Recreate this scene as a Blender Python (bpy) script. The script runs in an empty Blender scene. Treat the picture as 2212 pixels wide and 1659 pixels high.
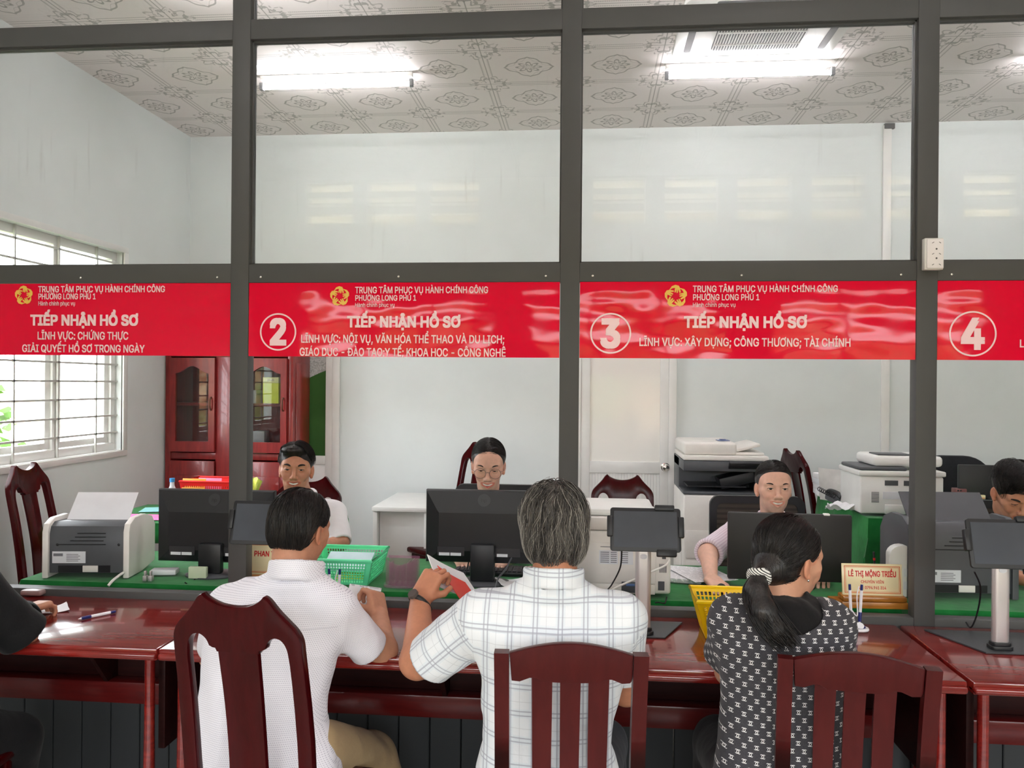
import bpy, bmesh, math, random
import numpy as np
from mathutils import Vector, Matrix
SC = bpy.context.scene
COL = SC.collection
PI = math.pi
# ------------------------------------------------------------------ camera
F_PX, IMG_W, IMG_H = 1771.58, 2212, 1659
CAM = np.array([0.07605, -3.14649, 1.65])
YAW, ROLL = 0.09363, 0.00845
_f = np.array([-math.sin(YAW), math.cos(YAW), 0.0])
_r = np.array([math.cos(YAW), math.sin(YAW), 0.0])
_u = np.array([0.0, 0.0, 1.0])
RGT = _r*math.cos(ROLL) + _u*math.sin(ROLL)
UPV = _u*math.cos(ROLL) - _r*math.sin(ROLL)
cam_d = bpy.data.cameras.new('camera')
cam_d.sensor_width = 36.0
cam_d.lens = F_PX/IMG_W*36.0
cam_d.clip_start = 0.05
cam_o = bpy.data.objects.new('camera', cam_d)
COL.objects.link(cam_o)
mw = Matrix.Identity(4)
for i in range(3):
    mw[i][0] = RGT[i]; mw[i][1] = UPV[i]; mw[i][2] = -_f[i]; mw[i][3] = CAM[i]
cam_o.matrix_world = mw
SC.camera = cam_o
# ------------------------------------------------------------------ view + sky + daylight
SC.view_settings.view_transform = 'Standard'
SC.view_settings.look = 'None'
SC.view_settings.gamma = 1.0
SC.view_settings.use_curve_mapping = False
SC.view_settings.exposure = 1.1
W = bpy.data.worlds.new('overcast_sky')
SC.world = W
W.use_nodes = True
bgn = W.node_tree.nodes['Background']
bgn.inputs[0].default_value = (0.92, 0.96, 1.0, 1)
bgn.inputs[1].default_value = 6.7
def sky_portal(name, loc, rot, sx, sy):
    """marks an opening of the room so that the sky light coming through it is sampled well (emits nothing itself)"""
    d = bpy.data.lights.new(name, 'AREA')
    d.shape = 'RECTANGLE'; d.size = sx; d.size_y = sy
    d.cycles.is_portal = True
    o = bpy.data.objects.new(name, d); COL.objects.link(o)
    o.location = loc; o.rotation_euler = rot
    return o
for _x in (-1.85, 0.45, 2.75):
    sky_portal('hall_window_portal', (_x, -4.72, 1.63), (PI/2, 0, 0), 1.9, 1.65)
sky_portal('office_window_portal', (-3.25, 1.39, 1.855), (0, -PI/2, 0), 1.39, 1.88)
# ------------------------------------------------------------------ pixel rays -> points on real planes
def ray(px, py):
    return _f + RGT*(px-1106)/F_PX - UPV*(py-829.5)/F_PX
def at(px, py, Y):
    d = ray(px, py); return Vector(CAM + d*((Y-CAM[1])/d[1]))
def at_z(px, py, z):
    d = ray(px, py); return Vector(CAM + d*((z-CAM[2])/d[2]))
def ppm(P):
    return F_PX/float((np.array(P, float)-CAM) @ _f)
# ------------------------------------------------------------------ object helpers
def tag(o, label=None, cat=None, group=None, kind=None):
    if label: o['label'] = label
    if cat: o['category'] = cat
    if group: o['group'] = group
    if kind: o['kind'] = kind
    return o
def thing(name, label, cat, loc=(0, 0, 0), rotz=0.0, group=None):
    o = bpy.data.objects.new(name, None); COL.objects.link(o)
    o.empty_display_size = 0.1
    o.location = loc; o.rotation_euler = (0, 0, rotz)
    return tag(o, label, cat, group)
def children_of(o):
    return [c for c in bpy.data.objects if c.parent == o]
def dup(root, loc, rotz=None, label=None, group=None):
    r = root.copy(); COL.objects.link(r); r.location = loc
    if rotz is not None: r.rotation_euler = (0, 0, rotz)
    if label: r['label'] = label
    if group: r['group'] = group
    for ch in children_of(root):
        c = ch.copy(); COL.objects.link(c); c.parent = r
        for g in children_of(ch):
            d = g.copy(); COL.objects.link(d); d.parent = c
    return r
def link_mesh(name, me, m=None, parent=None, loc=None):
    o = bpy.data.objects.new(name, me); COL.objects.link(o)
    if m is not None:
        me.materials.clear()
        for mm in (m if isinstance(m, (list, tuple)) else [m]): me.materials.append(mm)
    if parent is not None: o.parent = parent
    if loc is not None: o.location = loc
    return o
def V3(*a): return Vector(a)
class B:
    """collects shapes in one bmesh; build() links them as one object"""
    def __init__(s): s.bm = bmesh.new(); s.mi = 0
    def _fin(s, geom_faces):
        for f in geom_faces: f.material_index = s.mi
    def box(s, lo, hi, bev=0.0, rot=None, seg=2, pivot=None):
        lo, hi = Vector(lo), Vector(hi); c = (lo+hi)/2; d = hi-lo
        t = bmesh.new()
        bmesh.ops.create_cube(t, size=1.0)
        for v in t.verts: v.co = Vector((v.co.x*d.x, v.co.y*d.y, v.co.z*d.z))
        if bev > 0:
            bmesh.ops.bevel(t, geom=t.edges[:], offset=min(bev, min(abs(d.x), abs(d.y), abs(d.z))*0.49), segments=seg, profile=0.5, affect='EDGES')
        if rot is not None:
            R = rot.to_3x3() if hasattr(rot, 'to_3x3') else rot
            pv = Vector(pivot)-c if pivot is not None else Vector((0, 0, 0))
            for v in t.verts: v.co = R @ (v.co-pv) + pv
        for v in t.verts: v.co += c
        s._merge(t); return s
    def _merge(s, t):
        mp = {}
        for v in t.verts: mp[v] = s.bm.verts.new(v.co)
        for f in t.faces:
            try:
                nf = s.bm.faces.new([mp[v] for v in f.verts]); nf.material_index = s.mi
            except ValueError: pass
        t.free()
    def tube(s, pts, r, seg=10, closed=False, caps=True):
        pts = [Vector(p) for p in pts]; n = len(pts)
        rs = r if isinstance(r, (list, tuple)) else [r]*n
        rings = []; prev = None
        for i, p in enumerate(pts):
            if closed: tg = pts[(i+1) % n]-pts[i-1]
            else: tg = pts[min(i+1, n-1)]-pts[max(i-1, 0)]
            tg.normalize()
            if prev is None:
                a = Vector((0, 0, 1)) if abs(tg.z) < 0.9 else Vector((1, 0, 0))
                u = tg.cross(a).normalized()
            else:
                u = prev - tg*prev.dot(tg)
                u = u.normalized() if u.length > 1e-6 else tg.orthogonal().normalized()
            prev = u; w = tg.cross(u)
            rings.append([s.bm.verts.new(p + (u*math.cos(2*PI*k/seg)+w*math.sin(2*PI*k/seg))*rs[i]) for k in range(seg)])
        m = n if closed else n-1
        for i in range(m):
            A, C = rings[i], rings[(i+1) % n]
            for k in range(seg):
                f = s.bm.faces.new([A[k], A[(k+1) % seg], C[(k+1) % seg], C[k]]); f.material_index = s.mi
        if caps and not closed:
            for A, rv in ((rings[0], True), (rings[-1], False)):
                f = s.bm.faces.new(A[::-1] if rv else A); f.material_index = s.mi
        return s
    def cyl(s, p0, p1, r0, r1=None, seg=20): return s.tube([p0, p1], [r0, r0 if r1 is None else r1], seg)
    def lathe(s, prof, c=(0, 0, 0), seg=24, sx=1.0, sy=1.0):
        c = Vector(c); rings = []
        for (r, z) in prof:
            rings.append([s.bm.verts.new(c+Vector((r*sx*math.cos(2*PI*k/seg), r*sy*math.sin(2*PI*k/seg), z))) for k in range(seg)])
        for A, C in zip(rings[:-1], rings[1:]):
            for k in range(seg):
                f = s.bm.faces.new([A[k], A[(k+1) % seg], C[(k+1) % seg], C[k]]); f.material_index = s.mi
        for A, rv in ((rings[0], True), (rings[-1], False)):
            f = s.bm.faces.new(A[::-1] if rv else A); f.material_index = s.mi
        return s
    def prism(s, outline, M, depth, bev=0.0, holes=()):
        """2D outline (x,y) mapped by 4x4 M (z = thickness direction, centred), optionally bevelled"""
        t = bmesh.new()
        def ring(pts, z): return [t.verts.new((p[0], p[1], z)) for p in pts]
        if not holes:
            a = ring(outline, -depth/2); b = ring(outline, depth/2); n = len(outline)
            t.faces.new(a[::-1]); t.faces.new(b)
            for k in range(n): t.faces.new([a[k], a[(k+1) % n], b[(k+1) % n], b[k]])
        else:
            edges = []
            allr = []
            for pts in [outline]+list(holes):
                r_ = ring(pts, -depth/2); allr.append(r_)
                for k in range(len(r_)): edges.append(t.edges.new((r_[k], r_[(k+1) % len(r_)])))
            res = bmesh.ops.triangle_fill(t, use_beauty=True, use_dissolve=False, edges=edges)
            base = [f for f in res['geom'] if isinstance(f, bmesh.types.BMFace)]
            top = {}
            for r_ in allr:
                for v in r_: top[v] = t.verts.new(v.co+Vector((0, 0, depth)))
            for f in base: t.faces.new([top[v] for v in f.verts])
            for r_ in allr:
                for k in range(len(r_)):
                    v0, v1 = r_[k], r_[(k+1) % len(r_)]
                    t.faces.new([v0, v1, top[v1], top[v0]])
        bmesh.ops.recalc_face_normals(t, faces=t.faces[:])
        if bev > 0 and not holes:
            es = [e for e in t.edges if len(e.link_faces) == 2 and e.calc_face_angle(0) > 0.6 and (abs(e.verts[0].co.z-e.verts[1].co.z) < 1e-6)]
            bmesh.ops.bevel(t, geom=es, offset=bev, segments=2, profile=0.6, affect='EDGES', clamp_overlap=True)
        big = [f for f in t.faces if len(f.verts) > 8]
        if big: bmesh.ops.triangulate(t, faces=big)
        t.transform(M)
        s._merge(t); return s
    def ball(s, c, r, scale=(1, 1, 1), seg=16, rot=None):
        t = bmesh.new(); bmesh.ops.create_uvsphere(t, u_segments=seg, v_segments=max(6, seg*2//3), radius=r)
        for v in t.verts:
            q = Vector((v.co.x*scale[0], v.co.y*scale[1], v.co.z*scale[2]))
            v.co = (rot @ q if rot is not None else q)+Vector(c)
        s._merge(t); return s
    def grid(s, fn, nu, nv, thick=0.0):
        """surface fn(u,v) u,v in 0..1; solid sheet if thick"""
        P = [[Vector(fn(i/nu, j/nv)) for j in range(nv+1)] for i in range(nu+1)]
        Vt = [[s.bm.verts.new(p) for p in row] for row in P]
        for i in range(nu):
            for j in range(nv):
                f = s.bm.faces.new([Vt[i][j], Vt[i+1][j], Vt[i+1][j+1], Vt[i][j+1]]); f.material_index = s.mi
        if thick:
            N = [[None]*(nv+1) for _ in range(nu+1)]
            for i in range(nu+1):
                for j in range(nv+1):
                    du = P[min(i+1, nu)][j]-P[max(i-1, 0)][j]; dv = P[i][min(j+1, nv)]-P[i][max(j-1, 0)]
                    N[i][j] = du.cross(dv).normalized()
            Vb = [[s.bm.verts.new(P[i][j]-N[i][j]*thick) for j in range(nv+1)] for i in range(nu+1)]
            for i in range(nu):
                for j in range(nv):
                    f = s.bm.faces.new([Vb[i][j], Vb[i][j+1], Vb[i+1][j+1], Vb[i+1][j]]); f.material_index = s.mi
            for i in range(nu):
                for (j, fl) in ((0, 1), (nv, 0)):
                    q = [Vt[i][j], Vb[i][j], Vb[i+1][j], Vt[i+1][j]]
                    f = s.bm.faces.new(q if fl else q[::-1]); f.material_index = s.mi
            for j in range(nv):
                for (i, fl) in ((0, 0), (nu, 1)):
                    q = [Vt[i][j], Vb[i][j], Vb[i][j+1], Vt[i][j+1]]
                    f = s.bm.faces.new(q if fl else q[::-1]); f.material_index = s.mi
        return s
    def build(s, name, m, parent=None, loc=None, smooth=35, recalc=True, xf=None):
        if recalc: bmesh.ops.recalc_face_normals(s.bm, faces=s.bm.faces[:])
        if xf is not None: s.bm.transform(xf)
        if loc is not None:
            bmesh.ops.translate(s.bm, verts=s.bm.verts[:], vec=-Vector(loc))
        me = bpy.data.meshes.new(name); s.bm.to_mesh(me); s.bm.free()
        if smooth:
            me.polygons.foreach_set('use_smooth', [True]*len(me.polygons))
            try: me.set_sharp_from_angle(angle=math.radians(smooth))
            except Exception: pass
        return link_mesh(name, me, m, parent, loc)
def rotx(a): return Matrix.Rotation(a, 4, 'X')
def roty(a): return Matrix.Rotation(a, 4, 'Y')
def rotz(a): return Matrix.Rotation(a, 4, 'Z')
def tr(*a): return Matrix.Translation(Vector(a))
FRONT = rotx(PI/2)          # 2D (x,y) -> (x,0,z), thickness along -y
def bez(pts, n=12):
    """Catmull-Rom through points"""
    pts = [Vector(p) for p in pts]; out = []
    for i in range(len(pts)-1):
        p0, p1, p2, p3 = pts[max(i-1, 0)], pts[i], pts[i+1], pts[min(i+2, len(pts)-1)]
        for k in range(n):
            t = k/n
            out.append(0.5*((2*p1)+(p2-p0)*t+(2*p0-5*p1+4*p2-p3)*t*t+(3*p1-p0-3*p2+p3)*t**3))
    out.append(pts[-1]); return out
def rrect(w, h, r, n=5, cx=0, cy=0):
    o = []
    for (sx, sy, a0) in ((1, 1, 0), (-1, 1, PI/2), (-1, -1, PI), (1, -1, 1.5*PI)):
        for k in range(n+1):
            a = a0+PI/2*k/n
            o.append((cx+sx*(w/2-r)+r*math.cos(a), cy+sy*(h/2-r)+r*math.sin(a)))
    return o
# ------------------------------------------------------------------ materials
class X:
    """tiny node-expression wrapper"""
    def __init__(s, nt, k): s.nt, s.k = nt, k
    def _m(s, op, *a):
        n = s.nt.nodes.new('ShaderNodeMath'); n.operation = op
        for i, v in enumerate(a):
            if isinstance(v, X): s.nt.links.new(v.k, n.inputs[i])
            else: n.inputs[i].default_value = float(v)
        return X(s.nt, n.outputs[0])
    def __add__(s, o): return s._m('ADD', s, o)
    def __radd__(s, o): return s._m('ADD', o, s)
    def __sub__(s, o): return s._m('SUBTRACT', s, o)
    def __rsub__(s, o): return s._m('SUBTRACT', o, s)
    def __mul__(s, o): return s._m('MULTIPLY', s, o)
    def __rmul__(s, o): return s._m('MULTIPLY', o, s)
    def __truediv__(s, o): return s._m('DIVIDE', s, o)
    def abs(s): return s._m('ABSOLUTE', s)
    def frac(s): return s._m('FRACT', s)
    def floor(s): return s._m('FLOOR', s)
    def sin(s): return s._m('SINE', s)
    def cos(s): return s._m('COSINE', s)
    def sqrt(s): return s._m('SQRT', s)
    def min(s, o): return s._m('MINIMUM', s, o)
    def max(s, o): return s._m('MAXIMUM', s, o)
    def lt(s, o): return s._m('LESS_THAN', s, o)
    def gt(s, o): return s._m('GREATER_THAN', s, o)
    def mod(s, o): return s._m('FLOORED_MODULO', s, o)
    def atan2(s, o): return s._m('ARCTAN2', s, o)
    def clamp(s): return s._m('MINIMUM', s._m('MAXIMUM', s, 0.0), 1.0)
    def ss(s, a, b):
        n = s.nt.nodes.new('ShaderNodeMapRange'); n.interpolation_type = 'SMOOTHSTEP'
        s.nt.links.new(s.k, n.inputs[0]); n.inputs[1].default_value = a; n.inputs[2].default_value = b
        return X(s.nt, n.outputs[0])
class Mat:
    def __init__(s, name, color=(0.8, 0.8, 0.8), rough=0.5, metal=0.0, spec=0.5, coat=0.0, coat_rough=0.05, trans=0.0, ior=1.45, alpha=1.0, emis=None, estr=0.0, sss=0.0, sheen=0.0):
        s.m = bpy.data.materials.new(name); s.m.use_nodes = True
        s.nt = s.m.node_tree; s.p = s.nt.nodes['Principled BSDF']
        i = s.p.inputs
        i['Base Color'].default_value = (*color, 1); i['Roughness'].default_value = rough; i['Metallic'].default_value = metal
        i['Specular IOR Level'].default_value = spec; i['Coat Weight'].default_value = coat; i['Coat Roughness'].default_value = coat_rough
        i['Transmission Weight'].default_value = trans; i['IOR'].default_value = ior; i['Alpha'].default_value = alpha
        i['Sheen Weight'].default_value = sheen
        if sss:
            i['Subsurface Weight'].default_value = sss; i['Subsurface Radius'].default_value = (1.0, 0.35, 0.2); i['Subsurface Scale'].default_value = 0.008
        if emis:
            i['Emission Color'].default_value = (*emis, 1); i['Emission Strength'].default_value = estr
        s.color = color
        s.m.diffuse_color = (*color, 1)
    def coord(s, kind='Object', scale=None):
        n = s.nt.nodes.new('ShaderNodeTexCoord'); k = n.outputs[kind]
        if scale:
            mp = s.nt.nodes.new('ShaderNodeMapping'); s.nt.links.new(k, mp.inputs[0]); mp.inputs['Scale'].default_value = scale; k = mp.outputs[0]
        return k
    def xyz(s, kind='Object', attr=None):
        if attr:
            n = s.nt.nodes.new('ShaderNodeAttribute'); n.attribute_name = attr; k = n.outputs['Vector']
        else: k = s.coord(kind)
        q = s.nt.nodes.new('ShaderNodeSeparateXYZ'); s.nt.links.new(k, q.inputs[0])
        return [X(s.nt, q.outputs[j]) for j in range(3)]
    def noise(s, scale=5.0, detail=3.0, rough=0.5, stretch=None, dist=0.0, kind='Object'):
        n = s.nt.nodes.new('ShaderNodeTexNoise'); n.inputs['Scale'].default_value = scale; n.inputs['Detail'].default_value = detail
        n.inputs['Roughness'].default_value = rough; n.inputs['Distortion'].default_value = dist
        s.nt.links.new(s.coord(kind, stretch), n.inputs['Vector'])
        return X(s.nt, n.outputs[0])
    def mix(s, fac, c1, c2):
        n = s.nt.nodes.new('ShaderNodeMix'); n.data_type = 'RGBA'
        if isinstance(fac, X): s.nt.links.new(fac.k, n.inputs[0])
        else: n.inputs[0].default_value = fac
        for c, idx in ((c1, 6), (c2, 7)):
            if isinstance(c, tuple): n.inputs[idx].default_value = (*c, 1)
            else: s.nt.links.new(c, n.inputs[idx])
        return n.outputs[2]
    def col(s, k): s.nt.links.new(k, s.p.inputs['Base Color']); return s
    def roughx(s, x): s.nt.links.new(x.k, s.p.inputs['Roughness']); return s
    def bump(s, x, strength=0.3, dist=0.01):
        b = s.nt.nodes.new('ShaderNodeBump'); b.inputs['Strength'].default_value = strength; b.inputs['Distance'].default_value = dist
        s.nt.links.new(x.k, b.inputs['Height']); s.nt.links.new(b.outputs[0], s.p.inputs['Normal'])
        return s
    def mottle(s, scale=6.0, amt=0.1, detail=4.0, stretch=None):
        n = s.noise(scale, detail, 0.55, stretch)
        f = n.ss(0.35, 0.68)
        c = s.color
        return s.col(s.mix(f, tuple(v*(1-amt) for v in c), tuple(min(1, v*(1+amt)) for v in c)))
def srgb(r, g, b):
    def l(v):
        v /= 255.0
        return v/12.92 if v <= 0.04045 else ((v+0.055)/1.055)**2.4
    return (l(r), l(g), l(b))
def simple(name, rgb, rough=0.5, mott=0.06, scale=8.0, **kw):
    return Mat(name, srgb(*rgb), rough, **kw).mottle(scale, mott).m
# ------------------------------------------------------------------ lettering: glyph outlines as plain numbers, keyed by character code
OUTLINES = {
44: (75, [[15,-49,35,-48,56,27,55,29,26,28,14,-48]]),
45: (181, [[45,98,46,74,135,74,136,75,135,99]]),
46: (75, [[38,36,31,34,24,29,20,23,19,16,20,9,24,4,31,-1,38,-3,45,-1,52,4,56,9,57,16,56,23,52,29,45,34]]),
48: (181, [[91,-4,113,0,130,10,144,25,155,45,161,71,163,102,161,132,155,158,144,179,130,194,113,203,90,207,70,204,52,195,37,179,27,158,20,133,18,102,20,70,27,45,37,25,51,10,69,0], [91,183,104,180,115,174,124,162,131,145,135,126,137,102,135,78,131,58,124,41,115,29,104,23,91,21,77,23,66,29,57,41,50,58,46,78,45,102,46,126,50,146,57,161,66,174,77,180]]),
49: (181, [[156,-1,156,23,111,23,111,203,79,204,34,172,33,143,35,143,84,177,84,23,31,23,30,0,31,-1]]),
50: (181, [[26,-1,156,-1,157,0,156,24,63,24,107,71,134,102,149,127,153,149,151,164,145,178,136,190,123,199,104,205,90,207,73,205,57,199,44,190,34,178,27,163,25,145,26,144,51,144,53,156,62,173,69,178,78,182,89,183,108,179,116,174,122,167,126,159,127,149,123,131,112,113,93,91,26,20,25,0]]),
51: (181, [[28,204,27,202,28,180,114,180,63,121,62,99,97,97,110,92,119,87,125,78,129,69,131,58,129,47,125,38,119,31,109,25,87,21,66,25,57,29,47,43,44,54,17,54,16,53,20,36,27,23,39,11,52,4,69,-2,87,-4,108,-2,123,4,137,13,148,25,156,41,158,58,156,75,149,89,139,101,123,111,105,116,91,117,149,183,150,203]]),
52: (181, [[124,204,98,203,16,64,15,42,16,41,112,41,113,-1,137,-1,138,41,166,42,166,65,138,66,137,128,112,127,112,66,44,66,124,202]]),
54: (181, [[83,-3,91,-4,108,-2,124,5,137,15,148,29,154,44,157,63,155,81,149,96,140,108,127,118,111,125,94,127,76,123], [79,104,91,105,101,104,110,100,120,93,125,85,129,75,130,63,129,52,125,41,119,32,111,26,101,22,91,20,79,22,70,26,61,33,56,41,52,51,51,63,52,74,56,85,62,94,70,100], [47,124,74,123,129,202,129,204,100,203]]),
55: (181, [[39,-1,67,0,157,179,156,204,25,204,24,202,25,180,128,180,38,1]]),
57: (181, [[52,-1,81,0,126,66,149,107,155,124,157,139,154,157,148,174,138,187,125,198,108,205,90,207,70,204,57,199,44,189,33,175,27,159,24,141,26,123,32,108,41,95,55,85,70,79,87,77,108,82,52,1], [102,182,119,172,125,163,129,151,130,140,129,128,125,118,120,110,111,104,102,100,90,98,79,100,62,109,56,118,52,130,51,141,52,152,56,163,61,171,71,178,80,182,90,183]]),
58: (75, [[38,36,31,34,24,29,20,23,19,16,20,9,24,4,31,-1,38,-3,45,-1,52,4,56,9,57,16,56,23,52,29,45,34], [20,134,19,126,20,119,25,113,31,109,38,107,45,109,51,113,56,119,57,126,56,134,51,140,45,144,38,146,31,144,25,140]]),
59: (75, [[15,-49,35,-48,56,27,55,29,26,28,14,-48], [23,134,22,126,23,119,28,113,34,109,41,107,48,109,54,113,59,119,61,126,59,134,54,140,48,144,41,146,34,144,28,140]]),
65: (192, [[81,204,6,0,8,-1,35,0,55,56,137,56,158,-1,186,0,111,203], [96,178,128,80,63,80]]),
67: (204, [[149,6,162,15,171,24,179,35,186,49,190,64,163,65,155,46,143,33,126,25,107,22,89,25,74,32,61,42,51,58,45,78,42,102,45,125,51,146,60,160,73,172,89,179,107,181,126,179,142,170,155,158,162,139,167,138,190,139,186,155,180,167,171,180,161,189,137,203,107,207,81,204,60,194,42,179,27,157,18,132,15,102,18,72,27,46,42,24,60,9,82,-1,107,-4,122,-3]]),
68: (201, [[24,-1,88,-1,116,2,140,11,160,27,174,47,183,72,186,102,183,132,174,156,160,178,141,192,118,201,90,204,23,203,23,0], [51,180,88,180,110,177,128,170,142,159,151,144,157,125,159,102,157,79,151,61,139,43,127,33,109,26,86,24,51,24]]),
71: (208, [[122,206,106,207,81,204,60,194,41,179,27,157,18,133,15,102,18,71,27,46,40,25,60,9,82,-1,107,-4,131,-1,152,8,168,20,181,36,189,57,192,80,191,103,113,103,112,80,122,79,164,79,163,64,157,49,149,37,137,29,124,24,107,22,90,25,74,32,61,42,51,58,45,78,42,102,45,126,51,146,60,160,73,172,89,179,106,181,126,178,142,170,154,157,163,138,191,139,187,154,181,167,162,188,149,197]]),
72: (207, [[183,-1,184,203,156,203,156,117,51,117,51,203,24,204,23,198,23,0,25,-1,51,0,51,92,156,92,156,0]]),
73: (120, [[108,-1,108,24,74,24,74,180,108,180,109,203,12,204,11,202,12,180,46,180,46,24,12,24,11,0,12,-1]]),
75: (187, [[179,-1,179,1,98,115,180,203,144,203,84,138,51,99,51,203,23,203,23,0,25,-1,51,0,51,66,79,96,148,0]]),
76: (157, [[24,204,23,203,23,0,24,-1,144,-1,144,24,51,24,51,203]]),
77: (251, [[227,204,190,203,140,76,126,34,112,75,62,203,23,203,23,0,49,-1,49,169,67,115,113,0,137,-1,188,129,201,167,201,0,227,-1]]),
78: (209, [[185,-1,186,203,159,203,159,37,138,73,55,203,24,204,23,202,23,0,25,-1,51,0,50,166,154,0]]),
79: (213, [[132,-1,153,9,172,24,187,46,195,72,198,102,195,132,187,157,173,178,153,194,132,204,107,207,81,204,60,194,42,179,27,157,18,132,15,102,18,72,28,45,42,24,60,9,82,-1,107,-4], [107,22,89,24,74,31,60,43,51,59,45,78,42,102,45,126,51,145,60,161,74,172,89,179,106,181,124,179,140,172,153,161,162,146,169,126,171,102,169,78,162,58,153,43,139,31,124,24]]),
80: (178, [[24,-1,51,0,51,73,94,73,116,75,134,83,146,92,156,105,163,122,164,139,163,156,157,172,146,186,133,196,116,202,94,204,23,203,23,0], [51,180,93,180,106,178,118,174,126,169,132,160,136,150,137,139,136,128,132,118,126,109,118,103,107,99,51,98]]),
81: (213, [[187,-20,187,-18,162,16,173,25,186,45,195,72,198,103,195,132,186,158,172,179,153,194,132,204,107,207,82,204,58,192,41,178,28,158,18,132,15,102,18,72,28,45,42,24,60,9,81,-1,107,-4,132,-1,142,4,160,-20], [107,181,124,179,139,172,153,161,162,146,169,126,171,102,169,78,162,58,152,42,146,38,125,65,97,64,126,25,107,22,90,24,74,31,60,43,51,58,45,78,42,102,45,126,51,145,60,161,74,172,89,179]]),
82: (180, [[24,204,23,203,23,0,25,-1,51,0,51,78,98,78,141,-1,172,0,127,83,148,96,157,109,163,123,165,141,163,158,157,173,147,187,133,196,116,202,94,204], [51,180,108,179,119,175,127,170,132,162,136,152,137,141,136,130,128,113,119,108,108,104,51,103]]),
83: (179, [[91,207,72,205,55,200,41,192,30,180,22,165,20,149,23,130,34,115,51,103,117,81,132,72,136,64,137,56,136,46,131,37,123,29,114,25,103,22,89,21,67,24,57,29,49,36,45,44,42,56,14,55,18,37,25,24,35,12,51,3,69,-3,89,-5,111,-3,129,3,144,12,156,25,162,40,164,55,163,68,159,79,143,96,125,106,68,124,53,133,49,141,47,150,48,158,52,167,58,173,67,178,79,181,90,182,106,180,120,174,130,165,135,150,161,151,158,167,151,180,140,192,126,200,111,205]]),
84: (179, [[77,-1,104,0,104,180,167,180,168,181,167,204,12,203,13,180,76,180,76,0]]),
85: (207, [[183,204,156,203,156,71,154,57,150,45,143,36,132,28,119,23,104,22,88,23,75,28,65,35,57,45,52,57,51,71,51,203,24,204,23,178,23,69,25,49,33,32,46,16,62,5,80,-2,104,-4,126,-2,145,5,161,16,174,32,181,49,184,69]]),
86: (192, [[7,204,6,202,82,-1,112,0,186,202,185,204,157,203,115,82,97,25,96,25,78,82,35,203]]),
88: (190, [[7,-1,38,0,95,85,107,65,152,0,182,-1,183,0,112,105,179,203,178,204,148,203,118,160,95,123,82,145,43,203,11,203,79,105,7,1]]),
89: (189, [[81,-1,108,0,108,83,183,203,151,203,94,108,78,138,37,203,6,203,80,83,80,0]]),
99: (158, [[122,143,104,152,83,155,64,152,46,144,32,132,21,116,15,97,13,75,15,53,21,34,32,18,47,6,64,-2,83,-4,105,-1,122,8,136,21,146,41,122,48,116,35,107,27,97,22,83,20,70,22,59,27,50,35,44,47,41,60,40,75,41,89,44,103,50,115,58,123,69,129,83,131,97,129,107,123,115,116,121,104,145,110,137,129]]),
104: (164, [[21,204,20,203,20,0,22,-1,46,0,46,91,48,103,57,120,64,126,84,131,98,128,108,122,115,109,117,80,117,0,119,-1,144,0,144,96,142,114,137,128,129,139,118,148,105,153,91,155,75,153,61,146,49,134,46,129,46,203]]),
108: (76, [[21,204,20,203,20,34,22,19,29,8,40,0,56,-2,73,1,69,22,52,23,49,26,46,39,46,203]]),
110: (164, [[143,-1,144,96,142,114,136,129,128,140,118,148,105,153,91,155,75,153,60,145,49,134,46,129,45,153,20,152,20,0,22,-1,46,0,46,91,48,103,57,120,65,126,84,131,98,128,109,121,115,109,117,94,117,0]]),
112: (170, [[21,-58,46,-57,46,22,55,11,69,1,79,-3,92,-4,110,-2,125,5,138,17,148,33,155,53,157,76,155,98,149,117,138,134,125,145,111,152,92,155,79,154,69,150,55,139,46,129,45,153,20,152,20,-57], [88,20,75,22,65,27,57,35,51,46,47,60,46,76,47,92,51,105,57,116,65,124,75,129,88,131,101,129,111,124,119,116,125,104,129,91,130,76,129,60,125,47,119,35,111,27,101,22]]),
115: (146, [[89,154,75,155,60,153,46,149,35,142,26,134,20,122,18,110,20,95,29,82,42,73,95,58,102,53,105,47,106,41,104,33,98,26,87,21,73,19,60,21,50,25,43,32,38,44,13,38,17,25,25,14,34,6,45,0,73,-4,89,-3,104,2,116,9,125,18,132,30,133,43,131,57,122,70,110,78,93,85,69,90,51,98,46,104,44,111,47,120,52,126,62,130,75,132,88,130,96,126,102,119,107,110,131,116,120,137,103,149]]),
117: (164, [[21,153,20,152,20,56,22,38,28,22,36,11,46,3,59,-1,73,-3,89,-1,104,7,114,18,118,25,118,0,143,-1,144,152,117,152,117,61,116,49,112,39,106,31,99,26,90,22,80,21,66,24,55,31,49,42,46,58,46,152]]),
118: (156, [[6,152,65,-1,92,0,150,151,149,153,121,152,89,62,78,27,67,62,35,152]]),
192: (192, [[81,204,6,0,8,-1,35,0,55,56,137,56,158,-1,186,0,111,203], [96,178,128,80,63,80], [59,263,85,223,106,222,107,223,87,264]]),
193: (192, [[81,204,6,0,8,-1,35,0,55,56,137,56,158,-1,186,0,111,203], [96,178,128,80,63,80], [133,263,104,264,84,223,85,222,106,223]]),
194: (192, [[81,204,6,0,8,-1,35,0,55,56,137,56,158,-1,186,0,111,203], [96,178,128,80,63,80], [141,226,107,264,84,264,51,227,52,225,76,225,96,249,115,225]]),
202: (167, [[150,-1,150,24,51,24,51,90,142,90,143,91,142,115,51,115,51,180,149,180,149,204,23,203,23,0,24,-1], [42,226,67,225,87,249,107,225,131,225,132,227,99,264,76,264]]),
205: (120, [[108,-1,108,24,74,24,74,180,108,180,109,203,12,204,11,202,12,180,46,180,46,24,12,24,11,0,12,-1], [97,263,69,264,48,223,49,222,71,223]]),
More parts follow.
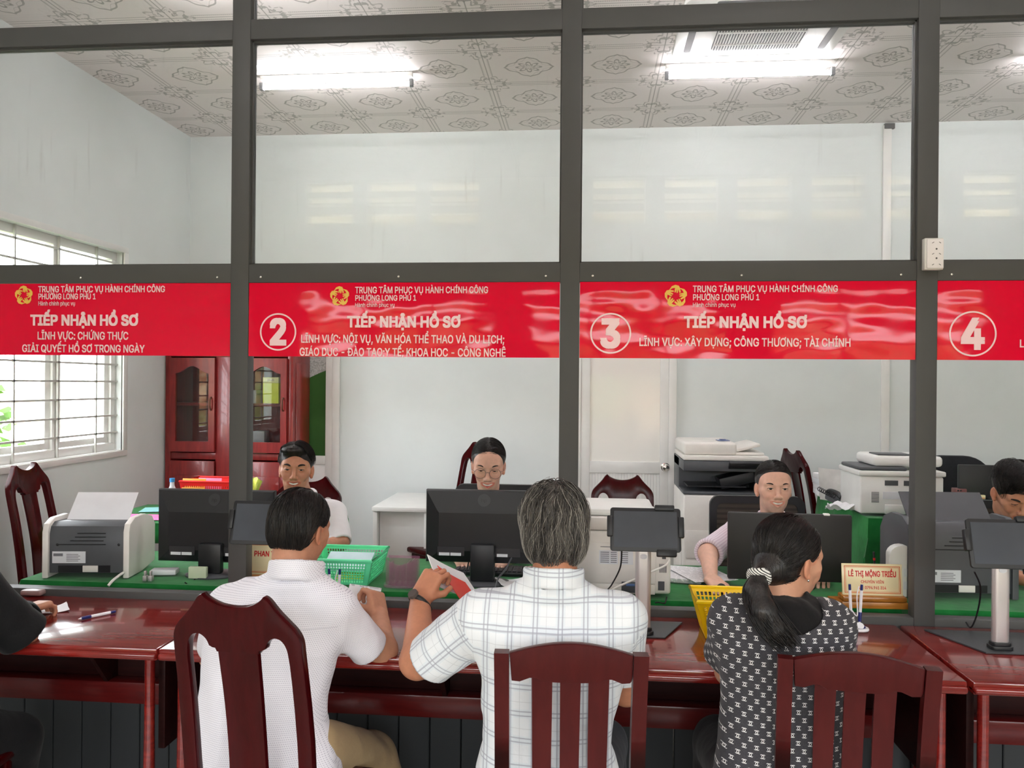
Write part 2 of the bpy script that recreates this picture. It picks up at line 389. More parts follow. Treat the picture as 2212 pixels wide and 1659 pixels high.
211: (213, [[132,-1,153,9,172,24,187,46,195,72,198,102,195,132,187,157,173,178,153,194,132,204,107,207,81,204,60,194,42,179,27,157,18,132,15,102,18,72,28,45,42,24,60,9,82,-1,107,-4], [107,22,89,24,74,31,60,43,51,59,45,78,42,102,45,126,51,145,60,161,74,172,89,179,106,181,124,179,140,172,153,161,162,146,169,126,171,102,169,78,162,58,153,43,139,31,124,24], [143,263,115,264,95,223,96,222,117,223]]),
212: (213, [[132,-1,153,9,172,24,187,46,195,72,198,102,195,132,187,157,173,178,153,194,132,204,107,207,81,204,60,194,42,179,27,157,18,132,15,102,18,72,28,45,42,24,60,9,82,-1,107,-4], [107,22,89,24,74,31,60,43,51,59,45,78,42,102,45,126,51,145,60,161,74,172,89,179,106,181,124,179,140,172,153,161,162,146,169,126,171,102,169,78,162,58,153,43,139,31,124,24], [152,226,118,264,95,264,62,227,63,225,87,225,107,249,126,225]]),
218: (207, [[183,204,156,203,156,71,154,57,150,45,143,36,132,28,119,23,104,22,88,23,75,28,65,35,57,45,52,57,51,71,51,203,24,204,23,178,23,69,25,49,33,32,46,16,62,5,80,-2,104,-4,126,-2,145,5,161,16,174,32,181,49,184,69], [140,263,112,264,92,223,93,222,114,223]]),
224: (156, [[135,-1,136,101,134,116,130,128,122,138,114,145,96,153,78,155,53,151,42,146,30,138,22,129,15,116,40,109,48,120,60,128,78,131,96,128,106,119,109,103,108,97,105,95,93,92,50,85,31,78,23,73,16,64,12,55,11,43,13,29,18,18,26,9,38,1,50,-3,64,-4,86,-1,101,9,110,20,111,-1], [109,74,108,46,104,37,91,24,81,20,68,19,53,22,46,26,42,30,38,42,39,50,42,56,55,62,70,66,93,69], [39,212,65,172,86,171,87,172,67,213]]),
237: (67, [[45,-1,46,152,21,153,20,152,20,0], [70,212,42,213,22,172,23,171,44,172]]),
258: (192, [[81,204,6,0,8,-1,35,0,55,56,137,56,158,-1,186,0,111,203], [96,178,128,80,63,80], [55,263,57,252,61,244,67,236,76,229,85,225,96,224,107,225,116,229,125,236,135,253,135,264,117,264,115,255,111,249,104,245,96,243,87,245,81,248,77,255,74,264]]),
272: (205, [[28,-1,92,-1,121,2,146,12,164,26,178,46,187,73,190,101,187,131,178,157,165,177,145,192,122,201,95,204,27,203,27,113,3,113,2,91,27,90,27,0], [55,180,93,180,114,177,132,170,145,160,155,143,161,125,163,102,161,79,155,61,146,45,132,33,113,26,90,24,55,24,55,90,109,91,108,113,55,113]]),
296: (120, [[108,-1,108,24,74,24,74,180,108,180,109,203,12,204,11,202,12,180,46,180,46,24,12,24,11,0,12,-1], [19,231,38,230,41,238,45,241,68,231,78,229,87,231,95,238,99,247,101,259,83,260,80,251,75,249,68,250,52,258,42,260,33,258,25,251,21,242]]),
416: (213, [[197,233,172,232,172,207,170,204,106,207,81,204,60,194,42,179,28,158,18,132,15,102,18,72,28,45,41,25,57,11,82,-1,107,-4,132,-1,153,9,172,24,186,45,195,72,198,101,195,132,186,158,173,178,167,183,184,184,192,190,196,197,198,207], [107,22,89,24,74,31,60,43,51,59,45,78,42,102,45,126,51,145,60,161,74,172,89,179,106,181,124,179,140,172,153,161,162,146,169,126,171,102,169,78,162,58,153,43,139,31,124,24]]),
431: (206, [[208,233,184,233,183,207,182,205,156,203,156,71,154,57,150,45,143,36,132,28,119,23,104,22,88,23,75,28,65,35,57,45,52,57,51,71,51,203,24,204,23,178,23,69,25,49,33,32,46,16,62,5,80,-2,104,-4,126,-2,145,5,161,16,174,32,181,48,184,69,184,183,196,185,202,189,206,196,209,207]]),
7840: (192, [[78,-42,84,-54,90,-58,96,-59,103,-58,113,-48,114,-41,113,-35,109,-30,103,-26,96,-24,83,-30], [81,204,6,0,8,-1,35,0,55,56,137,56,158,-1,186,0,111,203], [96,178,128,80,63,80]]),
7842: (192, [[81,204,6,0,8,-1,35,0,55,56,137,56,158,-1,186,0,111,203], [96,178,128,80,63,80], [72,263,73,246,92,246,95,245,84,223,104,222,106,224,117,246,114,256,106,262,92,264]]),
7852: (192, [[78,-42,84,-54,90,-58,96,-59,103,-58,113,-48,114,-41,113,-35,109,-30,103,-26,96,-24,83,-30], [81,204,6,0,8,-1,35,0,55,56,137,56,158,-1,186,0,111,203], [96,178,128,80,63,80], [141,226,107,264,84,264,51,227,52,225,76,225,96,249,115,225]]),
7870: (167, [[150,-1,150,24,51,24,51,90,142,90,143,91,142,115,51,115,51,180,149,180,149,204,23,203,23,0,24,-1], [133,222,100,261,76,261,43,223,44,221,68,221,88,245,107,221], [154,308,126,309,105,270,106,269,127,270]]),
7872: (167, [[150,-1,150,24,51,24,51,90,142,90,143,91,142,115,51,115,51,180,149,180,149,204,23,203,23,0,24,-1], [133,222,100,261,76,261,43,223,44,221,68,221,88,245,107,221], [86,308,112,270,133,269,134,270,114,309]]),
7874: (167, [[150,-1,150,24,51,24,51,90,142,90,143,91,142,115,51,115,51,180,149,180,149,204,23,203,23,0,24,-1], [133,222,100,261,76,261,43,223,44,221,68,221,88,245,107,221], [91,308,92,291,111,291,114,290,105,270,124,269,132,280,135,287,136,294,133,301,129,305,121,308,111,309]]),
7878: (167, [[71,-35,70,-42,71,-48,81,-58,88,-59,94,-58,100,-54,104,-48,106,-42,104,-35,100,-29,88,-24,81,-26,75,-30], [150,-1,150,24,51,24,51,90,142,90,143,91,142,115,51,115,51,180,149,180,149,204,23,203,23,0,24,-1], [42,226,67,225,87,249,107,225,131,225,132,227,99,264,76,264]]),
7882: (120, [[79,-42,74,-30,60,-24,48,-30,44,-35,43,-41,44,-48,54,-58,60,-59,67,-58,73,-54], [108,-1,108,24,74,24,74,180,108,180,109,203,12,204,11,202,12,180,46,180,46,24,12,24,11,0,12,-1]]),
7884: (213, [[89,-42,95,-54,101,-58,107,-59,114,-58,124,-48,125,-41,124,-35,120,-30,114,-26,107,-24,94,-30], [132,-1,153,9,172,24,187,46,195,72,198,102,195,132,187,157,173,178,153,194,132,204,107,207,81,204,60,194,42,179,27,157,18,132,15,102,18,72,28,45,42,24,60,9,82,-1,107,-4], [107,22,89,24,74,31,60,43,51,59,45,78,42,102,45,126,51,145,60,161,74,172,89,179,106,181,124,179,140,172,153,161,162,146,169,126,171,102,169,78,162,58,153,43,139,31,124,24]]),
7890: (213, [[132,-1,153,9,172,24,187,46,195,72,198,102,195,132,187,157,173,178,153,194,132,204,107,207,81,204,60,194,42,179,27,157,18,132,15,102,18,72,28,45,42,24,60,9,82,-1,107,-4], [107,22,89,24,74,31,60,43,51,59,45,78,42,102,45,126,51,145,60,161,74,172,89,179,106,181,124,179,140,172,153,161,162,146,169,126,171,102,169,78,162,58,153,43,139,31,124,24], [63,222,88,221,108,245,127,221,151,221,152,223,119,261,96,261], [106,308,132,270,153,269,154,270,134,309]]),
7896: (213, [[89,-42,95,-54,101,-58,107,-59,114,-58,124,-48,125,-41,124,-35,120,-30,114,-26,107,-24,94,-30], [132,-1,153,9,172,24,187,46,195,72,198,102,195,132,187,157,173,178,153,194,132,204,107,207,81,204,60,194,42,179,27,157,18,132,15,102,18,72,28,45,42,24,60,9,82,-1,107,-4], [107,22,89,24,74,31,60,43,51,59,45,78,42,102,45,126,51,145,60,161,74,172,89,179,106,181,124,179,140,172,153,161,162,146,169,126,171,102,169,78,162,58,153,43,139,31,124,24], [152,226,118,264,95,264,62,227,63,225,87,225,107,249,126,225]]),
7900: (213, [[197,233,172,232,172,207,170,204,106,207,81,204,60,194,42,179,28,158,18,132,15,102,18,72,28,45,41,25,57,11,82,-1,107,-4,132,-1,153,9,172,24,186,45,195,72,198,101,195,132,186,158,173,178,167,183,184,184,192,190,196,197,198,207], [107,22,89,24,74,31,60,43,51,59,45,78,42,102,45,126,51,145,60,161,74,172,89,179,106,181,124,179,140,172,153,161,162,146,169,126,171,102,169,78,162,58,153,43,139,31,124,24], [70,263,96,223,117,222,118,223,98,264]]),
7908: (207, [[121,-35,116,-29,104,-24,97,-26,91,-30,87,-35,86,-42,87,-48,97,-58,104,-59,110,-58,116,-54,121,-48,122,-42], [183,204,156,203,156,71,154,57,150,45,143,36,132,28,119,23,104,22,88,23,75,28,65,35,57,45,52,57,51,71,51,203,24,204,23,178,23,69,25,49,33,32,46,16,62,5,80,-2,104,-4,126,-2,145,5,161,16,174,32,181,49,184,69]]),
7909: (164, [[101,-42,96,-30,82,-24,70,-30,66,-35,65,-41,66,-48,76,-58,82,-59,89,-58,95,-54], [21,153,20,152,20,56,22,38,28,22,36,11,46,3,59,-1,73,-3,89,-1,104,7,114,18,118,25,118,0,143,-1,144,152,117,152,117,61,116,49,112,39,106,31,99,26,90,22,80,21,66,24,55,31,49,42,46,58,46,152]]),
7912: (206, [[208,233,184,233,183,207,182,205,156,203,156,71,154,57,150,45,143,36,132,28,119,23,104,22,88,23,75,28,65,35,57,45,52,57,51,71,51,203,24,204,23,178,23,69,25,49,33,32,46,16,62,5,80,-2,104,-4,126,-2,145,5,161,16,174,32,181,48,184,69,184,183,196,185,202,189,206,196,209,207], [140,263,112,264,92,223,93,222,114,223]]),
7920: (206, [[121,-35,116,-29,104,-24,97,-26,91,-30,87,-35,86,-42,87,-48,97,-58,104,-59,110,-58,116,-54,121,-48,122,-42], [208,233,184,233,183,207,182,205,156,203,156,71,154,57,150,45,143,36,132,28,119,23,104,22,88,23,75,28,65,35,57,45,52,57,51,71,51,203,24,204,23,178,23,69,25,49,33,32,46,16,62,5,80,-2,104,-4,126,-2,145,5,161,16,174,32,181,48,184,69,184,183,196,185,202,189,206,196,209,207]]),
}
GLYPHS = {}
for code, (adv, cs) in OUTLINES.items():
    GLYPHS[chr(code)] = (adv/400.0, [[(c[k]/400.0, c[k+1]/400.0) for k in range(0, len(c), 2)] for c in cs])
def _inside(q, p):
    r = False
    for k in range(len(p)):
        (x0, y0), (x1, y1) = p[k-1], p[k]
        if (y0 > q[1]) != (y1 > q[1]) and q[0] < (x1-x0)*(q[1]-y0)/(y1-y0)+x0: r = not r
    return r
def _area(p): return sum(p[k-1][0]*p[k][1]-p[k][0]*p[k-1][1] for k in range(len(p)))
ORIENT = -1.0 if _area(max(GLYPHS['T'][1], key=len)) > 0 else 1.0
def lettering(name, text, height, M, m, parent=None, align='L', xs=1.0, bold=0.0, track=0.0, thick=0.0015, width=None):
    """text as a solid mesh; height = cap height; M maps (x,y) of the text plane; width fits the line to a length"""
    cap = 0.5075
    s = height/cap
    x = 0.0; layers = {}
    for ch in text:
        if ch == ' ': x += 0.19+track; continue
        adv, cs = GLYPHS[ch]
        outer = [c for c in cs if _area(c)*ORIENT < 0]; holes = [c for c in cs if _area(c)*ORIENT >= 0]
        shapes = [[c] for c in outer]
        for h in holes:
            best = [k for k, c in enumerate(outer) if _inside(h[0], c)]
            if best: shapes[min(best, key=lambda k: abs(_area(outer[k])))].append(h)
        for k, grp in enumerate(shapes):
            layers.setdefault(k, []).extend([[(px+x, py) for px, py in c] for c in grp])
        x += adv+track
    if width: xs = width/(x*s)
    off = {'L': 0, 'C': -x*s*xs/2, 'R': -x*s*xs}[align]
    bmj = bmesh.new()
    for polys in layers.values():
        cu = bpy.data.curves.new(name, 'CURVE'); cu.dimensions = '2D'; cu.fill_mode = 'BOTH'; cu.extrude = thick/2
        for p in polys:
            sp = cu.splines.new('POLY'); sp.points.add(len(p)-1); sp.use_cyclic_u = True
            for k, (px, py) in enumerate(p): sp.points[k].co = (px*s*xs+off, py*s, 0, 1)
        t = bpy.data.objects.new('tmp', cu); COL.objects.link(t)
        mt = bpy.data.meshes.new_from_object(t.evaluated_get(bpy.context.evaluated_depsgraph_get()))
        for (sx, sy, sz) in (((-1, -1, 0), (1, -1, 1), (1, 1, 2), (-1, 1, 3), (0, 0, 4)) if bold else ((0, 0, 0),)):   # a heavier weight: the same letter set five times, slightly apart
            M2 = tr(sx*bold*s*xs, sy*bold*s, sz*0.00007); mt.transform(M2); bmj.from_mesh(mt); mt.transform(M2.inverted())
        bpy.data.objects.remove(t); bpy.data.curves.remove(cu); bpy.data.meshes.remove(mt)
    me = bpy.data.meshes.new(name); bmj.to_mesh(me); bmj.free()
    me.transform(M)
    return link_mesh(name, me, m, parent)
# ------------------------------------------------------------------ the room
XL, XR, YB, YR, CZ = -3.192, 5.3, 3.3, -4.7, 3.652
BAY = 1.312
def struct(o): o['kind'] = 'structure'; return o
# wall paint
def wall_mat(name, rgb):
    M = Mat(name, srgb(*rgb), 0.55, spec=0.3)
    n = M.noise(2.2, 4, 0.6)
    M.col(M.mix(n.ss(0.3, 0.75), tuple(v*0.965 for v in M.color), tuple(min(1, v*1.02) for v in M.color)))
    M.bump(M.noise(140, 2), 0.04, 0.002)
    return M.m
m_wall = wall_mat('wall_paint', (221, 227, 225))
m_hallwall = wall_mat('hall_paint', (226, 222, 205))
m_white = simple('white_paint', (232, 232, 228), 0.35, 0.02)
m_alu = simple('white_aluminium', (226, 226, 222), 0.3, 0.02, spec=0.5)
# ceiling tiles: 0.55 m, printed with scrolls and a diamond medallion
def ceiling_mat():
    M = Mat('printed_ceiling_tile', srgb(234, 227, 224), 0.55, spec=0.25)
    x, y, z = M.xyz('Object')
    T = 0.549
    u = ((x+1.143+T*20)/T).frac()-0.5
    v = ((y-3.285+T*20)/0.555).frac()-0.5
    au, av = u.abs(), v.abs()
    nz = M.noise(26, 3, 0.6)
    # medallion
    r = (u*u+v*v).sqrt(); th = v.atan2(u)
    dia = au+av
    scal = (th*8.0).cos()*0.018
    ring = (dia+scal-0.30).abs().lt(0.014)
    ring2 = (dia-scal-0.255).abs().lt(0.005)
    pet = ((r-(0.055+(th*4.0).cos().abs()*0.085)).abs()).lt(0.017)
    pet2 = ((r-(0.02+(th*4.0+0.78).cos().abs()*0.05)).abs()).lt(0.012)
    # corner scrolls
    cu, cv = 0.5-au, 0.5-av
    rc = (cu*cu+cv*cv).sqrt(); tc = cv.atan2(cu)
    sc1 = ((rc-(0.13+(tc*6.0).sin()*0.05)).abs()).lt(0.017)
    sc2 = ((rc-(0.215+(tc*10.0).cos()*0.035)).abs()).lt(0.014)
    leaf = (((cu*46.0).sin()*(cv*46.0).sin()).gt(0.25))*(rc.lt(0.2))*(rc.gt(0.07))*(nz.gt(0.47))
    # beaded border
    edge = cu.min(cv)
    bead = edge.gt(0.035)*edge.lt(0.058)*(((u*150.0).sin()*(v*150.0).sin()).abs().gt(0.25))*(rc.gt(0.24))
    joint = edge.lt(0.006)
    orn = ring.max(ring2*0.6).max(pet).max(pet2).max(sc1*nz.gt(0.42)).max(sc2*nz.gt(0.45)*0.8).max(leaf*0.9).max(bead*0.8)
    c1 = M.mix(orn*0.75, M.color, srgb(140, 138, 132))
    c2 = M.mix(joint*0.8, c1, srgb(150, 148, 142))
    M.col(c2)
    M.bump(orn.max(joint), 0.3, 0.003)
    return M.m
m_ceil = ceiling_mat()
b = B(); b.box((XL-0.2, YR-0.2, CZ), (XR+0.2, YB+0.2, CZ+0.1)); struct(b.build('ceiling', m_ceil))
mf = Mat('floor_tile', srgb(196, 190, 178), 0.25)
x, y, z = mf.xyz('Object')
g = (((x/0.6).frac()-0.5).abs().gt(0.495)).max(((y/0.6).frac()-0.5).abs().gt(0.495))
mf.col(mf.mix(g, srgb(196, 190, 178), srgb(120, 115, 108)))
b = B(); b.box((XL-0.2, YR-0.2, -0.1), (XR+0.2, YB+0.2, 0.0)); struct(b.build('floor', mf.m))
b = B(); b.box((XL-0.2, YB, 0), (XR+0.2, YB+0.2, CZ)); struct(b.build('wall_back', m_wall))
b = B(); b.box((XR, YR, 0), (XR+0.2, YB, CZ)); struct(b.build('wall_right', m_wall))
# left wall with the window opening
WY0, WY1, WZ0, WZ1 = 0.45, 2.34, 1.16, 2.55
b = B()
b.box((XL-0.2, YR, 0), (XL, WY0, CZ)); b.box((XL-0.2, WY1, 0), (XL, YB, CZ))
b.box((XL-0.2, WY0, 0), (XL, WY1, WZ0)); b.box((XL-0.2, WY0, WZ1), (XL, WY1, CZ))
struct(b.build('wall_left', m_wall))
# rear wall of the public hall: three wide windows and a row of ventilation openings under the ceiling
VX = []
for k in range(3): VX.append((-2.75+0.627*k, -2.75+0.627*k+0.49))
for k in range(7): VX.append((0.10+0.68*k, 0.10+0.68*k+0.50))
VZ0, VZ1 = 3.19, 3.63
RW = [(-2.8, -0.9), (-0.5, 1.4), (1.8, 3.7)]; RZ0, RZ1 = 0.8, 2.45
b = B()
b.box((XL-0.2, YR-0.2, 0), (XR+0.2, YR, RZ0)); b.box((XL-0.2, YR-0.2, RZ1), (XR+0.2, YR, VZ0)); b.box((XL-0.2, YR-0.2, VZ1), (XR+0.2, YR, CZ))
px_ = XL-0.2
for (a, c) in RW+[(XR+0.2, 0)]:
    b.box((px_, YR-0.2, RZ0), (a, YR, RZ1)); px_ = c
px_ = XL-0.2
for (a, c) in VX+[(XR+0.2, 0)]:
    if a > px_: b.box((px_, YR-0.2, VZ0), (a, YR, VZ1))
    px_ = c
struct(b.build('wall_rear', m_hallwall))
m_vent = simple('cream_vent_block', (236, 226, 190), 0.6)
vent0 = None
for (a, c) in VX:
    if vent0 is None:
        b = B()
        w_ = 0.49
        b.box((0, -0.16, 0.0), (w_, -0.06, 0.05)); b.box((0, -0.16, 0.135), (w_, -0.06, 0.21)); b.box((0, -0.16, 0.235), (w_, -0.06, 0.25)); b.box((0, -0.16, 0.30), (w_, -0.06, 0.36)); b.box((0, -0.16, 0.43), (w_, -0.06, 0.44))
        vent0 = b.build('ventilation_block', m_vent, smooth=0)
        tag(vent0, 'cream ventilation block with three slots high in the hall rear wall', 'vent', 'ventilation blocks in the rear wall')
        vent0.location = (a, YR, VZ0)
    else:
        o = vent0.copy(); COL.objects.link(o); o.location = (a, YR, VZ0)
m_frame = simple('grey_window_frame', (92, 92, 92), 0.4)
for n, (a, c) in enumerate(RW):
    w_ = thing('window_%d' % (n+2), None, None, ((a+c)/2, YR-0.1, RZ0)); struct(w_)
    b = B(); h = RZ1-RZ0; hw = (c-a)/2
    for (x0, x1, z0, z1) in ((-hw, hw, 0, 0.06), (-hw, hw, h-0.06, h), (-hw, -hw+0.05, 0, h), (hw-0.05, hw, 0, h), (-hw, hw, 1.3, 1.36)):
        b.box((x0, -0.03, z0), (x1, 0.03, z1))
    for q in (-0.33, 0.33): b.box((q*hw-0.025, -0.03, 0), (q*hw+0.025, 0.03, h))
    b.build('window_frame', m_frame, w_)
# beyond those windows, unseen: wall and eave added to block sky light and reflections
my = Mat('mottled_sky_block', srgb(150, 120, 84), 0.9)
ny = my.noise(1.4, 6, 0.75); ny2 = my.noise(0.55, 3, 0.6)
my.col(my.mix(ny2.ss(0.42, 0.6), my.mix(ny.ss(0.38, 0.62), srgb(66, 84, 44), srgb(140, 150, 92)), my.mix(ny.ss(0.4, 0.6), srgb(150, 96, 66), srgb(206, 176, 140))))
b = B(); b.box((-14, -13.2, -0.3), (16, -13.0, 2.9)); struct(b.build('wall_sky_block', my.m))
b = B(); b.box((-14, -13.0, -0.3), (16, YR-0.2, -0.15)); struct(b.build('ground_yard', simple('yard_paving', (170, 164, 152), 0.9, 0.15, 3)))
b = B(); b.box((XL-0.4, YR-1.5, 3.70), (XR+0.4, YR-0.2, 3.78)); b.box((XL-0.4, YR-1.5, 3.42), (XR+0.4, YR-1.44, 3.70)); struct(b.build('sky_block_eave', simple('cream_sky_block', (230, 216, 176), 0.8)))  # added eave and fascia, out of view, screening windows and vents from the sky
# skirting and small trims
b = B(); b.box((XL, YB-0.015, 0), (XR, YB, 0.1)); struct(b.build('baseboard_back', m_white))
b = B(); b.box((XL, 0.1, 0), (XL+0.015, YB-0.015, 0.1)); struct(b.build('baseboard_left', m_white))
# ------------------------------------------------------------------ office window in the left wall
w1 = thing('window_1', None, None, (XL, WY0, WZ0)); struct(w1)
WL, WH = WY1-WY0, WZ1-WZ0
b = B()
for (y0, y1, z0, z1) in ((0, WL, 0, 0.055), (0, WL, WH-0.055, WH), (0, 0.055, 0.055, WH-0.055), (WL-0.055, WL, 0.055, WH-0.055), (0.055, WL-0.055, 0.965, 1.015)):
    b.box((-0.11, y0, z0), (-0.05, y1, z1), 0.004)
for yy in (0.62, 1.24):
    b.box((-0.108, yy-0.03, 0.055), (-0.052, yy+0.03, 0.965)); b.box((-0.108, yy-0.03, 1.015), (-0.052, yy+0.03, WH-0.055))
b.build('window_frame', m_alu, w1)
for k, (ya, yb) in enumerate(((0.06, 0.59), (0.65, 1.21), (1.27, WL-0.06))):
    b = B()
    for (y0, y1, z0, z1) in ((ya, yb, 0.06, 0.10), (ya, yb, 0.92, 0.96), (ya, ya+0.045, 0.10, 0.92), (yb-0.045, yb, 0.10, 0.92)):
        b.box((-0.098, y0, z0), (-0.07, y1, z1))
    b.build('sash', m_alu, w1)
b = B()
m_grille = simple('pale_grille_bar', (196, 196, 190), 0.4)
for zz in np.arange(0.13, 1.36, 0.118): b.box((-0.045, 0.0, zz-0.006), (-0.033, WL, zz+0.006))
for yy in np.linspace(0.05, WL-0.05, 10): b.box((-0.045, yy-0.006, 0.0), (-0.033, yy+0.006, WH)) if int(round((yy-0.05)/((WL-0.1)/9))) % 2 == 0 else None
b.build('grille', m_grille, w1)
b = B()
for (y0, y1, z0, z1) in ((-0.05, WL+0.05, -0.04, 0.0), (-0.05, WL+0.05, WH, WH+0.04), (-0.05, 0, 0, WH), (WL, WL+0.05, 0, WH)):
    b.box((-0.01, y0, z0), (0.012, y1, z1), 0.003)
b.build('window_casing', m_alu, w1)
b = B(); b.box((-0.19, -0.0, -0.001), (-0.0, WL, 0.004)); b.build('window_sill', m_white, w1)
# ------------------------------------------------------------------ outside, seen through that window
mg = Mat('lawn', srgb(120, 150, 60), 0.9)
ng = mg.noise(9, 5, 0.7); mg.col(mg.mix(ng, srgb(56, 80, 20), srgb(120, 134, 50)))
b = B(); b.box((-16, -6, -0.35), (XL-0.2, 14, -0.25)); struct(b.build('ground', mg.m))
b = B(); b.box((-9.0, -4, -0.25), (-8.85, 10, 1.5)); struct(b.build('wall_garden', simple('garden_wall', (168, 158, 140), 0.8, 0.1)))
def shrub(loc, h, r, n, ml, seed, label):
    rnd = random.Random(seed)
    t = thing('shrub', label, 'shrub', loc, 0, 'shrubs outside the window')
    b = B()
    for k in range(n):
        a, q = rnd.uniform(0, 2*PI), rnd.random()**0.5
        zz = rnd.uniform(0.15, 1.0)*h; rr = r*q*(1.15-0.5*zz/h)
        c = Vector((rr*math.cos(a), rr*math.sin(a), zz))
        d = Vector((rnd.gauss(0, 1), rnd.gauss(0, 1), rnd.gauss(0.3, 0.7))).normalized(); e = d.orthogonal().normalized()*rnd.uniform(0.03, 0.05)
        L = rnd.uniform(0.10, 0.2)
        v = [b.bm.verts.new(p) for p in (c, c+d*L*0.5+e, c+d*L, c+d*L*0.5-e)]
        b.bm.faces.new(v)
    b.build('foliage', ml, t, recalc=False, smooth=0)
    b = B()
    for k in range(5):
        a = rnd.uniform(0, 6.28); b.tube([(0, 0, 0), (0.3*r*math.cos(a), 0.3*r*math.sin(a), h*0.5), (0.6*r*math.cos(a), 0.6*r*math.sin(a), h*0.85)], [0.025, 0.018, 0.008], 6)
    b.build('stem', simple('bark', (110, 92, 70), 0.9), t)
ml1 = simple('yellow_green_leaf', (96, 122, 22), 0.6, 0.2)
ml2 = simple('green_leaf', (64, 96, 26), 0.6, 0.2)
ml3 = simple('pink_blossom', (190, 84, 120), 0.6, 0.15)
shrub((-5.3, 1.9, -0.25), 1.85, 0.8, 900, ml1, 1, 'low yellow green shrub outside the barred window, nearest the glass')
shrub((-6.2, 4.0, -0.25), 2.0, 1.0, 1000, ml2, 2, 'dark green bushy shrub outside the window, behind the right sash')
shrub((-7.4, 3.2, -0.25), 2.9, 0.8, 500, ml3, 3, 'tall pink flowering shrub beyond the window against the garden wall')
# ------------------------------------------------------------------ doors in the back wall
def door1_pane_mat():  # green below a curve, noisy grey pattern above it
    M = Mat('green_and_grey_pane', srgb(44, 98, 48), 0.5, spec=0.2)
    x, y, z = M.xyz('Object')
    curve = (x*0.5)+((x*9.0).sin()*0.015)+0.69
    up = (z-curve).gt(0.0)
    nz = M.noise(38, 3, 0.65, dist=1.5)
    grey_pat = M.mix((nz-0.5).abs().lt(0.05), srgb(158, 160, 156), srgb(196, 198, 196))
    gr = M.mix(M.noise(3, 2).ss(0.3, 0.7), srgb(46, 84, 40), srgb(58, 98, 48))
    M.col(M.mix(up, gr, grey_pat)); return M.m
d1 = thing('door_1', None, None, (-2.33, YB, 0)); struct(d1)
b = B()
b.box((-0.42, -0.035, 0.0), (-0.34, 0, 2.2), 0.004); b.box((0.355, -0.035, 0.0), (0.415, 0, 2.2), 0.004); b.box((-0.34, -0.034, 2.14), (0.355, 0, 2.2), 0.004)
b.build('door_frame', m_alu, d1)
b = B()
for (x0, x1, z0, z1) in ((-0.34, -0.24, 0.01, 2.14), (0.30, 0.355, 0.01, 2.14), (-0.24, 0.30, 0.99, 1.06), (-0.24, 0.30, 2.05, 2.14), (-0.24, 0.30, 0.01, 0.1)):
    b.box((x0, -0.028, z0), (x1, -0.002, z1), 0.003)
b.build('door_leaf', m_alu, d1)
b = B(); b.box((-0.24, -0.018, 1.06), (0.30, -0.008, 2.05)); b.build('door_pane', door1_pane_mat(), d1, loc=(0, 0, 0.9)).location = (0, 0, 0.9)
b = B(); b.box((-0.24, -0.02, 0.1), (0.30, -0.006, 0.99), 0.002); b.build('door_panel', m_white, d1)
d2 = thing('door_2', None, None, (0.35, YB, 0)); struct(d2)
b = B()
b.box((-0.40, -0.04, 0.0), (-0.335, 0, 2.2), 0.004); b.box((0.34, -0.04, 0.0), (0.40, 0, 2.2), 0.004); b.box((-0.335, -0.039, 2.13), (0.34, 0, 2.2), 0.004)
b.build('door_frame', m_alu, d2)
b = B()
for (x0, x1, z0, z1) in ((-0.335, -0.265, 0.01, 2.13), (0.275, 0.34, 0.01, 2.13), (-0.265, 0.275, 0.965, 1.055), (-0.265, 0.275, 2.04, 2.13), (-0.265, 0.275, 0.01, 0.1)):
    b.box((x0, -0.032, z0), (x1, -0.002, z1), 0.003)
b.build('door_leaf', m_alu, d2)
mp = Mat('cream_glossy_pane', srgb(240, 238, 231), 0.08); b = B(); b.box((-0.265, -0.02, 1.055), (0.275, -0.008, 2.04)); b.build('door_pane', mp.m, d2)
b = B()
for k in range(24):
    x0 = -0.265+k*0.0225; b.box((x0+0.0005, -0.024, 0.1), (x0+0.0220, -0.006, 0.965), 0.0016, seg=1)
b.build('door_panel', m_white, d2)
m_chrome = Mat('chrome', (0.75, 0.73, 0.70), 0.18, 1.0).m
b = B(); b.lathe([(0.0, -0.0), (0.034, 0.0), (0.034, 0.008), (0.014, 0.012), (0.012, 0.03), (0.026, 0.038), (0.03, 0.05), (0.024, 0.062), (0.012, 0.066), (0.0, 0.066)], seg=20)
b.build('door_knob', m_chrome, d2, xf=tr(0.318, -0.032, 1.018) @ rotx(PI/2))
b = B(); b.box((2.275, YB-0.022, 0.1), (2.335, YB, 3.63), 0.004); c_ = b.build('cable_trunking', m_white, loc=(2.3, YB, 0.1)); c_.location = (2.3, YB, 0.1)
tag(c_, 'thin white vertical cable trunking on the back wall, right of the photocopier', 'trunking')
b = B(); b.box((-0.02, -0.03, 3.50), (0.055, 0.0, 3.54), 0.003); b.build('bracket', simple('dark_bracket', (70, 72, 74)), c_)
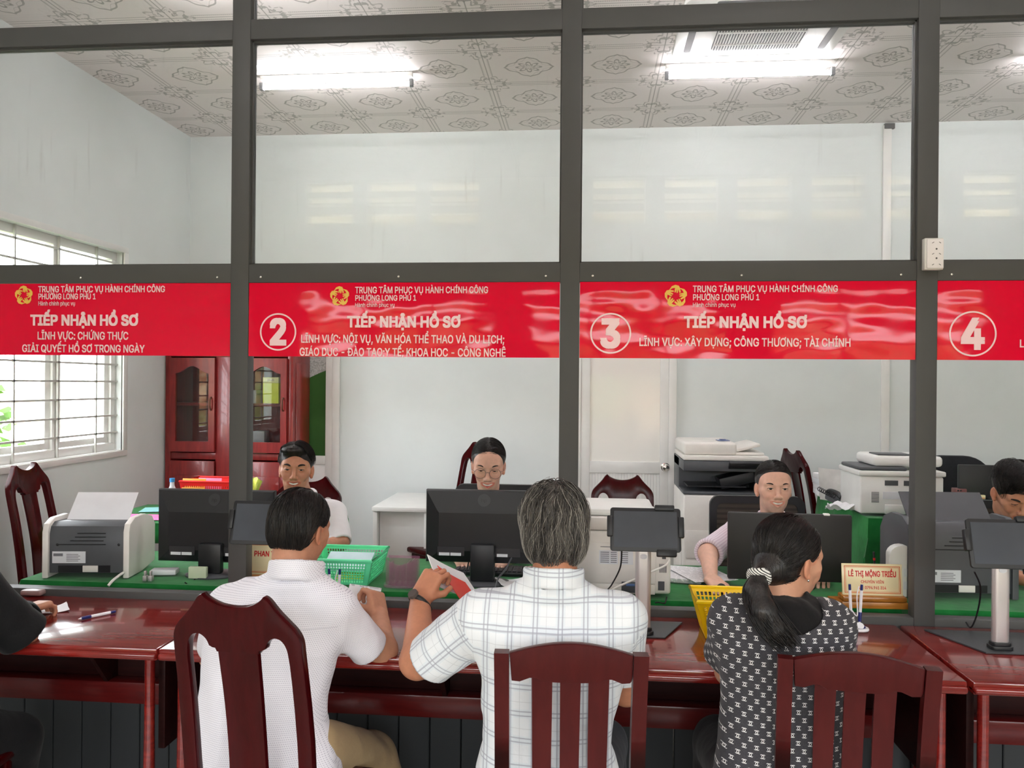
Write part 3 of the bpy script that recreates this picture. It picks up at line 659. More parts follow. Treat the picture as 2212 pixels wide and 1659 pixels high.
# ------------------------------------------------------------------ glazed counter partition (front face at Y = 0)
m_post = Mat('grey_powder_coat', srgb(78, 78, 77), 0.5, spec=0.35).mottle(3, 0.03).m
def glass_mat(name, dirt=0.02, streak=None):
    m = bpy.data.materials.new(name); m.use_nodes = True
    nt = m.node_tree; nt.nodes.clear()
    out = nt.nodes.new('ShaderNodeOutputMaterial')
    T = nt.nodes.new('ShaderNodeBsdfTransparent'); T.inputs[0].default_value = (0.98, 0.985, 0.985, 1)
    G = nt.nodes.new('ShaderNodeBsdfGlossy'); G.inputs['Roughness'].default_value = 0.0
    Fr = nt.nodes.new('ShaderNodeFresnel'); Fr.inputs['IOR'].default_value = 1.45
    mx = nt.nodes.new('ShaderNodeMixShader')
    nt.links.new(Fr.outputs[0], mx.inputs[0]); nt.links.new(T.outputs[0], mx.inputs[1]); nt.links.new(G.outputs[0], mx.inputs[2])
    D = nt.nodes.new('ShaderNodeBsdfDiffuse'); D.inputs[0].default_value = (0.85, 0.87, 0.86, 1)
    co = nt.nodes.new('ShaderNodeTexCoord'); mp = nt.nodes.new('ShaderNodeMapping'); mp.inputs['Scale'].default_value = (22, 1, 1.6)
    nz = nt.nodes.new('ShaderNodeTexNoise'); nz.inputs['Scale'].default_value = 1.6; nz.inputs['Detail'].default_value = 5
    nt.links.new(co.outputs['Object'], mp.inputs[0]); nt.links.new(mp.outputs[0], nz.inputs['Vector'])
    nz2 = nt.nodes.new('ShaderNodeTexNoise'); nz2.inputs['Scale'].default_value = 3.0; nz2.inputs['Detail'].default_value = 4
    nt.links.new(co.outputs['Object'], nz2.inputs['Vector'])
    f = (X(nt, nz.outputs[0]).ss(0.58, 0.8)*X(nt, nz2.outputs[0]).ss(0.42, 0.75))*dirt*3.0+dirt*0.35
    mx2 = nt.nodes.new('ShaderNodeMixShader'); nt.links.new(f.k, mx2.inputs[0]); nt.links.new(mx.outputs[0], mx2.inputs[1]); nt.links.new(D.outputs[0], mx2.inputs[2])
    nt.links.new(mx2.outputs[0], out.inputs[0])
    return m
m_glass = glass_mat('clear_partition_glass', 0.05)
m_pane = glass_mat('cabinet_glass', 0.01)
ZT0, ZT1, ZM0, ZM1, ZB0, ZB1 = 3.012, 3.091, 2.044, 2.117, 0.72, 0.80
PD = 0.06
m_low = Mat('dark_grey_boarding', srgb(56, 58, 60), 0.55, spec=0.3).m
part = thing('wall_partition', None, None, (0, 0, 0)); struct(part)
POSTS = [-2*BAY, -BAY, 0, BAY, 2*BAY, 3*BAY]
PW = 0.037
for px_ in POSTS:
    b = B(); b.box((px_-PW, 0, 0), (px_+PW, PD, CZ), 0.002); b.build('post', m_post, part)
edges = [XL]+POSTS+[XR]
for i in range(len(edges)-1):
    x0 = edges[i]+(PW if i > 0 else 0); x1 = edges[i+1]-(PW if i < len(edges)-2 else 0)
    for (z0, z1) in ((ZT0, ZT1), (ZM0, ZM1), (ZB0, ZB1)):
        b = B(); b.box((x0, 0.0015, z0), (x1, PD-0.002, z1), 0.002); b.build('rail', m_post, part)
    for (z0, z1) in ((ZM1, ZT0), (ZT1, CZ)):
        # glazing bead round the pane, then the pane
        b = B()
        for (a0, a1, c0, c1) in ((x0, x1, z0, z0+0.006), (x0, x1, z1-0.006, z1), (x0, x0+0.006, z0, z1), (x1-0.006, x1, z0, z1)):
            b.box((a0, 0.02, c0), (a1, 0.05, c1))
        b.build('glazing_bead', m_post, part)
        b = B(); b.box((x0+0.006, 0.033, z0+0.006), (x1-0.006, 0.038, z1-0.006)); b.build('glass_pane', m_glass, part, smooth=0)
    mlow = None
    b = B()
    n = max(2, int((x1-x0)/0.115)); w_ = (x1-x0)/n
    for k in range(n): b.box((x0+k*w_+0.002, 0.012, 0.0), (x0+(k+1)*w_-0.002, 0.05, ZB0), 0.003, seg=1)
    b.build('lower_panel', m_low, part)
    if 1 <= i <= 5:
        for t_ in (0.04, 0.49, 0.955):
            b = B(); b.ball((x0+(x1-x0)*t_, 0.001, 2.066), 0.0045, (1, 0.5, 1), 10); b.build('screw', m_chrome, part)
# ------------------------------------------------------------------ red counter signs
def sign_mat():
    M = Mat('glossy_red_acrylic', srgb(228, 0, 46), 0.06, spec=0.3)
    n = M.noise(2.3, 2, 0.5, stretch=(1.0, 1.0, 2.0))
    M.bump(n, 0.3, 0.03)
    return M.m
m_sign = sign_mat()
m_let = Mat('pale_pink_vinyl', srgb(250, 214, 216), 0.25).m
m_gold = Mat('yellow_vinyl', srgb(240, 196, 84), 0.3).m
SZ0, SZ1 = 1.752, ZM0
def emblem(parent, c, r):
    b = B()
    for k in range(5):
        M = tr(c[0], -0.0012, c[2]) @ FRONT @ rotz(-2*PI*k/5)
        # one cupped hand: a bent band reaching round the star, with a rounded heel
        out = [(-0.62, 0.50), (-0.36, 0.88), (-0.05, 1.0), (0.24, 0.92), (0.36, 0.70), (0.42, 0.34), (0.30, 0.30), (0.20, 0.62), (0.16, 0.30), (0.05, 0.30), (0.06, 0.64), (-0.04, 0.32), (-0.13, 0.36), (-0.08, 0.74), (-0.30, 0.70)]
        b.prism([(p[0]*r, p[1]*r) for p in out], M, 0.0014)
    b.build('emblem', m_gold, parent)
def ring(parent, c, r, w):
    b = B(); n = 56
    for k in range(n):
        a0, a1 = 2*PI*k/n, 2*PI*(k+1)/n
        v = [b.bm.verts.new((c[0]+q*math.cos(a), -0.0016, c[2]+q*math.sin(a))) for (q, a) in ((r-w, a0), (r, a0), (r, a1), (r-w, a1))]
        b.bm.faces.new(v)
    bmesh.ops.remove_doubles(b.bm, verts=b.bm.verts[:], dist=1e-6)
    b.build('number_ring', m_let, parent, smooth=0)
def make_sign(i, label, lines, emb, num):
    x0, x1 = POSTS[i]+PW, POSTS[i+1]-PW
    cx = (x0+x1)/2
    t = thing('counter_sign', label, 'sign', (cx, 0.004, SZ0), 0, 'red signs over the service counters')
    b = B(); b.box((x0+0.0015-cx, 0.0, 0.0), (x1-0.0015-cx, 0.004, SZ1-SZ0-0.001)); b.build('panel', m_sign, t, smooth=0)
    def loc(px, py):
        p = at(px, py, 0.004); return (p.x-cx, 0, p.z-SZ0)
    for (txt, pxl, pxr, ytop, ybase, bold) in lines:
        p0, p1, p2 = loc(pxl, ybase), loc(pxr, ybase), loc(pxl, ytop)
        lettering('lettering', txt, p2[2]-p0[2], tr(p0[0], -0.0014, p0[2]) @ FRONT, m_let, t, 'L', bold=bold, width=p1[0]-p0[0], thick=0.0016)
    if emb: emblem(t, loc(emb[0], emb[1]), emb[2]/553.0)
    if num:
        ch, px, py, r, ytop, ybase = num
        c = loc(px, py); ring(t, c, r/553.0, 0.006)
        h = (ybase-ytop)/553.0
        lettering('number', ch, h, tr(c[0], -0.0014, c[2]-h/2) @ FRONT, m_let, t, 'C', bold=0.031, xs=0.92)
    return t
make_sign(0, 'red counter sign without visible number, in front of the barred window', [
    ('TRUNG TÂM PHỤC VỤ HÀNH CHÍNH CÔNG', 83, 357, 618.5, 631.5, 0.012), ('PHƯỜNG LONG PHÚ 1', 83, 208, 634.5, 646.5, 0.012), ('Hành chính phục vụ', 83, 163, 651, 660, 0.005),
    ('TIẾP NHẬN HỒ SƠ', 66, 299, 681, 702, 0.031), ('LĨNH VỰC: CHỨNG THỰC', 81, 278, 717, 733, 0.012), ('GIẢI QUYẾT HỒ SƠ TRONG NGÀY', 48, 313, 744.5, 760, 0.012)], (52, 638, 22), None)
make_sign(1, 'red counter sign with a ringed number 2, above the two waiting people on the left', [
    ('TRUNG TÂM PHỤC VỤ HÀNH CHÍNH CÔNG', 767, 1055, 620, 633.5, 0.012), ('PHƯỜNG LONG PHÚ 1', 767, 900, 638, 649.5, 0.012), ('Hành chính phục vụ', 767, 853, 654.5, 663, 0.005),
    ('TIẾP NHẬN HỒ SƠ', 750, 995, 684, 706, 0.031), ('LĨNH VỰC: NỘI VỤ, VĂN HÓA THỂ THAO VÀ DU LỊCH;', 650, 1090, 723.5, 740, 0.012), ('GIÁO DỤC - ĐÀO TẠO;Y TẾ; KHOA HỌC - CÔNG NGHỆ', 647, 1093, 751.5, 768, 0.012)], (734, 640, 22), ('2', 601, 717, 41, 691, 744))
make_sign(2, 'red counter sign with a ringed number 3, above the person in the patterned dress', [
    ('TRUNG TÂM PHỤC VỤ HÀNH CHÍNH CÔNG', 1496, 1810, 617.5, 631, 0.012), ('PHƯỜNG LONG PHÚ 1', 1496, 1641, 636, 648.5, 0.012), ('Hành chính phục vụ', 1496, 1589, 654, 663, 0.005),
    ('TIẾP NHẬN HỒ SƠ', 1477, 1743, 684.5, 707, 0.031), ('LĨNH VỰC: XÂY DỰNG; CÔNG THƯƠNG; TÀI CHÍNH', 1380, 1838, 730, 747, 0.012)], (1460, 640, 24), ('3', 1319, 720, 43, 693, 749))
make_sign(3, 'red counter sign with a ringed number 4, at the right end of the partition', [('L', 2201, 2213, 734, 750, 0.012)], None, ('4', 2101, 721, 46, 692, 750))
# ------------------------------------------------------------------ socket box on the post between signs 3 and 4
p0, p1 = at(1990, 585, 0.0), at(2031, 517, 0.0)
t = thing('power_socket', 'white double power socket box on the grey post between signs 3 and 4', 'socket', ((p0.x+p1.x)/2, 0, (p0.z+p1.z)/2))
hw, hh = (p1.x-p0.x)/2, (p1.z-p0.z)/2
b = B(); b.box((-hw, -0.03, -hh), (hw, -0.0005, hh), 0.003); b.build('box', m_white, t)
b = B(); b.box((-hw+0.006, -0.036, -hh+0.004), (hw-0.001, -0.0302, hh-0.004), 0.003); b.build('face_plate', simple('socket_plate', (240, 236, 236), 0.3, 0.01), t)
b = B()
for zz in (-0.017, 0.017): b.ball((0.006, -0.0362, zz), 0.0035, (1, 0.3, 1), 10)
for zz in (-0.04, -0.001, 0.04):
    for dx in (-0.006, 0.018): b.box((dx-0.004, -0.0367, zz-0.001), (dx+0.004, -0.0358, zz+0.001), rot=roty(0.6 if dx > 0 else -0.6))
b.build('holes', simple('socket_hole', (90, 88, 90)), t)
# ------------------------------------------------------------------ lamps and air conditioner on the ceiling
m_tube = Mat('lit_tube', (1, 1, 1), 0.5, emis=(1.0, 0.965, 1.0), estr=34.0).m
m_cap = simple('grey_lamp_cap', (120, 122, 126), 0.4)
def tube_lamp(x0, x1, y, label, group):
    t = thing('tube_light', label, 'ceiling light', ((x0+x1)/2, y, CZ), 0, group)
    L = (x1-x0)/2
    b = B(); b.box((-L-0.02, -0.016, -0.031), (L+0.02, 0.016, -0.0005), 0.004); b.build('housing', m_white, t)
    b = B(); b.cyl((-L, 0, -0.075), (L, 0, -0.075), 0.014, seg=14); b.build('tube', m_tube, t)
    for s_ in (-1, 1):
        b = B(); b.box((s_*(L+0.012)-0.012, -0.017, -0.095), (s_*(L+0.012)+0.012, 0.017, -0.046), 0.004); b.build('end_cap', m_cap, t)
    return t
tube_lamp(-2.06, -1.09, 2.045, 'lit white tube light on the office ceiling, left of the air conditioner', 'office tube lights')
tube_lamp(0.555, 1.535, 2.04, 'lit white tube light on the office ceiling, beside the air conditioner', 'office tube lights')
tube_lamp(-2.03, -1.13, -1.65, 'lit tube light on the hall ceiling, mirrored in the glass above sign 2', 'hall tube lights')
tube_lamp(0.50, 1.44, -1.71, 'lit tube light on the hall ceiling, mirrored in the glass above sign 3', 'hall tube lights')
tube_lamp(-2.06, -1.09, 0.72, 'added unseen tube light on the office ceiling over the front tables, left bay', 'office tube lights')  # this row is out of view, added to light lower wall, faces and tables
tube_lamp(0.1, 1.07, 0.72, 'added unseen tube light on the office ceiling over the front tables, middle bay', 'office tube lights')
tube_lamp(2.2, 3.17, 0.72, 'added unseen tube light on the office ceiling over the front tables, right bay', 'office tube lights')
tube_lamp(2.7, 3.65, 2.04, 'added unseen tube light on the office ceiling over the right end, beyond sign 4', 'office tube lights')  # out of view, added to brighten the office
tube_lamp(2.9, 3.84, -2.2, 'added unseen tube light on the hall ceiling at the far right end', 'hall tube lights')  # out of view, added to brighten the hall
ac = thing('ceiling_air_conditioner', 'square white cassette air conditioner with slotted grille in the office ceiling', 'air conditioner', (1.02, 1.52, CZ))
b = B(); b.prism(rrect(0.93, 0.86, 0.10), tr(0, 0, -0.014), 0.027, 0.006); b.build('panel', m_white, ac)
m_dark = simple('dark_slot', (84, 86, 90), 0.6)
b = B()
for (x_, y_, sx, sy) in ((0.385, 0, 0.02, 0.27), (-0.385, 0, 0.02, 0.27), (0, 0.36, 0.30, 0.018), (0, -0.36, 0.30, 0.018)):
    b.prism(rrect(sx*2, sy*2, 0.015), tr(x_, y_, -0.0285), 0.004)
b.build('air_slot', m_dark, ac)
b = B(); b.prism(rrect(0.50, 0.50, 0.03), tr(0, 0, -0.029), 0.003); b.build('grille_back', m_dark, ac)
b = B()
for k in range(32): b.box((-0.245+k*0.0156, -0.245, -0.037), (-0.2385+k*0.0156, 0.245, -0.031))
for yy in (-0.16, 0, 0.16): b.box((-0.245, yy-0.003, -0.039), (0.245, yy+0.003, -0.031))
b.build('grille', m_white, ac, smooth=0)
# ------------------------------------------------------------------ varnished wood
def wood_mat(name, c1, c2, rough=0.18, coat=0.4, stretch=(1.2, 14, 14), spec=0.5):
    M = Mat(name, c1, rough, spec=spec, coat=coat, coat_rough=0.06)
    n = M.noise(3.0, 5, 0.6, stretch, 0.6)
    M.col(M.mix(n.ss(0.32, 0.7), c1, c2))
    return M.m
m_desk = wood_mat('red_varnished_desk', srgb(104, 22, 20), srgb(134, 34, 28), 0.16, 0.5)
m_deskshade = wood_mat('red_desk_shaded', srgb(34, 9, 9), srgb(44, 13, 12), 0.5, 0.0, spec=0.2)  # dark boards, with the knee-space shade put into the colour too
m_rail = wood_mat('red_desk_rail', srgb(80, 15, 16), srgb(98, 22, 21), 0.3, 0.1, spec=0.3)
m_chair = wood_mat('dark_red_chair_wood', srgb(54, 4, 6), srgb(64, 6, 9), 0.2, 0.0, (10, 10, 1.2), 0.22)
m_chair2 = wood_mat('brown_red_chair_wood', srgb(68, 13, 14), srgb(76, 18, 18), 0.32, 0.0, (10, 10, 1.2), 0.28)
m_cab = wood_mat('red_cabinet_wood', srgb(118, 26, 26), srgb(140, 38, 36), 0.28, 0.25, (9, 9, 1.2))
# ------------------------------------------------------------------ public service desks
def desk(x0, x1, label, bracket=None):
    cx = (x0+x1)/2; hw = (x1-x0)/2
    t = thing('service_desk', label, 'desk', (cx, -0.27, 0), 0, 'red service desks along the partition')
    y0, y1 = -0.33, 0.262
    b = B()
    b.box((-hw, y0+0.012, 0.735), (hw, y1, 0.775), 0.006); b.box((-hw, y0, 0.738), (hw, y0+0.05, 0.763), 0.010, seg=3)
    b.build('desk_top', m_desk, t)
    b = B(); b.box((-hw+0.03, y1-0.05, 0.42), (hw-0.03, y1-0.03, 0.735), 0.002); b.build('back_panel', m_deskshade, t)
    b = B(); b.box((-hw+0.03, y1-0.12, 0.40), (hw-0.03, y1-0.05, 0.485), 0.008); b.build('rail', m_rail, t)
    for s in (-1, 1):
        b = B(); b.box((s*(hw-0.04)-0.012, y0+0.12, 0.40), (s*(hw-0.04)+0.012, y1-0.05, 0.735), 0.003); b.build('side_panel', m_deskshade, t)
        b = B()
        xl = s*(hw-0.055)
        b.tube([(xl, y0+0.07, 0.735), (xl, y0+0.07, 0.50), (xl, y0+0.07, 0.34), (xl-s*0.004, y0+0.07, 0.315), (xl-s*0.03, y0+0.068, 0.26), (xl-s*0.06, y0+0.06, 0.10), (xl-s*0.065, y0+0.06, 0.0)], [0.017, 0.017, 0.019, 0.023, 0.020, 0.021, 0.019], 14)
        b.build('leg', m_desk, t)
        b = B(); b.tube([(xl, y1-0.04, 0.735), (xl, y1-0.04, 0.0)], 0.018, 12); b.build('leg', m_desk, t)
    if bracket is not None:
        b = B(); b.prism([(0, 0), (0.30, 0.0), (0.29, -0.05), (0.20, -0.085), (0.06, -0.26), (0.0, -0.27)], tr(bracket-cx, y1-0.05, 0.735) @ rotz(-PI/2) @ FRONT, 0.018, 0.002); b.build('bracket', m_deskshade, t)
    return t
desk(-2.60, -1.322, 'red varnished service desk at the left, with a white pen lying on it', -1.78)
desk(-1.316, -0.058, 'red varnished service desk in front of the person in the dotted white shirt', -0.45)
desk(-0.052, 1.206, 'red varnished service desk carrying the yellow basket', 0.9)
desk(1.222, 2.50, 'red varnished service desk at the right end, under the second tablet stand', 1.9)
# ------------------------------------------------------------------ carved-back chair (crest with two horns, one wide splat)
def chair_frame(t, mat, z_seat=0.45, w=0.20, d=0.40):
    b = B(); b.box((-w-0.01, -0.02, z_seat-0.035), (w+0.01, d, z_seat), 0.012, seg=3); b.build('seat', mat, t)
    b = B(); b.box((-w+0.01, 0.0, z_seat-0.09), (w-0.01, d-0.02, z_seat-0.036), 0.004); b.build('apron', mat, t)
    for s in (-1, 1):
        b = B(); b.box((s*(w-0.02)-0.018, d-0.05, 0.0), (s*(w-0.02)+0.018, d-0.014, z_seat-0.036), 0.005); b.build('leg', mat, t)
        b = B(); b.tube([(s*(w-0.02), 0.0, z_seat-0.04), (s*(w-0.02), -0.01, 0.2), (s*(w-0.02), -0.06, 0.0)], [0.022, 0.02, 0.018], 8); b.build('leg', mat, t)
def carved_chair(label, loc, rot, mat, s=1.0, group=None, wx=1.0):
    t = thing('carved_back_chair', label, 'chair', loc, rot, group)
    chair_frame(t, mat, 0.45, 0.19)
    def sm2(pts, n=4): return [(v.x, v.y) for v in bez([(x, y, 0) for x, y in pts], n)]
    crest = sm2([(-0.085, 0.640), (-0.072, 0.628), (-0.04, 0.614), (0.0, 0.609), (0.04, 0.614), (0.072, 0.628), (0.085, 0.640)], 3)
    shoulder = sm2([(0.085, 0.640), (0.098, 0.632), (0.118, 0.606), (0.14, 0.583), (0.166, 0.556), (0.178, 0.530), (0.180, 0.50)], 3)[1:] + [(0.182, 0.42), (0.184, 0.35), (0.186, 0.26), (0.186, 0.18), (0.180, 0.06), (0.176, 0.0)]
    inn = [(0.136, 0.0), (0.140, 0.06), (0.146, 0.18), (0.146, 0.26), (0.145, 0.35), (0.144, 0.42)] + sm2([(0.143, 0.47), (0.138, 0.508), (0.124, 0.530), (0.104, 0.534), (0.087, 0.522), (0.079, 0.505)], 4) + [(0.070, 0.500), (0.062, 0.499), (0.058, 0.490)]
    right = crest[len(crest)//2:]+shoulder+inn
    full = right + [(-x, z) for x, z in reversed(right[1:])]
    # leaning, slightly curved back: bend the flat outline in depth
    b = B(); b.prism(full, FRONT, 0.028, 0.006)
    def bend(v):
        q = v.z/0.64
        v.y -= 0.11*q*q*0.8 + 0.02*q - (0.0 if q < 0.75 else 0.05*(q-0.75))
    for v in b.bm.verts: bend(v.co)
    b.build('back_frame', mat, t, xf=tr(0, 0.0, 0.44), smooth=40)
    sp = [(-0.056, 0.0), (0.056, 0.0), (0.053, 0.15), (0.055, 0.35), (0.058, 0.495), (-0.058, 0.495), (-0.055, 0.35), (-0.053, 0.15)]
    b = B()
    n = 10
    def sw(q): return 0.056-0.004*math.sin(q*PI)
    b.grid(lambda u, v: ((2*u-1)*sw(v), -0.006+0.006*math.cos((2*u-1)*PI/2)-0.012, v*0.5), 6, n, 0.012)
    for v in b.bm.verts: bend(v.co)
    b.build('splat', mat, t, xf=tr(0, 0.008, 0.44), smooth=40)
    t.scale = (s*wx, s, s)
    return t
def slat_chair(label, loc, rot, mat, s=1.0, wx=1.0):
    t = thing('slat_back_chair', label, 'chair', loc, rot, 'slat back chairs of the waiting people')
    chair_frame(t, mat, 0.45, 0.185)
    def bend(v, z0=0.44):
        q = max(0, (v.z-z0)/0.55); v.y -= 0.10*q*q*0.8+0.01*q
    b = B()
    top = [(-0.150, 0.47)]+[(-0.150+0.30*k/14, 0.512+0.034*math.sin(PI*(0.06+0.88*k/14))) for k in range(15)]+[(0.150, 0.462), (0.148, 0.452)]
    low = [(0.145, 0.448), (0.125, 0.446), (0.10, 0.456), (0.085, 0.456), (0.07, 0.447), (0.0, 0.444), (-0.07, 0.447), (-0.085, 0.456), (-0.10, 0.456), (-0.125, 0.446), (-0.145, 0.448)]
    b.prism(top[1:]+low, tr(0, 0, 0.44) @ FRONT, 0.026, 0.005)
    for v in b.bm.verts: bend(v.co)
    b.build('top_rail', mat, t, smooth=40)
    for s_ in (-1, 1):
        b = B()
        for k in range(6):
            z0, z1 = 0.40+k*0.0933, 0.40+(k+1)*0.0933+0.0005
            b.box((s_*0.169-0.018, -0.018, z0), (s_*0.169+0.018, 0.016, z1))
        bmesh.ops.remove_doubles(b.bm, verts=b.bm.verts[:], dist=0.0008)
        for v in b.bm.verts: bend(v.co)
        b.build('stile', mat, t, smooth=30)
    for k in (-1, 0, 1):
        b = B()
        b.grid(lambda u, v: (k*0.070+(u-0.5)*(0.051-0.006*(1-v)), 0.006, 0.45+v*0.44), 3, 8, 0.012)
        for v in b.bm.verts: bend(v.co)
        b.build('slat', mat, t, smooth=30)
    t.scale = (s*wx, s, s)
    return t
def chair_at(fn, px, py, Y, rot, label, mat, ztop_local, s, **k):
    """stands a chair so that its crest centre is seen where the ray meets depth Y"""
    p = at(px, py, Y); return fn(label, (p.x, Y, 0), rot, mat, s, **k)
carved_chair('dark red carved-back chair nearest the camera, behind the person in the dotted shirt', (at(513, 1300, -1.15).x, -1.05, 0), -0.10, m_chair, 1.03, None, 0.96)
slat_chair('slat-back chair behind the person in the plaid shirt, with white paint specks', (at(1230, 1400, -1.15).x, -1.07, 0), 0.05, m_chair2, 1.042, 0.955)
slat_chair('dull brown slat-back chair behind the person in the patterned dress', (at(1866, 1420, -1.10).x, -1.01, 0), -0.14, m_chair2, 1.024, 0.965)
carved_chair('red chair at the left edge under the person in black', (-1.95, -0.99, 0), 0.12, m_chair, 0.97)
# ------------------------------------------------------------------ chairs of the office
OC = 'carved chairs in the office'
carved_chair('dark carved-back chair standing by the barred window, seen from its front', (-2.92, 1.12, 0), -1.45, m_chair, 1.10, OC)
carved_chair('carved-back chair of the smiling office clerk in white', (at(655, 1050, 1.15).x, 1.15, 0), PI+0.0, m_chair, 1.05, OC)
carved_chair('tall carved-back chair against the back wall behind the person in glasses', (at(1020, 970, 2.75).x, 2.72, 0), PI-0.75, m_chair, 1.13, OC)
carved_chair('carved-back chair in front of the white ribbed door', (at(1345, 1050, 1.75).x, 1.72, 0), PI, m_chair, 1.03, OC)
carved_chair('carved-back chair seen edge-on beside the green draped counter', (at(1740, 980, 2.92).x, 2.92, 0), -PI/2+0.22, m_chair, 1.11, OC)
# ------------------------------------------------------------------ office mesh chairs
m_blk = simple('black_plastic', (30, 30, 33), 0.4, 0.05)
m_blkfab = simple('black_chair_fabric', (32, 33, 37), 0.85, 0.1, 40)
def mesh_mat():
    M = Mat('dark_chair_mesh', srgb(74, 66, 60), 0.8)
    x, y, z = M.xyz('Object')
    st = (z*230.0).sin().gt(0.2)
    M.col(M.mix(st*0.6, srgb(82, 74, 66), srgb(46, 42, 40))); return M.m
m_mesh = mesh_mat()
def mesh_chair(label, loc, rot, ztop, w=0.23):
    t = thing('office_chair', label, 'office chair', loc, rot, 'black office chairs')
    z0 = ztop-0.46
    o = rrect(2*w, 0.46, 0.05); i = rrect(2*w-0.07, 0.385, 0.035)
    b = B(); b.prism(o, tr(0, 0, z0+0.23) @ FRONT, 0.03, holes=[i]); b.build('back_frame', m_blk, t)
    b = B(); b.box((-w+0.034, -0.004, z0+0.036), (w-0.034, 0.004, z0+0.424)); b.build('back_mesh', m_mesh, t)
    b = B(); b.box((-0.23, -0.48, 0.42), (0.23, -0.02, 0.50), 0.03, seg=3); b.build('seat', m_blkfab, t)
    b = B(); b.box((-0.03, 0.0, 0.40), (0.03, 0.03, z0+0.05), 0.005); b.build('back_support', m_blk, t)
    b = B(); b.cyl((0, -0.25, 0.06), (0, -0.25, 0.42), 0.03); b.build('column', m_blk, t)
    b = B()
    for k in range(5):
        a = 2*PI*k/5; b.tube([(0, -0.25, 0.1), (0.29*math.cos(a), -0.25+0.29*math.sin(a), 0.065)], [0.025, 0.018], 8)
        b.ball((0.29*math.cos(a), -0.25+0.29*math.sin(a), 0.03), 0.03, seg=10)
    b.build('base', m_blk, t)
    return t
mesh_chair('black mesh office chair of the person in glasses', (at(1075, 1045, 1.2).x, 1.2, 0), 0, at(1075, 1046, 1.2).z)
mesh_chair('black mesh office chair of the person using a mouse', (at(1635, 1070, 1.18).x, 1.18, 0), 0.02, at(1635, 1071, 1.18).z, 0.24)
mesh_chair('wide black mesh office chair of the person at the right edge', (at(2095, 1085, 1.2).x, 1.2, 0), 0.0, at(2060, 1079, 1.2).z, 0.26)
t = thing('office_chair', 'black office chair with a rounded back at the far right', 'office chair', (at(2056, 1000, 2.95).x, 2.95, 0), 0, 'black office chairs')
zt = at(2060, 984, 2.95).z
b = B(); b.prism(rrect(0.56, 0.66, 0.2, 8), tr(0, 0, zt-0.33) @ FRONT, 0.06, 0.02); b.build('backrest', m_blkfab, t)
b = B(); b.box((-0.24, -0.5, 0.42), (0.24, -0.03, 0.5), 0.03, seg=3); b.build('seat', m_blkfab, t)
b = B(); b.cyl((0, -0.25, 0.06), (0, -0.25, 0.42), 0.03); b.build('column', m_blk, t)
b = B()
for k in range(5):
    a = 2*PI*k/5; b.tube([(0, -0.25, 0.1), (0.29*math.cos(a), -0.25+0.29*math.sin(a), 0.065)], [0.025, 0.018], 8); b.ball((0.29*math.cos(a), -0.25+0.29*math.sin(a), 0.03), 0.03, seg=10)
b.build('base', m_blk, t)
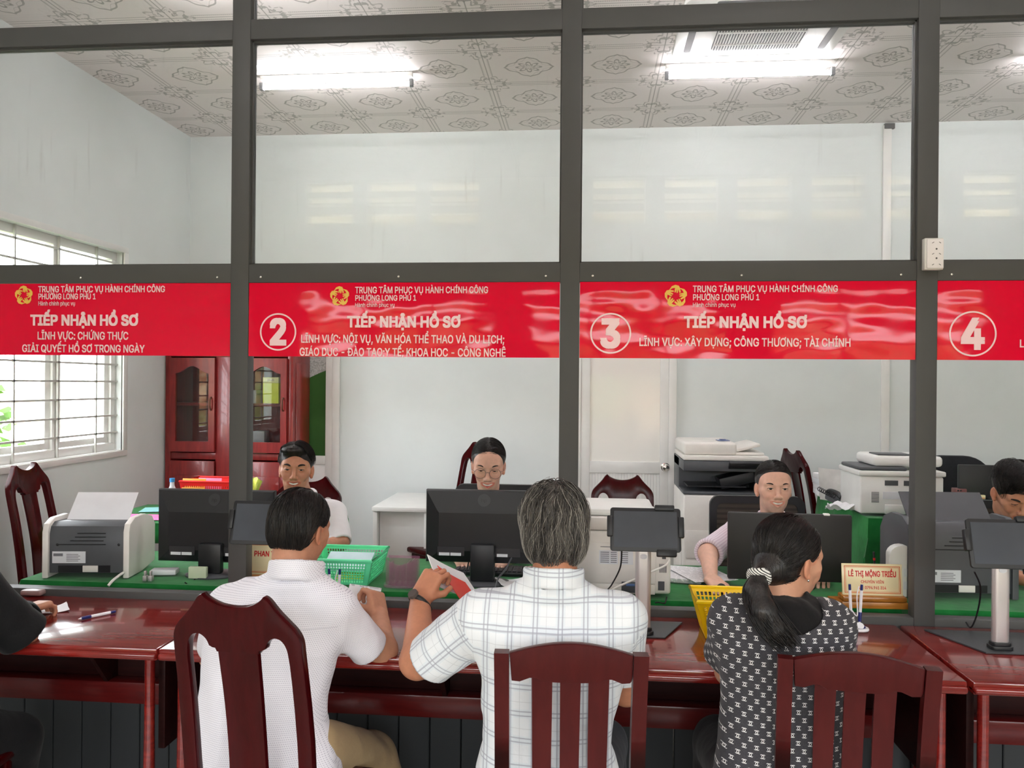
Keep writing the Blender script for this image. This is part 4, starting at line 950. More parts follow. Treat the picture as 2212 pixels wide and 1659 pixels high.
# ------------------------------------------------------------------ office tables under green cloths
def cloth_mat():
    M = Mat('green_cloth', srgb(18, 112, 46), 0.85, spec=0.2, sheen=0.15)
    n = M.noise(5, 4, 0.6)
    M.col(M.mix(n.ss(0.3, 0.7), srgb(14, 98, 40), srgb(28, 126, 56)))
    M.bump(M.noise(7, 3, 0.6), 0.35, 0.02); return M.m
m_cloth = cloth_mat()
m_tblwood = simple('table_wood', (120, 82, 56), 0.5, 0.1)
def green_table(x0, x1, y0, y1, z, tlabel, clabel, drop=0.12, seed=1, group='tables under green cloths', folds=True):
    cx, cy = (x0+x1)/2, (y0+y1)/2; hw, hd = (x1-x0)/2, (y1-y0)/2
    t = thing('office_table', tlabel, 'table', (cx, cy, 0), 0, group)
    b = B(); b.box((-hw+0.015, -hd+0.015, z-0.034), (hw-0.015, hd-0.015, z-0.007), 0.003); b.build('table_top', m_tblwood, t)
    for sx in (-1, 1):
        for sy in (-1, 1):
            b = B(); b.box((sx*(hw-0.06)-0.02, sy*(hd-0.06)-0.02, 0), (sx*(hw-0.06)+0.02, sy*(hd-0.06)+0.02, z-0.034), 0.003); b.build('leg', m_tblwood, t)
    # the cloth: a sheet over the top with skirts that wave a little
    b = B(); rnd = random.Random(seed)
    nx, ny = 28, 18
    ph = rnd.uniform(0, 6)
    def f(u, v):
        # u,v in 0..1 over the unfolded cloth
        W2, D2 = hw+drop, hd+drop
        X_, Y_ = (2*u-1)*W2, (2*v-1)*D2
        ox, oy = max(0, abs(X_)-hw), max(0, abs(Y_)-hd)
        x = math.copysign(min(abs(X_), hw), X_); y = math.copysign(min(abs(Y_), hd), Y_)
        dz = max(ox, oy); wv = 0.012*math.sin(X_*17+ph)+0.009*math.sin(X_*31+2*ph)
        wy = 0.012*math.sin(Y_*17+ph)+0.009*math.sin(Y_*29+ph)
        if not folds: wv *= 0.3; wy *= 0.3
        q = min(1, dz/0.12)
        if ox > 0: x += math.copysign(0.006+0.05*ox+max(wy, -0.006)*q, X_)
        if oy > 0: y += math.copysign(0.006+0.05*oy+max(wv, -0.006)*q, Y_)
        return (x, y, z-0.002-dz+(0.0012*math.sin(X_*9+ph)*math.sin(Y_*11) if dz == 0 else 0))
    us = sorted(set([k/nx for k in range(nx+1)]+[drop/(2*(hw+drop)), 1-drop/(2*(hw+drop))])); vs = sorted(set([k/ny for k in range(ny+1)]+[drop/(2*(hd+drop)), 1-drop/(2*(hd+drop))]))
    Vt = [[b.bm.verts.new(f(u, v)) for v in vs] for u in us]
    for i in range(len(us)-1):
        for j in range(len(vs)-1): b.bm.faces.new([Vt[i][j], Vt[i+1][j], Vt[i+1][j+1], Vt[i][j+1]])
    c = b.build('green_tablecloth', m_cloth, None, smooth=50)
    c.location = (cx, cy, 0)
    tag(c, clabel, 'tablecloth', None, None); c['group'] = 'green cloths on the office tables'
    md = c.modifiers.new('thickness', 'SOLIDIFY'); md.thickness = 0.003; md.offset = -1
    return t
TZ = 0.80
green_table(-2.33, -1.345, 0.14, 0.78, TZ, 'office table under the grey printer by the window', 'green cloth under the grey and white printer by the window', seed=3)
green_table(-1.29, -0.03, 0.14, 0.78, TZ, 'office table in front of the smiling clerk', 'green cloth under the mint basket and the pen holder', seed=4)
green_table(0.03, 1.28, 0.14, 0.80, TZ, 'office table of the person using a mouse', 'green cloth under the big white printer and name plate', seed=5)
green_table(1.345, 2.60, 0.14, 0.80, TZ, 'office table of the person at the right edge', 'green cloth under the grey printer at the right', seed=6)
green_table(-2.95, -1.55, 1.55, 2.25, 0.80, 'side table between window chair and cabinet', 'green cloth on the side table in front of the cabinet', seed=7)
p = at(1875, 1118, 1.45)
green_table(p.x, p.x+2.0, 1.45, 2.42, p.z, 'high table by the back wall under the white printer', 'green cloth falling in deep folds from the high table', 0.55, 8)
GTZ, GTX = p.z, p.x
# ------------------------------------------------------------------ white desk and cabinet along the back wall
p = at(803, 1095, 2.42); WDZ = p.z
t = thing('white_desk', 'plain white desk standing against the back wall', 'desk', (p.x+0.20, 2.79, 0))
b = B(); b.box((-0.20, -0.37, WDZ-0.03), (0.20, 0.40, WDZ), 0.003); b.build('desk_top', m_white, t)
for s in (-1, 1):
    b = B(); b.box((s*0.18-0.015, -0.355, 0), (s*0.18+0.015, 0.38, WDZ-0.0305), 0.002); b.build('side_panel', m_white, t)
b = B(); b.box((-0.16, -0.30, 0.15), (0.16, -0.28, WDZ-0.0305), 0.002); b.build('front_panel', m_white, t)
CY = 2.9; CX0, CX1 = XL+0.012, at(633, 780, CY).x; CW = (CX1-CX0)
t = thing('wooden_cabinet', 'tall red-brown cabinet with arched glass doors in the back left corner', 'cabinet', ((CX0+CX1)/2, CY+0.19, 0)); hw = CW/2
b = B()
b.box((-hw, -0.18, 0), (-hw+0.045, 0.19, 2.0), 0.004); b.box((hw-0.045, -0.18, 0), (hw, 0.19, 2.0), 0.004); b.box((-hw+0.045, 0.17, 0), (hw-0.045, 0.19, 2.0)); b.box((-hw-0.01, -0.2, 2.0), (hw+0.01, 0.19, 2.05), 0.012)
b.box((-hw+0.045, -0.177, 0), (hw-0.045, 0.17, 0.09)); b.box((-0.105, -0.18, 0.09), (0.105, -0.13, 1.84), 0.004); b.box((-hw+0.045, -0.178, 1.84), (hw-0.045, 0.17, 2.0), 0.004); b.box((-hw+0.045, -0.174, 1.05), (hw-0.045, 0.168, 1.10), 0.003)
b.build('body', m_cab, t)
b = B(); b.box((-hw+0.045, -0.11, 1.46), (hw-0.045, 0.17, 1.485), 0.002); b.build('shelf', m_cab, t)
b = B(); b.box((hw-0.0005, -0.13, 0.2), (hw+0.008, 0.14, 1.80), 0.006); b.build('side_panel', m_cab, t)
dw = (hw-0.045-0.105)/2
for s in (-1, 1):
    xc = s*(0.105+dw)
    arch = [(-dw*0.74, -0.25), (dw*0.74, -0.25), (dw*0.74, 0.215)]+[(dw*0.74-1.48*dw*k/12, 0.215+0.05*(0.5-0.5*math.cos(2*PI*k/12))) for k in range(1, 12)]+[(-dw*0.74, 0.215)]
    b = B(); b.prism([(-dw, -0.36), (dw, -0.36), (dw, 0.36), (-dw, 0.36)], tr(xc, -0.192, 1.47) @ FRONT, 0.022, holes=[[(x, z*1.12) for x, z in arch]])
    dr = b.build('glass_door', m_cab, t)
    b = B(); b.box((xc-dw*0.78, -0.19, 1.16), (xc+dw*0.78, -0.187, 1.79)); b.build('door_pane', m_pane, dr, smooth=0)
    b = B(); b.tube(bez([(xc+dw*0.86*1, -0.203, 1.43), (xc+dw*0.86, -0.222, 1.45), (xc+dw*0.86, -0.222, 1.51), (xc+dw*0.86, -0.203, 1.53)]), 0.006, 8); b.build('door_handle', simple('brown_handle', (96, 60, 44), 0.3), dr)
    b = B(); b.box((xc-dw, -0.203, 0.10), (xc+dw, -0.181, 1.04), 0.004); b.box((xc-dw*0.72, -0.212, 0.2), (xc+dw*0.72, -0.2025, 0.93), 0.008)
    b.build('lower_door', m_cab, t)
CABX, CABY = (CX0+CX1)/2, CY+0.19
# ------------------------------------------------------------------ things on the desks and tables
m_scr = Mat('dark_glossy_screen', srgb(70, 74, 82), 0.22, spec=0.5).mottle(4, 0.1).m
m_silver = Mat('brushed_silver', srgb(206, 200, 200), 0.38, 0.6).m
m_paper = simple('white_paper', (238, 238, 240), 0.7, 0.02)
m_lab = simple('pale_label', (222, 224, 228), 0.6, 0.03)
m_ink = simple('grey_print', (120, 120, 126), 0.7)
m_cable = simple('black_cable', (24, 24, 26), 0.5)
m_beige = simple('off_white_plastic', (232, 228, 222), 0.4, 0.03)
m_dgrey = simple('dark_grey_plastic', (78, 80, 84), 0.42, 0.05)
m_logo = simple('logo_ink', (52, 52, 55), 0.3)
def cable(pts, label, r=0.0028, m=None):
    b = B(); P = bez(pts, 8); b.tube(P, r, 6); c0 = P[0]
    o = b.build('power_cable', m or m_cable, loc=c0); o.location = c0
    return tag(o, label, 'cable')
def monitor(label, xl, xr, zt, zb, Y, logo=True, yaw=0.0):
    cx, hw, hh = (xl+xr)/2, (xr-xl)/2, (zt-zb)/2
    t = thing('monitor', label, 'monitor', (cx, Y-0.03, TZ), yaw, 'monitors seen from behind')
    zc = (zt+zb)/2-TZ
    b = B()
    # back shell: flat rim, tapering into a shallow box
    def lay(sx, sz, y, dz=0): return [b.bm.verts.new((hw*sx*a, y, zc+dz+hh*sz*c)) for a, c in ((-1, -1), (1, -1), (1, 1), (-1, 1))]
    L = [lay(1, 1, 0.045), lay(1, 1, 0.022), lay(0.985, 0.97, 0.014), lay(0.80, 0.60, -0.006, -0.02), lay(0.76, 0.52, -0.010, -0.02)]
    for A, C in zip(L[:-1], L[1:]):
        for k in range(4): b.bm.faces.new([A[k], A[(k+1) % 4], C[(k+1) % 4], C[k]])
    b.bm.faces.new(L[0][::-1]); b.bm.faces.new(L[-1])
    b.build('back_shell', m_blk, t, smooth=12)
    b = B(); b.box((-hw+0.012, 0.0445, zc-hh+0.016), (hw-0.012, 0.047, zc+hh-0.012)); b.build('screen', m_scr, t)
    b = B(); b.box((-0.052, -0.045, 0.012), (0.052, -0.008, zc-hh*0.42), 0.008); b.build('stand_neck', m_blk, t)
    b = B(); b.lathe([(0.0, 0.0005), (0.115, 0.0005), (0.118, 0.006), (0.10, 0.011), (0.0, 0.013)], (0, -0.01, 0), 32, 1.0, 0.78); b.build('stand_base', m_dgrey, t)
    if logo:
        b = B(); b.lathe([(0.0, 0.0), (0.027, 0.0), (0.027, 0.0012), (0.0, 0.0012)], seg=32)
        e = b.build('logo_disc', m_logo, t, xf=tr(0, 0.0042, zc+hh*0.74) @ rotx(PI/2-0.265))
        lettering('logo_letters', 'hp', 0.017, tr(0.0, 0.0030, zc+hh*0.74) @ rotx(-0.265) @ FRONT @ tr(0, -0.009, 0), m_blk, t, 'C', thick=0.002, xs=0.9)
    # socket row with white stickers
    for x_ in (-0.14, 0.10):
        b = B(); b.box((x_-0.058, -0.012, zc-hh*0.78), (x_+0.058, -0.0095, zc-hh*0.55)); b.build('socket_panel', m_logo, t)
    for x_ in (-0.165, -0.115, 0.085):
        b = B(); b.box((x_-0.026, -0.0135, zc-hh*0.78), (x_+0.02, -0.0122, zc-hh*0.70)); b.build('sticker', m_lab, t)
    return t
def X0(px, py, Y): return at(px, py, Y).x
def Z0(px, py, Y): return at(px, py, Y).z
monitor('black monitor with round logo seen from behind, by the grey post on the left', X0(343, 1058, .35), X0(593, 1058, .35), Z0(460, 1058, .35), Z0(420, 1213, .35), 0.36)
monitor('black monitor with round logo seen from behind, in front of the person in glasses', X0(920, 1060, .35), X0(1174, 1060, .35), Z0(1047, 1060, .35), Z0(1047, 1217, .35), 0.37)
# the third monitor is plain and thin
xl, xr, zt, zb = X0(1574, 1110, .42), X0(1840, 1110, .42), Z0(1700, 1110, .42), Z0(1700, 1255, .42)
t = thing('monitor', 'plain flat dark monitor in front of the person using a mouse', 'monitor', ((xl+xr)/2, 0.42, TZ), -0.03, 'monitors seen from behind'); hw = (xr-xl)/2
b = B(); b.box((-hw, 0, zb-TZ), (hw, 0.03, zt-TZ), 0.006); b.build('back_shell', simple('matt_dark_plastic', (40, 38, 37), 0.55, 0.04), t)
b = B(); b.box((-hw+0.008, 0.0295, zb-TZ+0.012), (hw-0.008, 0.032, zt-TZ-0.008)); b.build('screen', m_scr, t)
b = B(); b.box((-0.04, -0.03, 0.01), (0.04, -0.0005, 0.22), 0.006); b.build('stand_neck', m_blk, t)
b = B(); b.lathe([(0, 0.0005), (0.11, 0.0005), (0.11, 0.008), (0, 0.010)], (0, 0.02, 0), 32, 1, 0.8); b.build('stand_base', m_blk, t)
b = B(); b.box((hw-0.115, -0.002, zt-TZ-0.004), (hw-0.09, 0.022, zt-TZ+0.004), 0.002); b.build('clip', m_white, t)
# another monitor at the far right, on the far table
p = at(2120, 1076, 2.0)
t = thing('monitor', 'dark monitor partly hidden behind the person at the right edge', 'monitor', (p.x+0.27, 2.3, GTZ+0.003), 0, 'monitors seen from behind'); zt = Z0(2130, 1006, 2.3)-GTZ
b = B(); b.box((-0.27, 0, zt-0.33), (0.27, 0.03, zt), 0.006); b.build('back_shell', m_blk, t)
b = B(); b.box((-0.035, -0.02, 0.008), (0.035, 0.0, zt-0.1), 0.004); b.build('stand_neck', m_blk, t)
b = B(); b.lathe([(0, 0.0005), (0.11, 0.0005), (0.11, 0.01), (0, 0.012)], (0, 0, 0), 24); b.build('stand_base', m_blk, t)
# ------------------------------------------------------------------ tablets on stands
def tablet_stand(label, px, py_base, Y, yaw, tl, tr_, top, bot, base_out):
    pb = at_z(px, py_base, 0.775)
    t = thing('tablet_stand', label, 'tablet stand', (pb.x, pb.y, 0.7755), yaw, 'tablet stands on the service desks')
    b = B(); b.prism(base_out, tr(0, 0, 0.003), 0.005, 0.001); b.build('base_plate', simple('black_base_plate', (58, 60, 62), 0.5), t)
    b = B(); b.prism(rrect(0.075, 0.05, 0.018), tr(0, 0, 0.012), 0.013, 0.003); b.prism(rrect(0.064, 0.042, 0.016), tr(0, 0, 0.024), 0.012, 0.002); b.build('foot', m_blk, t)
    zt = top-0.7755
    b = B(); b.prism(rrect(0.054, 0.030, 0.0145, 8), tr(0, 0, 0.03+(zt-0.10-0.03)/2), zt-0.10-0.03, 0.001); b.build('pole', m_silver, t)
    b = B(); b.lathe([(0, 0), (0.0125, 0), (0.0125, 0.002), (0, 0.002)], seg=20, sx=1.0, sy=0.7); b.build('badge', m_lab, t, xf=tr(0, -0.0152, zt-0.165) @ rotx(PI/2))
    # tilted tablet
    w = tr_-tl; h = (top-bot)/math.cos(0.30)
    Mt = tr((tl+tr_)/2-pb.x, -0.012, (top+bot)/2-0.7755) @ rotx(-0.30)
    b = B(); b.prism(rrect(w, h, 0.010), FRONT, 0.011, 0.002); b.build('tablet', m_blk, t, xf=Mt)
    b = B(); b.box((-w/2+0.013, -0.0064, -h/2+0.014), (w/2-0.013, -0.0054, h/2-0.012)); b.build('screen', m_scr, t, xf=Mt)
    for (cx, cz, sx, sz) in ((-w/2-0.001, 0.01, 0.010, 0.036), (w/2+0.001, 0.01, 0.010, 0.036), (w/2-0.055, h/2+0.001, 0.034, 0.010), (w/2-0.05, -h/2-0.004, 0.034, 0.012)):
        b = B(); b.box((cx-sx, -0.013, cz-sz), (cx+sx, 0.012, cz+sz), 0.004); b.build('clamp', m_blk, t, xf=Mt)
    b = B(); b.box((-0.045, 0.006, -0.045), (0.045, 0.03, 0.045), 0.006); b.tube([(0, 0.022, 0), (0, 0.03, -0.05)], 0.012, 10); b.build('tilt_bracket', m_blk, t, xf=Mt)
    return t
tablet_stand('tablet on a silver pole stand beside the yellow basket', 1388, 1372, -0.25, 0.0, at(1318, 1150, -.25).x, at(1470, 1150, -.25).x, at(1388, 1099, -.25).z, at(1388, 1188, -.25).z,
    [(-0.105, -0.035), (0.075, -0.035), (0.155, 0.16), (-0.10, 0.16)])
tablet_stand('tablet on a silver pole stand at the right edge', 2160, 1405, -0.29, 0.0, at(2096, 1180, -.3).x, at(2268, 1180, -.3).x, at(2160, 1126, -.3).z, at(2160, 1228, -.3).z,
    [(-0.065, -0.045), (0.20, -0.045), (0.20, 0.20), (-0.165, 0.20)])
tablet_stand('tilted tablet on a stand between the left post and the dotted shirt person', 606, 1330, -0.14, 0.0, at(516, 1120, -.12).x, at(690, 1120, -.12).x, at(600, 1080, -.12).z, at(600, 1168, -.12).z,
    [(-0.105, -0.035), (0.075, -0.035), (0.10, 0.10), (-0.10, 0.10)])
cable([at(1343, 1186, -.2), at(1340, 1225, -.16), at(1322, 1262, -.12), at(1308, 1282, -.10), (at(1300, 1300, -.08).x, -.06, 0.80)], 'thin black cable hanging from the tablet beside the yellow basket')
cable([at(2105, 1235, -.25), at(2118, 1270, -.2), at(2112, 1320, -.13), at(2098, 1355, -.07), (at(2095, 1360, -.06).x, -.03, 0.80)], 'thin black cable hanging from the tablet at the right edge')
# ------------------------------------------------------------------ printers
def grey_printer(label, x, y, rot, w=0.37, h=0.235, d=0.26, white_side=True, z=TZ):
    t = thing('laser_printer', label, 'printer', (x, y, z+0.0015), rot, 'grey laser printers on the office tables')
    hw = w/2
    prof = [(0.0, 0.02), (0.0, h*0.80), (0.012, h*0.93), (0.04, h), (d*0.65, h*0.98), (d, h*0.80), (d, 0.02)]
    M = Matrix(((0, 0, 1, 0), (1, 0, 0, 0), (0, 1, 0, 0), (0, 0, 0, 1)))
    b = B(); b.prism(prof, M, w-0.05, 0.004); b.build('body', m_dgrey, t)
    pw = [(-0.012, 0.0), (-0.012, h*0.84), (0.0, h*0.98), (0.05, h*1.07), (d*0.6, h*1.07), (d*0.9, h*0.98), (d+0.01, h*0.8), (d+0.01, 0.02), (d*0.5, 0.0)]
    for s in (-1, 1):
        b = B(); b.prism(pw, tr(s*(hw-0.014), 0, 0) @ M, 0.026, 0.005); b.build('side_cover', m_beige if white_side else m_dgrey, t)
    b = B()
    for k, (a, c) in enumerate(((-0.02, 0.09), (-0.03, 0.09), (-0.05, 0.08), (-0.11, 0.09))): b.box((a-0.02, -0.0022, h*0.80-k*0.016), (c-0.01, 0.0, h*0.80-k*0.016+0.004))
    b.box((-0.12, -0.0022, 0.022), (0.10, 0.0, 0.052)); b.ball((-0.125, -0.001, h*0.60), 0.006, (1, .4, 1), 10); b.ball((0.135, -0.001, h*0.60), 0.006, (1, .4, 1), 10)
    b.build('vents', m_blk, t)
    b = B(); b.box((-0.145, -0.003, 0.062), (-0.005, -0.0002, 0.112)); lb = b.build('label', m_lab, t)
    b = B()
    for k in range(5): b.box((-0.085, -0.0036, 0.070+k*0.007), (-0.035+0.008*(k % 2), -0.0031, 0.0725+k*0.007))
    b.box((-0.14, -0.0036, 0.092), (-0.10, -0.0031, 0.104)); b.build('label_print', m_ink, lb)
    b = B(); b.box((-0.015, -0.008, 0.024), (0.05, -0.0023, 0.052), 0.002); b.build('socket_plate', m_beige, t)
    # paper support at the back
    b = B(); b.box((-hw+0.05, d*0.35, 0), (hw-0.05, d*0.35+0.004, 0.16)); b.build('paper_tray', m_lab if white_side else m_dgrey, t, xf=tr(0, 0, h*0.95) @ tr(0, d*.35, 0) @ rotx(-0.75) @ tr(0, -d*.35, 0))
    return t
pL, pR = at(92, 1200, .2), at(335, 1200, .2)
grey_printer('grey laser printer with white sides on the green cloth by the window', at(182, 1200, .2).x+0.012, 0.20, 0.13)
xp = at(2100, 1200, .30).x
grey_printer('dark grey laser printer behind the right tablet stand', xp-0.03, 0.32, 0.05, 0.44, 0.30, 0.26, False)
# the big white multifunction printer, seen from behind
x0, x1 = at(1205, 1200, .16).x, at(1450, 1200, .16).x
zt = Z0(1330, 1150, .16)-TZ
t = thing('multifunction_printer', 'big off-white multifunction printer behind the tablet stand, its back to us', 'printer', ((x0+x1)/2, 0.17, TZ+0.002)); hw = (x1-x0)/2
b = B(); b.box((-hw, 0, 0.012), (hw, 0.40, zt), 0.012, seg=3); b.box((-hw+0.075, -0.008, 0.055), (hw-0.06, 0.0, zt-0.045), 0.003); b.box((-hw+0.07, -0.006, 0.012), (hw-0.062, 0.0, 0.05), 0.002)
b.build('body', m_beige, t)
b = B(); b.box((-hw+0.01, 0.0, zt+0.001), (hw-0.04, 0.36, zt+0.055), 0.012); b.build('scanner', m_beige, t)
b = B(); b.box((-hw+0.02, 0.03, zt+0.056), (hw-0.06, 0.36, zt+0.085), 0.012); b.build('scanner_lid', m_white, t)
b = B()
for k in range(7): b.box((-hw+0.03+k*0.006, -0.0012, zt-0.13), (-hw+0.033+k*0.006, 0.0, zt-0.075)); b.box((hw-0.045+k*0.005, -0.0012, 0.10), (hw-0.0425+k*0.005, 0.0, 0.135)) if k < 6 else None
b.box((hw-0.14, -0.003, zt-0.04), (hw-0.09, 0.0, zt-0.012)); b.box((hw-0.035, -0.003, 0.155), (hw-0.02, 0.0, 0.18)); b.box((hw-0.035, -0.003, 0.20), (hw-0.02, 0.0, 0.225)); b.box((hw-0.05, -0.003, 0.03), (hw-0.025, 0.0, 0.065)); b.box((-0.055, -0.0095, zt-0.062), (0.03, -0.0081, zt-0.060))
b.build('vents', m_dgrey, t)
b = B(); b.box((-0.06, -0.0094, 0.13), (0.015, -0.008, 0.185)); b.box((0.022, -0.0094, 0.13), (0.075, -0.008, 0.185)); lb = b.build('label', m_lab, t)
b = B()
for k in range(6): b.box((-0.055, -0.0099, 0.136+k*0.008), (-0.02, -0.0095, 0.139+k*0.008)); b.box((-0.014, -0.0099, 0.136+k*0.008), (0.01, -0.0095, 0.139+k*0.008)); b.box((0.027, -0.0099, 0.136+k*0.008), (0.055, -0.0095, 0.139+k*0.008))
b.build('label_print', m_ink, lb)
b = B(); b.box((0.03, -0.012, 0.018), (0.10, -0.0062, 0.062), 0.003); b.build('latch_cover', m_dgrey, t)
b = B(); b.box((0.048, -0.014, 0.045), (0.082, -0.0121, 0.055), 0.001); b.build('latch', simple('blue_latch', (92, 118, 168), 0.4), t)
cable([at(1446, 1210, .15), at(1436, 1222, .11), at(1405, 1236, .08), at(1370, 1252, .075), at(1330, 1270, .075), (at(1290, 1285, .08).x, .09, TZ+0.004)], 'beige cable hanging behind the big white printer', 0.004, m_beige)
cable([at(1440, 1290, .15), at(1436, 1303, .11), (at(1424, 1308, .1).x, .09, TZ+0.004), (at(1415, 1314, .08).x, .085, TZ+0.004)], 'black plug cable at the foot of the big white printer')
# white printer on the high table
xa = at(1858, 1060, 1.52).x
t = thing('multifunction_printer', 'smaller white multifunction printer on the high green draped table', 'printer', (xa+0.23, 1.52, GTZ+0.003), 0)
z_ = Z0(1900, 1030, 1.52)-GTZ
b = B(); b.box((-0.23, 0, 0.008), (0.21, 0.36, z_), 0.010, seg=3); b.box((-0.10, -0.006, 0.0085), (0.10, 0.0, 0.06), 0.003); b.build('body', m_white, t)
b = B(); b.box((-0.24, -0.01, z_+0.001), (0.22, 0.36, z_+0.03), 0.008); b.build('scanner', m_white, t)
b = B(); b.box((-0.235, 0.0, z_+0.031), (0.02, 0.33, z_+0.05), 0.008); b.build('dark_tray', m_dgrey, t)
b = B(); b.box((-0.15, 0.03, z_+0.051), (0.22, 0.34, z_+0.11), 0.02, seg=3); b.build('document_feeder', m_white, t)
b = B(); b.box((-0.12, 0.05, z_+0.1105), (0.06, 0.2, z_+0.118), 0.003); b.build('feeder_tray', m_dgrey, t)
b = B()
b.box((-0.10, -0.002, z_-0.05), (-0.03, 0.0, z_-0.022)); b.box((0.0, -0.002, z_-0.05), (0.08, 0.0, z_-0.022))
for k in range(10): b.box((-0.17, -0.002, z_-0.09-k*0.006), (-0.13, 0.0, z_-0.0875-k*0.006))
b.box((0.03, -0.008, 0.015), (0.085, -0.0062, 0.05))
b.build('vents', m_dgrey, t)
b = B(); b.box((-0.11, -0.002, 0.09), (0.03, 0.0, 0.13)); b.build('label', m_lab, t)
# photocopier at the back wall
p = at(1476, 1060, 2.35); zt = Z0(1560, 996, 2.35); x0, x1 = p.x, at(1640, 1060, 2.35).x+0.04
t = thing('photocopier', 'tall beige and black floor photocopier against the back wall', 'photocopier', ((x0+x1)/2, 2.35, 0)); hw = (x1-x0)/2
zb = Z0(1560, 1070, 2.35)
b = B(); b.box((-hw, 0, 0.03), (hw, 0.60, zb), 0.015, seg=3); b.build('body', m_beige, t)
b = B()
for zz in (0.30, 0.5, 0.70): b.box((-hw+0.02, -0.004, zz-0.19), (hw-0.02, 0.001, zz-0.005), 0.003)
b.box((-hw-0.004, 0.06, 0.3), (-hw+0.001, 0.2, 0.7), 0.002)
b.build('paper_drawer', m_beige, t)
b = B(); b.box((-hw, 0.28, zb+0.001), (hw, 0.60, zt), 0.004); b.box((-hw, 0.0, zb+0.001), (hw, 0.28, zb+0.02), 0.004); b.box((-hw, 0.0, zt-0.07), (hw, 0.60, zt), 0.008); b.box((hw-0.05, 0.0, zb+0.02), (hw, 0.3, zt-0.06), 0.004); b.build('output_bay', m_dgrey, t)
b = B(); b.box((-hw+0.03, 0.02, zb+0.05), (hw-0.12, 0.28, zb+0.058)); b.box((-0.02, 0.05, zb+0.058), (hw-0.055, 0.25, zb+0.13), 0.004, rot=roty(-0.25)); b.build('output_tray', m_blk, t)
b = B(); b.box((hw-0.24, -0.06, zt-0.035), (hw+0.02, 0.02, zt-0.012), 0.005, rot=rotx(-0.6)); b.build('control_panel', m_blk, t)
b = B(); b.box((-hw, 0, zt+0.001), (hw+0.02, 0.58, zt+0.035), 0.008); b.build('scanner_bed', m_beige, t)
b = B(); b.box((-hw+0.002, 0.02, zt+0.036), (hw-0.18, 0.56, zt+0.12), 0.02, seg=3); b.box((hw-0.18, 0.06, zt+0.075), (hw-0.02, 0.5, zt+0.095), 0.006, rot=roty(-0.25)); b.box((hw-0.20, 0.05, zt+0.036), (hw, 0.52, zt+0.055), 0.006); b.build('document_feeder', m_beige, t)
b = B(); b.box((-0.02, 0.15, zt+0.122), (0.06, 0.25, zt+0.126)); b.box((0.0, 0.18, zt+0.126), (0.04, 0.23, zt+0.132), 0.003); b.build('paper_guide', simple('blue_grey_guide', (120, 132, 170), 0.4), t)
# ------------------------------------------------------------------ baskets
def basket(name, label, loc, rot, w, d, h, mat, taper=0.75, nx=22, nz=7, lip=0.012, ny=14):
    t = thing(name, label, 'basket', loc, rot)
    hw, hd = w/2, d/2
    def P(u, v, s, q):       # wall s, along u (-1..1), height q 0..1
        k = taper+(1-taper)*q
        return {'f': (u*hw*k, -hd*k, q*h), 'b': (u*hw*k, hd*k, q*h), 'l': (-hw*k, u*hd*k, q*h), 'r': (hw*k, u*hd*k, q*h)}[s]
    b = B(); b.tube([(-hw, -hd, h), (hw, -hd, h), (hw, hd, h), (-hw, hd, h)], lip*0.55, 8, closed=True)
    b.build('rim', mat, t)
    b = B()
    for s, n in (('f', nx), ('b', nx), ('l', ny), ('r', ny)):
        q0, q1 = 0.0, 0.99
        def bar(u0, u1, a0, a1, th=0.0016):
            c = [Vector(P(u, 0, s, a)) for u, a in ((u0, a0), (u1, a0), (u1, a1), (u0, a1))]
            nn = (c[1]-c[0]).cross(c[3]-c[0]).normalized()*th
            vs = [b.bm.verts.new(p+nn) for p in c]+[b.bm.verts.new(p-nn) for p in c]
            for f in ((0, 1, 2, 3), (7, 6, 5, 4), (0, 4, 5, 1), (1, 5, 6, 2), (2, 6, 7, 3), (3, 7, 4, 0)): b.bm.faces.new([vs[i] for i in f])
        bar(-1, 1, 0, 0.10); bar(-1, 1, 0.88, 0.99); bar(-1, -0.86, 0.1, 0.88); bar(0.86, 1, 0.1, 0.88)
        for k in range(n+1):
            u = -0.86+1.72*k/n; bar(u-0.32/n, u+0.32/n, 0.1, 0.88)
        for k in range(1, nz):
            a = 0.1+0.78*k/nz; bar(-0.86, 0.86, a-0.018, a+0.018)
    b.build('lattice_wall', mat, t, smooth=0)
    b = B(); b.box((-hw*taper, -hd*taper, 0), (hw*taper, hd*taper, 0.004)); b.build('bottom', mat, t)
    return t
m_mint = Mat('mint_plastic', srgb(112, 240, 178), 0.35).m
m_yel = Mat('yellow_plastic', srgb(252, 214, 14), 0.35).m
xa, xb = at(693, 1208, .24).x, at(838, 1190, .24).x
basket('plastic_basket', 'mint green perforated plastic basket holding papers on the green cloth', (at(748, 1250, .36).x, 0.345, TZ+0.002), 0.0, 0.31, 0.30, 0.105, m_mint, 0.86)
b = B(); b.box((-0.10, -0.07, 0), (0.10, 0.07, 0.012), 0.001); o = b.build('document_folder', simple('pale_blue_folder', (196, 220, 224), 0.4)); o.location = (at(748, 1250, .36).x+0.01, 0.36, TZ+0.062); o.rotation_euler = (0.35, 0, 0); tag(o, 'pale blue plastic folder lying in the mint basket', 'folder')
b = B(); b.box((-0.06, -0.04, 0), (0.06, 0.05, 0.004)); o = b.build('note_paper', simple('yellow_note', (206, 214, 60), 0.6)); o.location = (at(755, 1250, .3).x, 0.30, TZ+0.012); o.rotation_euler = (0.5, 0, 0.4); tag(o, 'yellow green note paper low in the mint basket', 'paper')
basket('plastic_basket', 'yellow perforated plastic basket on the service desk beside the person in the patterned dress', (at_z(1552, 1366, .775).x+0.035, -0.185, 0.777), 0.0, 0.25, 0.22, 0.132, m_yel, 0.72, 14, 7)
xs_ = at(440, 1040, 1.8).x
